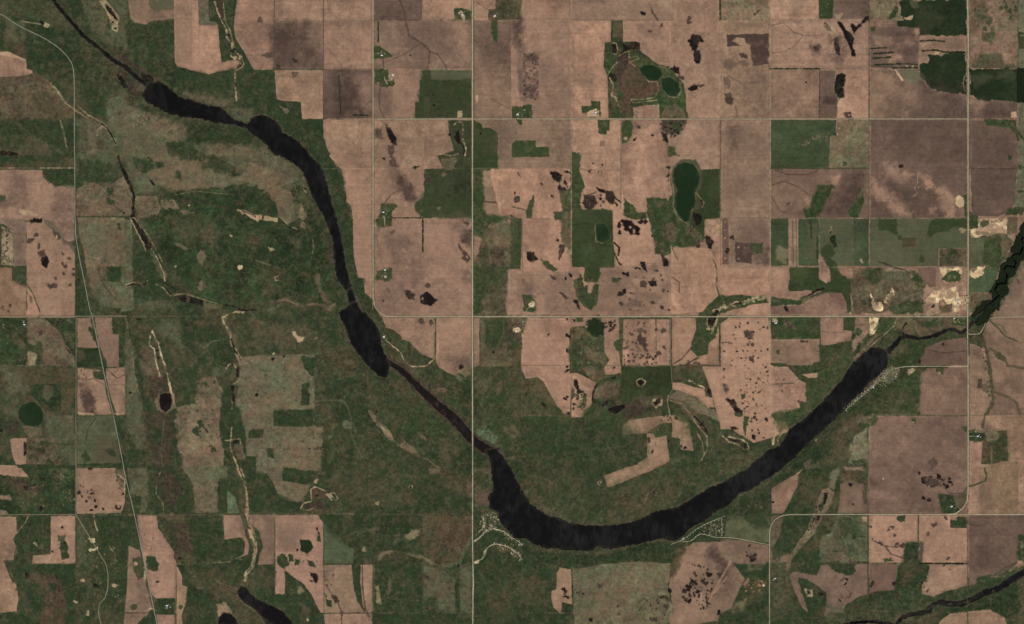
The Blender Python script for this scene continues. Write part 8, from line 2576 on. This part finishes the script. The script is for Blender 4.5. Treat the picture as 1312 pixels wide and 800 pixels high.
GRAVEL = plain_material('pale_gravel', (0.47, 0.42, 0.265), 0.95, 0.42, 1 / 60.0)
DIRT = plain_material('worn_dirt', (0.27, 0.225, 0.145), 0.95, 0.5, 1 / 60.0)
ASPH = plain_material('grey_chip_seal', (0.28, 0.27, 0.20), 0.9, 0.2, 1 / 30.0)
T = tile
LL = 0
for pts, w, mt, rd in (
        ([(605.6, -20), (605.2, 60), (605.3, 200), (605.2, 406), (605.6, 600), (605.4, 690), (606.2, 740), (605.6, 820)], 21, GRAVEL, 0),
        ([(477.8, -20), (478, 200), (478, 382), (480, 393), (486, 401), (495, 405.6), (520, 406), (860, 406), (1100, 405.8), (1239, 406.2)], 17, GRAVEL, 0),
        ([(0, 406), (60, 405.6), (118, 405.4), (162, 405.2)], 15, DIRT, 0),
        ([(478.5, 152.8), (700, 152.6), (860, 152.8), (1100, 152.6), (1239, 152.6)], 14, GRAVEL, 0),
        (T(0, 0, '-60,50 0,70 40,95 90,130 150,160 240,203 310,252 355,302 376,345 381,420 381,600 382,800') + T(0, 1, '383,20 384,380 402,500 432,640 462,800') + T(0, 2, '468,0 500,150 545,370 590,570 635,800') + T(0, 3, '632,0 690,240 740,490 790,730 810,830'), 18, ASPH, 1),
        ([(97.6, 406), (97.4, 500), (97.2, 659)], 12, DIRT, 0),
        ([(-20, 659.8), (60, 659.6), (97, 659.4)], 13, DIRT, 0),
        (T(0, 3, '390,240 470,370 510,440 555,510 552,650 497,710 525,830'), 17, DIRT, 1),
        ([(986.8, -10), (987, 153)], 8, DIRT, 0), ([(986.6, 153), (986.8, 405)], 8, DIRT, 0), ([(986.6, 407), (986.6, 532)], 9, DIRT, 0),
        ([(1239.5, -20), (1240.6, 60), (1240.2, 150), (1240.4, 300), (1240.2, 405), (1240.3, 560), (1240.3, 630), (1238.8, 643), (1233, 652), (1224, 658.4), (1214, 659.6)], 20, GRAVEL, 0),
        ([(1330, 659.4), (1241, 659.6), (1214.5, 659.6), (1120, 659.4), (1010, 659.6), (1002, 660.8), (993, 666), (988, 673), (986, 682), (986, 820)], 15, GRAVEL, 0),
        (T(3, 2, '650,290 700,280 780,278 1022,278'), 15, GRAVEL, 0),
        (T(3, 2, '1028,113 1082,115 1100,95 1118,50 1142,27 1330,24'), 13, GRAVEL, 1),
        ([(732, -10), (732, 152)], 9, DIRT, 0), ([(731.8, 153.5), (732, 320)], 8, DIRT, 0),
        (T(2, 2, '814,30 811,230 820,360 825,400 800,430 796,455 810,525'), 9, DIRT, 1),
        (T(2, 3, '815,392 845,380 880,365 940,315 1000,282 1060,258 1095,245'), 9, GRAVEL, 1),
        (T(2, 3, '878,378 920,375 960,335 1000,342 1040,356 1100,354 1160,362 1240,378 1330,395') + T(3, 3, '10,398'), 12, GRAVEL, 1),
        (T(2, 3, '1010,345 1015,300 1045,275 1050,350'), 7, DIRT, 1), (T(2, 3, '1072,350 1078,300 1072,262'), 8, GRAVEL, 1), (T(2, 3, '1030,348 1034,310 1060,300'), 7, DIRT, 1),
        (T(1, 3, '1112,378 1150,355 1175,322 1215,308 1265,322 1312,358') + T(2, 3, '0,357 40,380 52,398'), 12, GRAVEL, 1),
        (T(1, 3, '1122,484 1160,465 1178,440 1182,410 1215,388 1260,392 1312,412') + T(2, 3, '0,412 35,440 48,470'), 11, GRAVEL, 1),
        (T(1, 3, '1175,322 1160,290 1168,250 1195,232 1215,250 1225,290 1215,308'), 7, DIRT, 1),
        (T(1, 3, '1112,490 1116,600 1112,690'), 10, GRAVEL, 0),
        (T(3, 2, '640,285 615,310 570,345 535,380 480,430 440,465 400,500'), 9, GRAVEL, 1), (T(3, 2, '640,288 668,310 655,340 615,365 575,380'), 8, DIRT, 1), (T(3, 2, '618,290 600,325 640,345'), 6, DIRT, 1),
        (T(3, 1, '1022,380 1040,378'), 10, GRAVEL, 0), (T(3, 1, '1028,745 990,755 960,790 975,740 1025,722'), 9, DIRT, 1), (T(3, 1, '880,800 872,770 900,740 950,720'), 9, DIRT, 1),
        (T(1, 1, '605,318 655,318 660,360'), 7, DIRT, 0)):
    road(pts, w, mt, round_=rd, lift=0.8 + 0.25 * LL)
    LL = (LL + 1) % 5

# ------------------------------------------------------------------ trees
def crown_shape(seed, nseg=8):
    """an uneven broad-leaved crown: lobed dome of unit radius, base at z = 0, about 1.5 high"""
    r = np.random.default_rng(seed)
    rings = ((0.0, 0.55), (0.35, 1.0), (0.85, 0.92), (1.25, 0.55))
    V = []
    for z, rad in rings:
        for k in range(nseg):
            a = 2 * math.pi * (k + 0.5 * (z > 0.5)) / nseg
            q = rad * r.uniform(0.72, 1.2)
            V.append((q * math.cos(a), q * math.sin(a), z + r.uniform(-.12, .12)))
    V.append((r.uniform(-.1, .1), r.uniform(-.1, .1), 1.5))
    F4, F3 = [], []
    for i in range(len(rings) - 1):
        for k in range(nseg):
            a, b = i * nseg + k, i * nseg + (k + 1) % nseg
            F4.append((a, b, b + nseg, a + nseg))
    t = (len(rings) - 1) * nseg
    for k in range(nseg):
        F3.append((t + k, t + (k + 1) % nseg, len(V) - 1))
    return np.array(V), np.array(F4), np.array(F3)


def leaf_material():
    if 'leaf' in MATS:
        return MATS['leaf']
    m, t, p = base_material('foliage')
    geo = node(t, 'ShaderNodeNewGeometry')
    at = node(t, 'ShaderNodeAttribute', attribute_name='cover')
    f = math_node(t, 'MULTIPLY_ADD', noise_node(t, geo.outputs['Position'], 1 / 5.0), 0.9)
    f.node.inputs[2].default_value = 0.55
    mul = node(t, 'ShaderNodeVectorMath', operation='SCALE')
    t.links.new(at.outputs['Color'], mul.inputs[0])
    t.links.new(f, mul.inputs['Scale'])
    t.links.new(mul.outputs[0], p.inputs['Base Color'])
    p.inputs['Roughness'].default_value = 0.9
    p.inputs['Specular IOR Level'].default_value = 0.1
    MATS['leaf'] = m
    return m


def wood(name, pos, rmin, rmax, base=(0.030, 0.046, 0.018)):
    """a closed wood read as one mass: every tree its own crown, all in one sheet of canopy"""
    if not len(pos):
        return
    shapes = [crown_shape(s, 6) for s in range(6)]
    Vs, F4s, F3s, Cs, n = [], [], [], [], 0
    for x, y in pos:
        V, F4, F3 = shapes[rng.integers(6)]
        r = rng.uniform(rmin, rmax)
        a = rng.uniform(0, 6.28)
        ca, sa = math.cos(a) * r, math.sin(a) * r
        W = np.stack([V[:, 0] * ca - V[:, 1] * sa + wx(x), V[:, 0] * sa + V[:, 1] * ca + wy(y), V[:, 2] * r * 1.25], 1)
        W[:, 2] += float(ground_z(x, y)) + 0.2
        c = np.array(base) * rng.uniform(0.6, 1.5) * np.array((rng.uniform(.85, 1.25), 1, rng.uniform(.8, 1.2)))
        Vs.append(W); F4s.append(F4 + n); F3s.append(F3 + n); Cs.append(np.repeat(c[None], len(V), 0))
        n += len(V)
    o = link(name, mesh_from(name, np.concatenate(Vs), np.concatenate(F4s), np.concatenate(F3s), np.concatenate(Cs), leaf_material()))
    o['kind'] = 'stuff'


wy_i, wx_i = np.nonzero(WOOD)
keep = rng.random(len(wy_i)) < 0.8
pos = np.stack([GX[wx_i[keep]], GY[wy_i[keep]]], 1) + rng.uniform(-.35, .35, (keep.sum(), 2))
east = pos[:, 0] > 1225
wood('riverside_woods', pos[east], 5, 9, (0.017, 0.026, 0.011))
wood('tree_rows', pos[~east], 3.5, 6.5, (0.032, 0.050, 0.020))
# scattered brush in the coulees and on the valley sides
sc = (np.abs(fbm(14, 91, 3))[:GH, :GW] < 0.10) & (slope_zone > 0.5) & (REG == 0) & (NOISE[6][30:30 + GH, 20:20 + GW] > 0.1)
by, bx = np.nonzero(sc)
kp = rng.random(len(by)) < 0.15
wood('coulee_brush', np.stack([GX[bx[kp]], GY[by[kp]]], 1) + rng.uniform(-.35, .35, (kp.sum(), 2)), 3, 5.5, (0.034, 0.050, 0.022))

BARK = plain_material('bark', (0.10, 0.075, 0.055), 0.95)


def trunk_mesh():
    V, F = [], []
    for z, r in ((0, .45), (2.5, .34), (5.5, .22)):
        V += [(r * math.cos(a), r * math.sin(a), z) for a in np.arange(6) * math.pi / 3]
    for i in range(2):
        F += [(i * 6 + k, i * 6 + (k + 1) % 6, i * 6 + 6 + (k + 1) % 6, i * 6 + 6 + k) for k in range(6)]
    return mesh_from('trunk', V, faces4=F, mat=BARK)


TRUNK = trunk_mesh()
CROWNS = []
for s in range(5):
    V, F4, F3 = crown_shape(40 + s, 10)
    W = V * np.array((6.2, 6.2, 7.0)) + np.array((0, 0, 2.6))
    col = np.array((0.034, 0.052, 0.021)) * (0.7 + 0.18 * s)
    CROWNS.append(mesh_from('crown', W, F4, F3, np.repeat(col[None], len(V), 0), leaf_material()))


def empty(name, x, y, label, cat, group=None, rz=0.0, lift=0.0):
    o = bpy.data.objects.new(name, None)
    C.objects.link(o)
    o.location = (wx(x), wy(y), float(ground_z(x, y)) + lift)
    o.rotation_euler = (0, 0, rz)
    o['label'] = label
    o['category'] = cat
    if group:
        o['group'] = group
    return o


def tree(x, y, label, group):
    r = empty('tree', x, y, label, 'tree', group, random.uniform(0, 6.28), -0.9)
    s = random.uniform(0.85, 1.3)
    r.scale = (s, s, s)
    link('trunk', TRUNK, r)
    link('crown', random.choice(CROWNS), r)


# ------------------------------------------------------------------ buildings
def gable(name, L, W, H, rise, over=0.5):
    """wall box and gabled roof shell of a building L long (x), W wide, H to the eaves"""
    a, b = L / 2, W / 2
    V = [(-a, -b, 0), (a, -b, 0), (a, b, 0), (-a, b, 0), (-a, -b, H), (a, -b, H), (a, b, H), (-a, b, H), (-a, 0, H + rise), (a, 0, H + rise)]
    walls = mesh_from(name + '_wall', V, faces4=[(0, 1, 5, 4), (1, 2, 6, 5), (2, 3, 7, 6), (3, 0, 4, 7)], faces3=[(5, 6, 9), (7, 4, 8)])
    a, b = a + over, b + over
    k = rise / (W / 2)
    e, t = H - over * k + 0.05, 0.25
    V = [(-a, -b, e), (a, -b, e), (a, 0, H + rise + .05), (-a, 0, H + rise + .05), (a, b, e), (-a, b, e)]
    V += [(x, y, z + t) for x, y, z in V]
    F = [(6, 7, 8, 9), (9, 8, 10, 11), (0, 3, 2, 1), (3, 5, 4, 2), (0, 1, 7, 6), (5, 11, 10, 4)]
    F += [(0, 6, 9, 3), (3, 9, 11, 5), (1, 2, 8, 7), (2, 4, 10, 8)]
    roof = mesh_from(name + '_roof', V, faces4=F)
    return walls, roof


def box_mesh(name, x0, x1, y0, y1, z0, z1, mat):
    V = [(x, y, z) for z in (z0, z1) for x, y in ((x0, y0), (x1, y0), (x1, y1), (x0, y1))]
    return mesh_from(name, V, faces4=[(0, 3, 2, 1), (4, 5, 6, 7), (0, 1, 5, 4), (1, 2, 6, 5), (2, 3, 7, 6), (3, 0, 4, 7)], mat=mat)


WHITE = plain_material('white_metal_roof', (0.78, 0.78, 0.76), 0.5, 0.06)
PALE = plain_material('pale_shingle', (0.42, 0.40, 0.36), 0.9, 0.15)
GREY = plain_material('grey_shingle', (0.22, 0.21, 0.20), 0.9, 0.15)
RUST = plain_material('red_brown_metal', (0.26, 0.12, 0.08), 0.7, 0.15)
SIDING = plain_material('light_siding', (0.62, 0.60, 0.55), 0.7, 0.08)
GLASS = plain_material('dark_window', (0.05, 0.06, 0.07), 0.15, 0.1)
DOORM = plain_material('door_paint', (0.25, 0.18, 0.13), 0.6, 0.1)
STEEL = plain_material('galvanised_steel', (0.55, 0.56, 0.56), 0.45, 0.08)
KIT = {}


def building_parts(kind, L, W, H, rise):
    if kind not in KIT:
        w, r = gable(kind, L, W, H, rise)
        win = [(x0, x1) for x0, x1 in ((-L * .36, -L * .2), (L * .18, L * .36))]
        V, F = [], []
        for sgn in (-1, 1):
            for x0, x1 in win:
                y = sgn * (W / 2 + .03)
                n = len(V)
                V += [(x0, y, H * .4), (x1, y, H * .4), (x1, y, H * .78), (x0, y, H * .78)]
                F.append((n, n + 1, n + 2, n + 3))
        wm = [box_mesh('window', x0, x1, s * (W / 2) + min(0, s * .06), s * (W / 2) + max(0, s * .06), H * .4, H * .78, GLASS) for s in (-1, 1) for x0, x1 in win]
        dm = box_mesh('door', -L * .06, L * .06, -W / 2 - .08, -W / 2, 0.05, H * .78, DOORM)
        ch = box_mesh('chimney', L * .2, L * .2 + .8, -.4, .4, H + rise * .6, H + rise + 1.0, RUST)
        KIT[kind] = (w, r, wm, dm, ch)
    return KIT[kind]


def building(name, cat, kind, dims, x, y, rz, label, group, roof_mat, wall_mat, chimney=True, scale=1.0, windows=True):
    w, r, wm, dm, ch = building_parts(kind, *dims)
    o = empty(name, x, y, label, cat, group, rz, -0.3)
    o.scale = (scale, scale, scale)
    for nm, me, mt in (('wall', w, wall_mat), ('roof', r, roof_mat)):
        key = (kind, nm, mt.name)
        if key not in KIT:
            c = me.copy()
            c.materials.clear()
            c.materials.append(mt)
            KIT[key] = c
        p = link(nm, KIT[key], o)
        if nm == 'wall':
            if windows:
                for m in wm:
                    link('window', m, o)
            link('door', dm, o)
        elif chimney:
            link('chimney', ch, p)
    return o


def bin_mesh():
    V, F4, F3, n = [], [], [], 12
    for z, r in ((0, 4.2), (6.5, 4.2), (8.6, .6)):
        V += [(r * math.cos(2 * math.pi * k / n), r * math.sin(2 * math.pi * k / n), z) for k in range(n)]
    body = mesh_from('bin_body', V[:2 * n], faces4=[(k, (k + 1) % n, n + (k + 1) % n, n + k) for k in range(n)], mat=STEEL)
    top = V[n:] + [(0, 0, 8.9)]
    roof = mesh_from('bin_roof', top, faces4=[(k, (k + 1) % n, n + (k + 1) % n, n + k) for k in range(n)], faces3=[(n + k, n + (k + 1) % n, 2 * n) for k in range(n)], mat=WHITE)
    return body, roof


BIN = bin_mesh()
HOUSE, SHED, CABIN, TRAILER = (15, 10, 4.5, 2.8), (34, 20, 6, 3.5), (12, 9, 3.4, 2.4), (11, 4.2, 3.0, 0.5)

# farmsteads: where, a phrase that tells it apart, trees (centre offsets box in px), white sheds, bins
FARMS = [
    (487, 67, 'north of the west crossroads', [(478, 59, 490, 75), (490, 66, 501, 74)], [(489, 71)], 1),
    (496, 99, 'with two square groves', [(480, 90, 496, 110), (498, 102, 506, 110)], [(503, 96), (501, 101)], 0),
    (493, 276, 'in the treed square', [(484, 262, 508, 270), (485, 270, 500, 292)], [(491, 272), (493, 279)], 2),
    (492, 351, 'above the road bend', [(482, 347, 502, 361)], [(493, 346), (493, 354)], 1),
    (663, 146, 'in the hooked grove', [(656, 136, 682, 152), (660, 153, 668, 161)], [(663, 146.5), (664, 148), (672, 141)], 2),
    (763, 145, 'on the bare yard', [(745, 136, 755, 147), (757, 130, 769, 137), (765, 136, 769, 148)], [(763, 144), (762, 146), (759, 147)], 3),
    (773, 162, 'of the small square grove', [(766, 154, 781, 172)], [], 0),
    (681, 390, 'with the looped drive', [(671, 378, 687, 398)], [(682, 391), (681, 388)], 2),
    (662, 421, 'on the bright sandy yard', [(656, 415, 673, 428)], [(661, 424), (670, 412)], 0),
    (593, 17, 'in the top middle grove', [(582, 12, 604, 26)], [(592, 19), (594, 24)], 0),
    (634, 20, 'beside the brown brush', [(627, 17, 637, 25), (629, 26, 638, 54)], [(634, 20.5)], 1),
    (994, 412, 'in the green field corner', [(988, 408, 1002, 416)], [(994, 414), (992, 411)], 2),
    (1253, 559, 'beside the dry stream bed', [(1243, 555, 1263, 566)], [(1252.5, 559), (1251, 558), (1256, 560)], 1),
    (1228, 386, 'beside the gravel pits', [(1231, 379, 1241, 392)], [(1227.6, 386), (1228, 390), (1225, 383)], 1),
    (214, 777, 'by the diagonal highway', [(202, 768, 224, 773), (216, 781, 224, 786)], [(213.6, 776), (214, 778.5), (218, 778)], 3),
    (492, 431, 'on the winding lakeshore drive', [(488, 427, 500, 440)], [(491.6, 431.5)], 0),
    (31, 415, 'at the left edge', [(26, 409, 36, 418)], [(31, 416), (30, 413)], 0),
    (1219, 650, 'inside the curve of the road', [(1206, 634, 1224, 650)], [(1219, 649)], 0),
    (992, 742, 'among the lower right scrub', [(988, 738, 998, 748)], [(992.5, 741.5), (991, 743)], 0),
    (1305, 148, 'at the round pale pad', [(1262, 154, 1300, 160)], [], 1),
]
n_tree = 0
for fx, fy, where, groves, sheds, nb in FARMS:
    budget = 15
    for x0, y0, x1, y1 in groves:
        k = max(3, min(budget // len(groves), 14))
        for _ in range(k):
            tree(random.uniform(x0, x1), random.uniform(y0, y1), 'dark green leafy tree at the farm ' + where, 'trees at the farm ' + where)
            n_tree += 1
    if where.startswith(('at the round', 'of the small')):
        if nb == 0:
            continue
    if sheds:
        building('farmhouse', 'house', 'farmhouse', HOUSE, fx + 1.6, fy - 1.7, random.choice((0, math.pi / 2)), 'pale-roofed farmhouse at the farm ' + where, None, PALE, SIDING)
    for i, (sx, sy) in enumerate(sheds):
        big = i == 0
        building('machine_shed', 'shed', 'machine_shed', SHED, sx, sy, math.pi / 2 * (i % 2),
                 ('largest white-roofed shed at the farm ' if big else 'lesser pale shed at the farm ') + where,
                 None if big else 'lesser sheds at the farm ' + where, WHITE if big else PALE, SIDING, chimney=False, scale=1.0 if big else 0.75, windows=False)
    for i in range(nb):
        b = empty('grain_bin', fx - 1.8 + i * .8, fy + 2.2, 'round steel grain bin at the farm ' + where, 'grain bin', 'grain bins at the farm ' + where, 0, -0.2)
        link('bin_body', BIN[0], b)
        link('bin_roof', BIN[1], b)

# lakeside village south-west of the big lake: cabins along both lanes
def along(pts, n, off, jit=0.8):
    p = smooth_line(pts, 0.5, 1)
    k = np.linspace(2, len(p) - 3, n).astype(int)
    t = np.gradient(p, axis=0)[k]
    t /= np.linalg.norm(t, axis=1)[:, None] + 1e-9
    nn = np.stack([-t[:, 1], t[:, 0]], 1)
    q = p[k] + nn * off + rng.normal(0, jit, (n, 2)) * .6
    return [(q[i, 0], q[i, 1], -math.atan2(t[i, 1], t[i, 0])) for i in range(n)]


ROOFS = [WHITE, PALE, PALE, PALE, GREY, PALE, RUST]
LAKEROAD = T(1, 3, '1120,372 1150,355 1175,322 1215,308 1265,322 1312,358') + T(2, 3, '0,357 40,380 52,398')
HILLROAD = T(1, 3, '1215,388 1260,392 1312,412') + T(2, 3, '0,412 35,440 48,470')
LOOP = T(1, 3, '1175,322 1160,290 1168,250 1195,232 1215,250 1225,290 1215,308')
VILL = [('cabin on the lakeshore lane of the south-west village', LAKEROAD, 17, 1.5), ('cabin on the landward side of the shore lane in the south-west village', LAKEROAD[1:], 12, -1.5),
        ('cabin on the upper lane of the south-west village', HILLROAD, 12, 1.4), ('cabin below the upper lane of the south-west village', HILLROAD, 10, -1.5),
        ('cabin round the loop at the point of the south-west village', LOOP, 12, -1.7), ('cabin outside the loop at the point of the south-west village', LOOP, 9, 1.6)]
EAST = T(3, 2, '640,285 612,306 575,336 548,362 525,388 478,428 438,463 396,502')
EASTLOOP = T(3, 2, '640,288 668,310 655,340 615,365 575,380')
VILL += [('cabin on the water side of the east-shore lane', EAST, 22, -1.7), ('cabin on the landward side of the east-shore lane', EAST, 20, 1.6), ('cabin on the loop lane behind the east shore', EASTLOOP, 9, 1.4), ('cabin inside the loop lane behind the east shore', EASTLOOP, 8, -1.6),
         ('cabin on the short lane at the top of the east shore', T(3, 2, '618,290 600,325 640,345 655,318'), 9, 1.3), ('cabin on the back lots above the east-shore lane', T(3, 2, '600,345 560,372 540,395 500,430'), 9, 2.4)]
for label, line, n, off in VILL:
    for x, y, a in along(line, n, off):
        rf = random.choice(ROOFS)
        tone = {WHITE: 'white-roofed', PALE: 'pale-roofed', GREY: 'grey-roofed', RUST: 'red-brown-roofed'}[rf]
        building('cabin', 'cabin', 'cabin', CABIN, x, y, a, tone + ' ' + label, tone + ' ' + label + ' group', rf, SIDING, scale=random.uniform(.85, 1.15))
for label, line, n, off in VILL[::2]:
    for x, y, a in along(line, 7, off * 2.0, 1.0):
        tree(x, y, 'green tree by the ' + label, 'trees by the ' + label)
CAMP = [('camper trailer on the shore lane of the campground', T(2, 3, '880,365 940,315 1000,282 1060,258 1095,245'), 14, 1.1),
        ('camper trailer on the double loop of the campground', T(2, 3, '1010,345 1015,300 1045,275 1050,350'), 12, 1.0),
        ('camper trailer by the east lane of the campground', T(2, 3, '1072,350 1078,300 1072,262'), 8, 1.1),
        ('camper trailer on the lower lane of the campground', T(2, 3, '920,372 960,337 1000,344 1040,357'), 6, -1.0)]
for label, line, n, off in CAMP:
    for x, y, a in along(line, n, off, .3):
        building('camper_trailer', 'trailer', 'trailer', TRAILER, x, y, a + math.pi / 2, 'white ' + label, label + ' row', WHITE, SIDING, chimney=False)
building('boathouse', 'boathouse', 'machine_shed', SHED, *T(2, 3, '876,362')[0], .5, 'pale boathouse at the campground landing', None, WHITE, SIDING, chimney=False, scale=.8, windows=False)
for q, lab in ((T(3, 2, '540,386')[0], 'broad white boathouse behind the east-shore beach'), (T(3, 2, '732,305')[0], 'pale shed on the bare yard east of the lake village'),
               (T(3, 1, '900,640')[0], 'pale shed at the rim of the green-floored gravel pit'), (T(3, 1, '955,775')[0], 'pale shed on the square gravel yard'), (T(3, 1, '1060,590')[0], 'pale shed in the small gravel pit east of the road'),
               (T(3, 2, '955,33')[0], 'white-roofed house by the river bend at the road bridge'), (T(2, 3, '1288,600')[0], 'white-roofed house among red mounds'),
               (T(2, 3, '38,470')[0], 'pale hall at the end of the upper village lane')):
    building('lodge', 'building', 'machine_shed', SHED, q[0], q[1], .6, lab, None, WHITE if 'white' in lab else PALE, SIDING, chimney=False, scale=.8, windows=False)
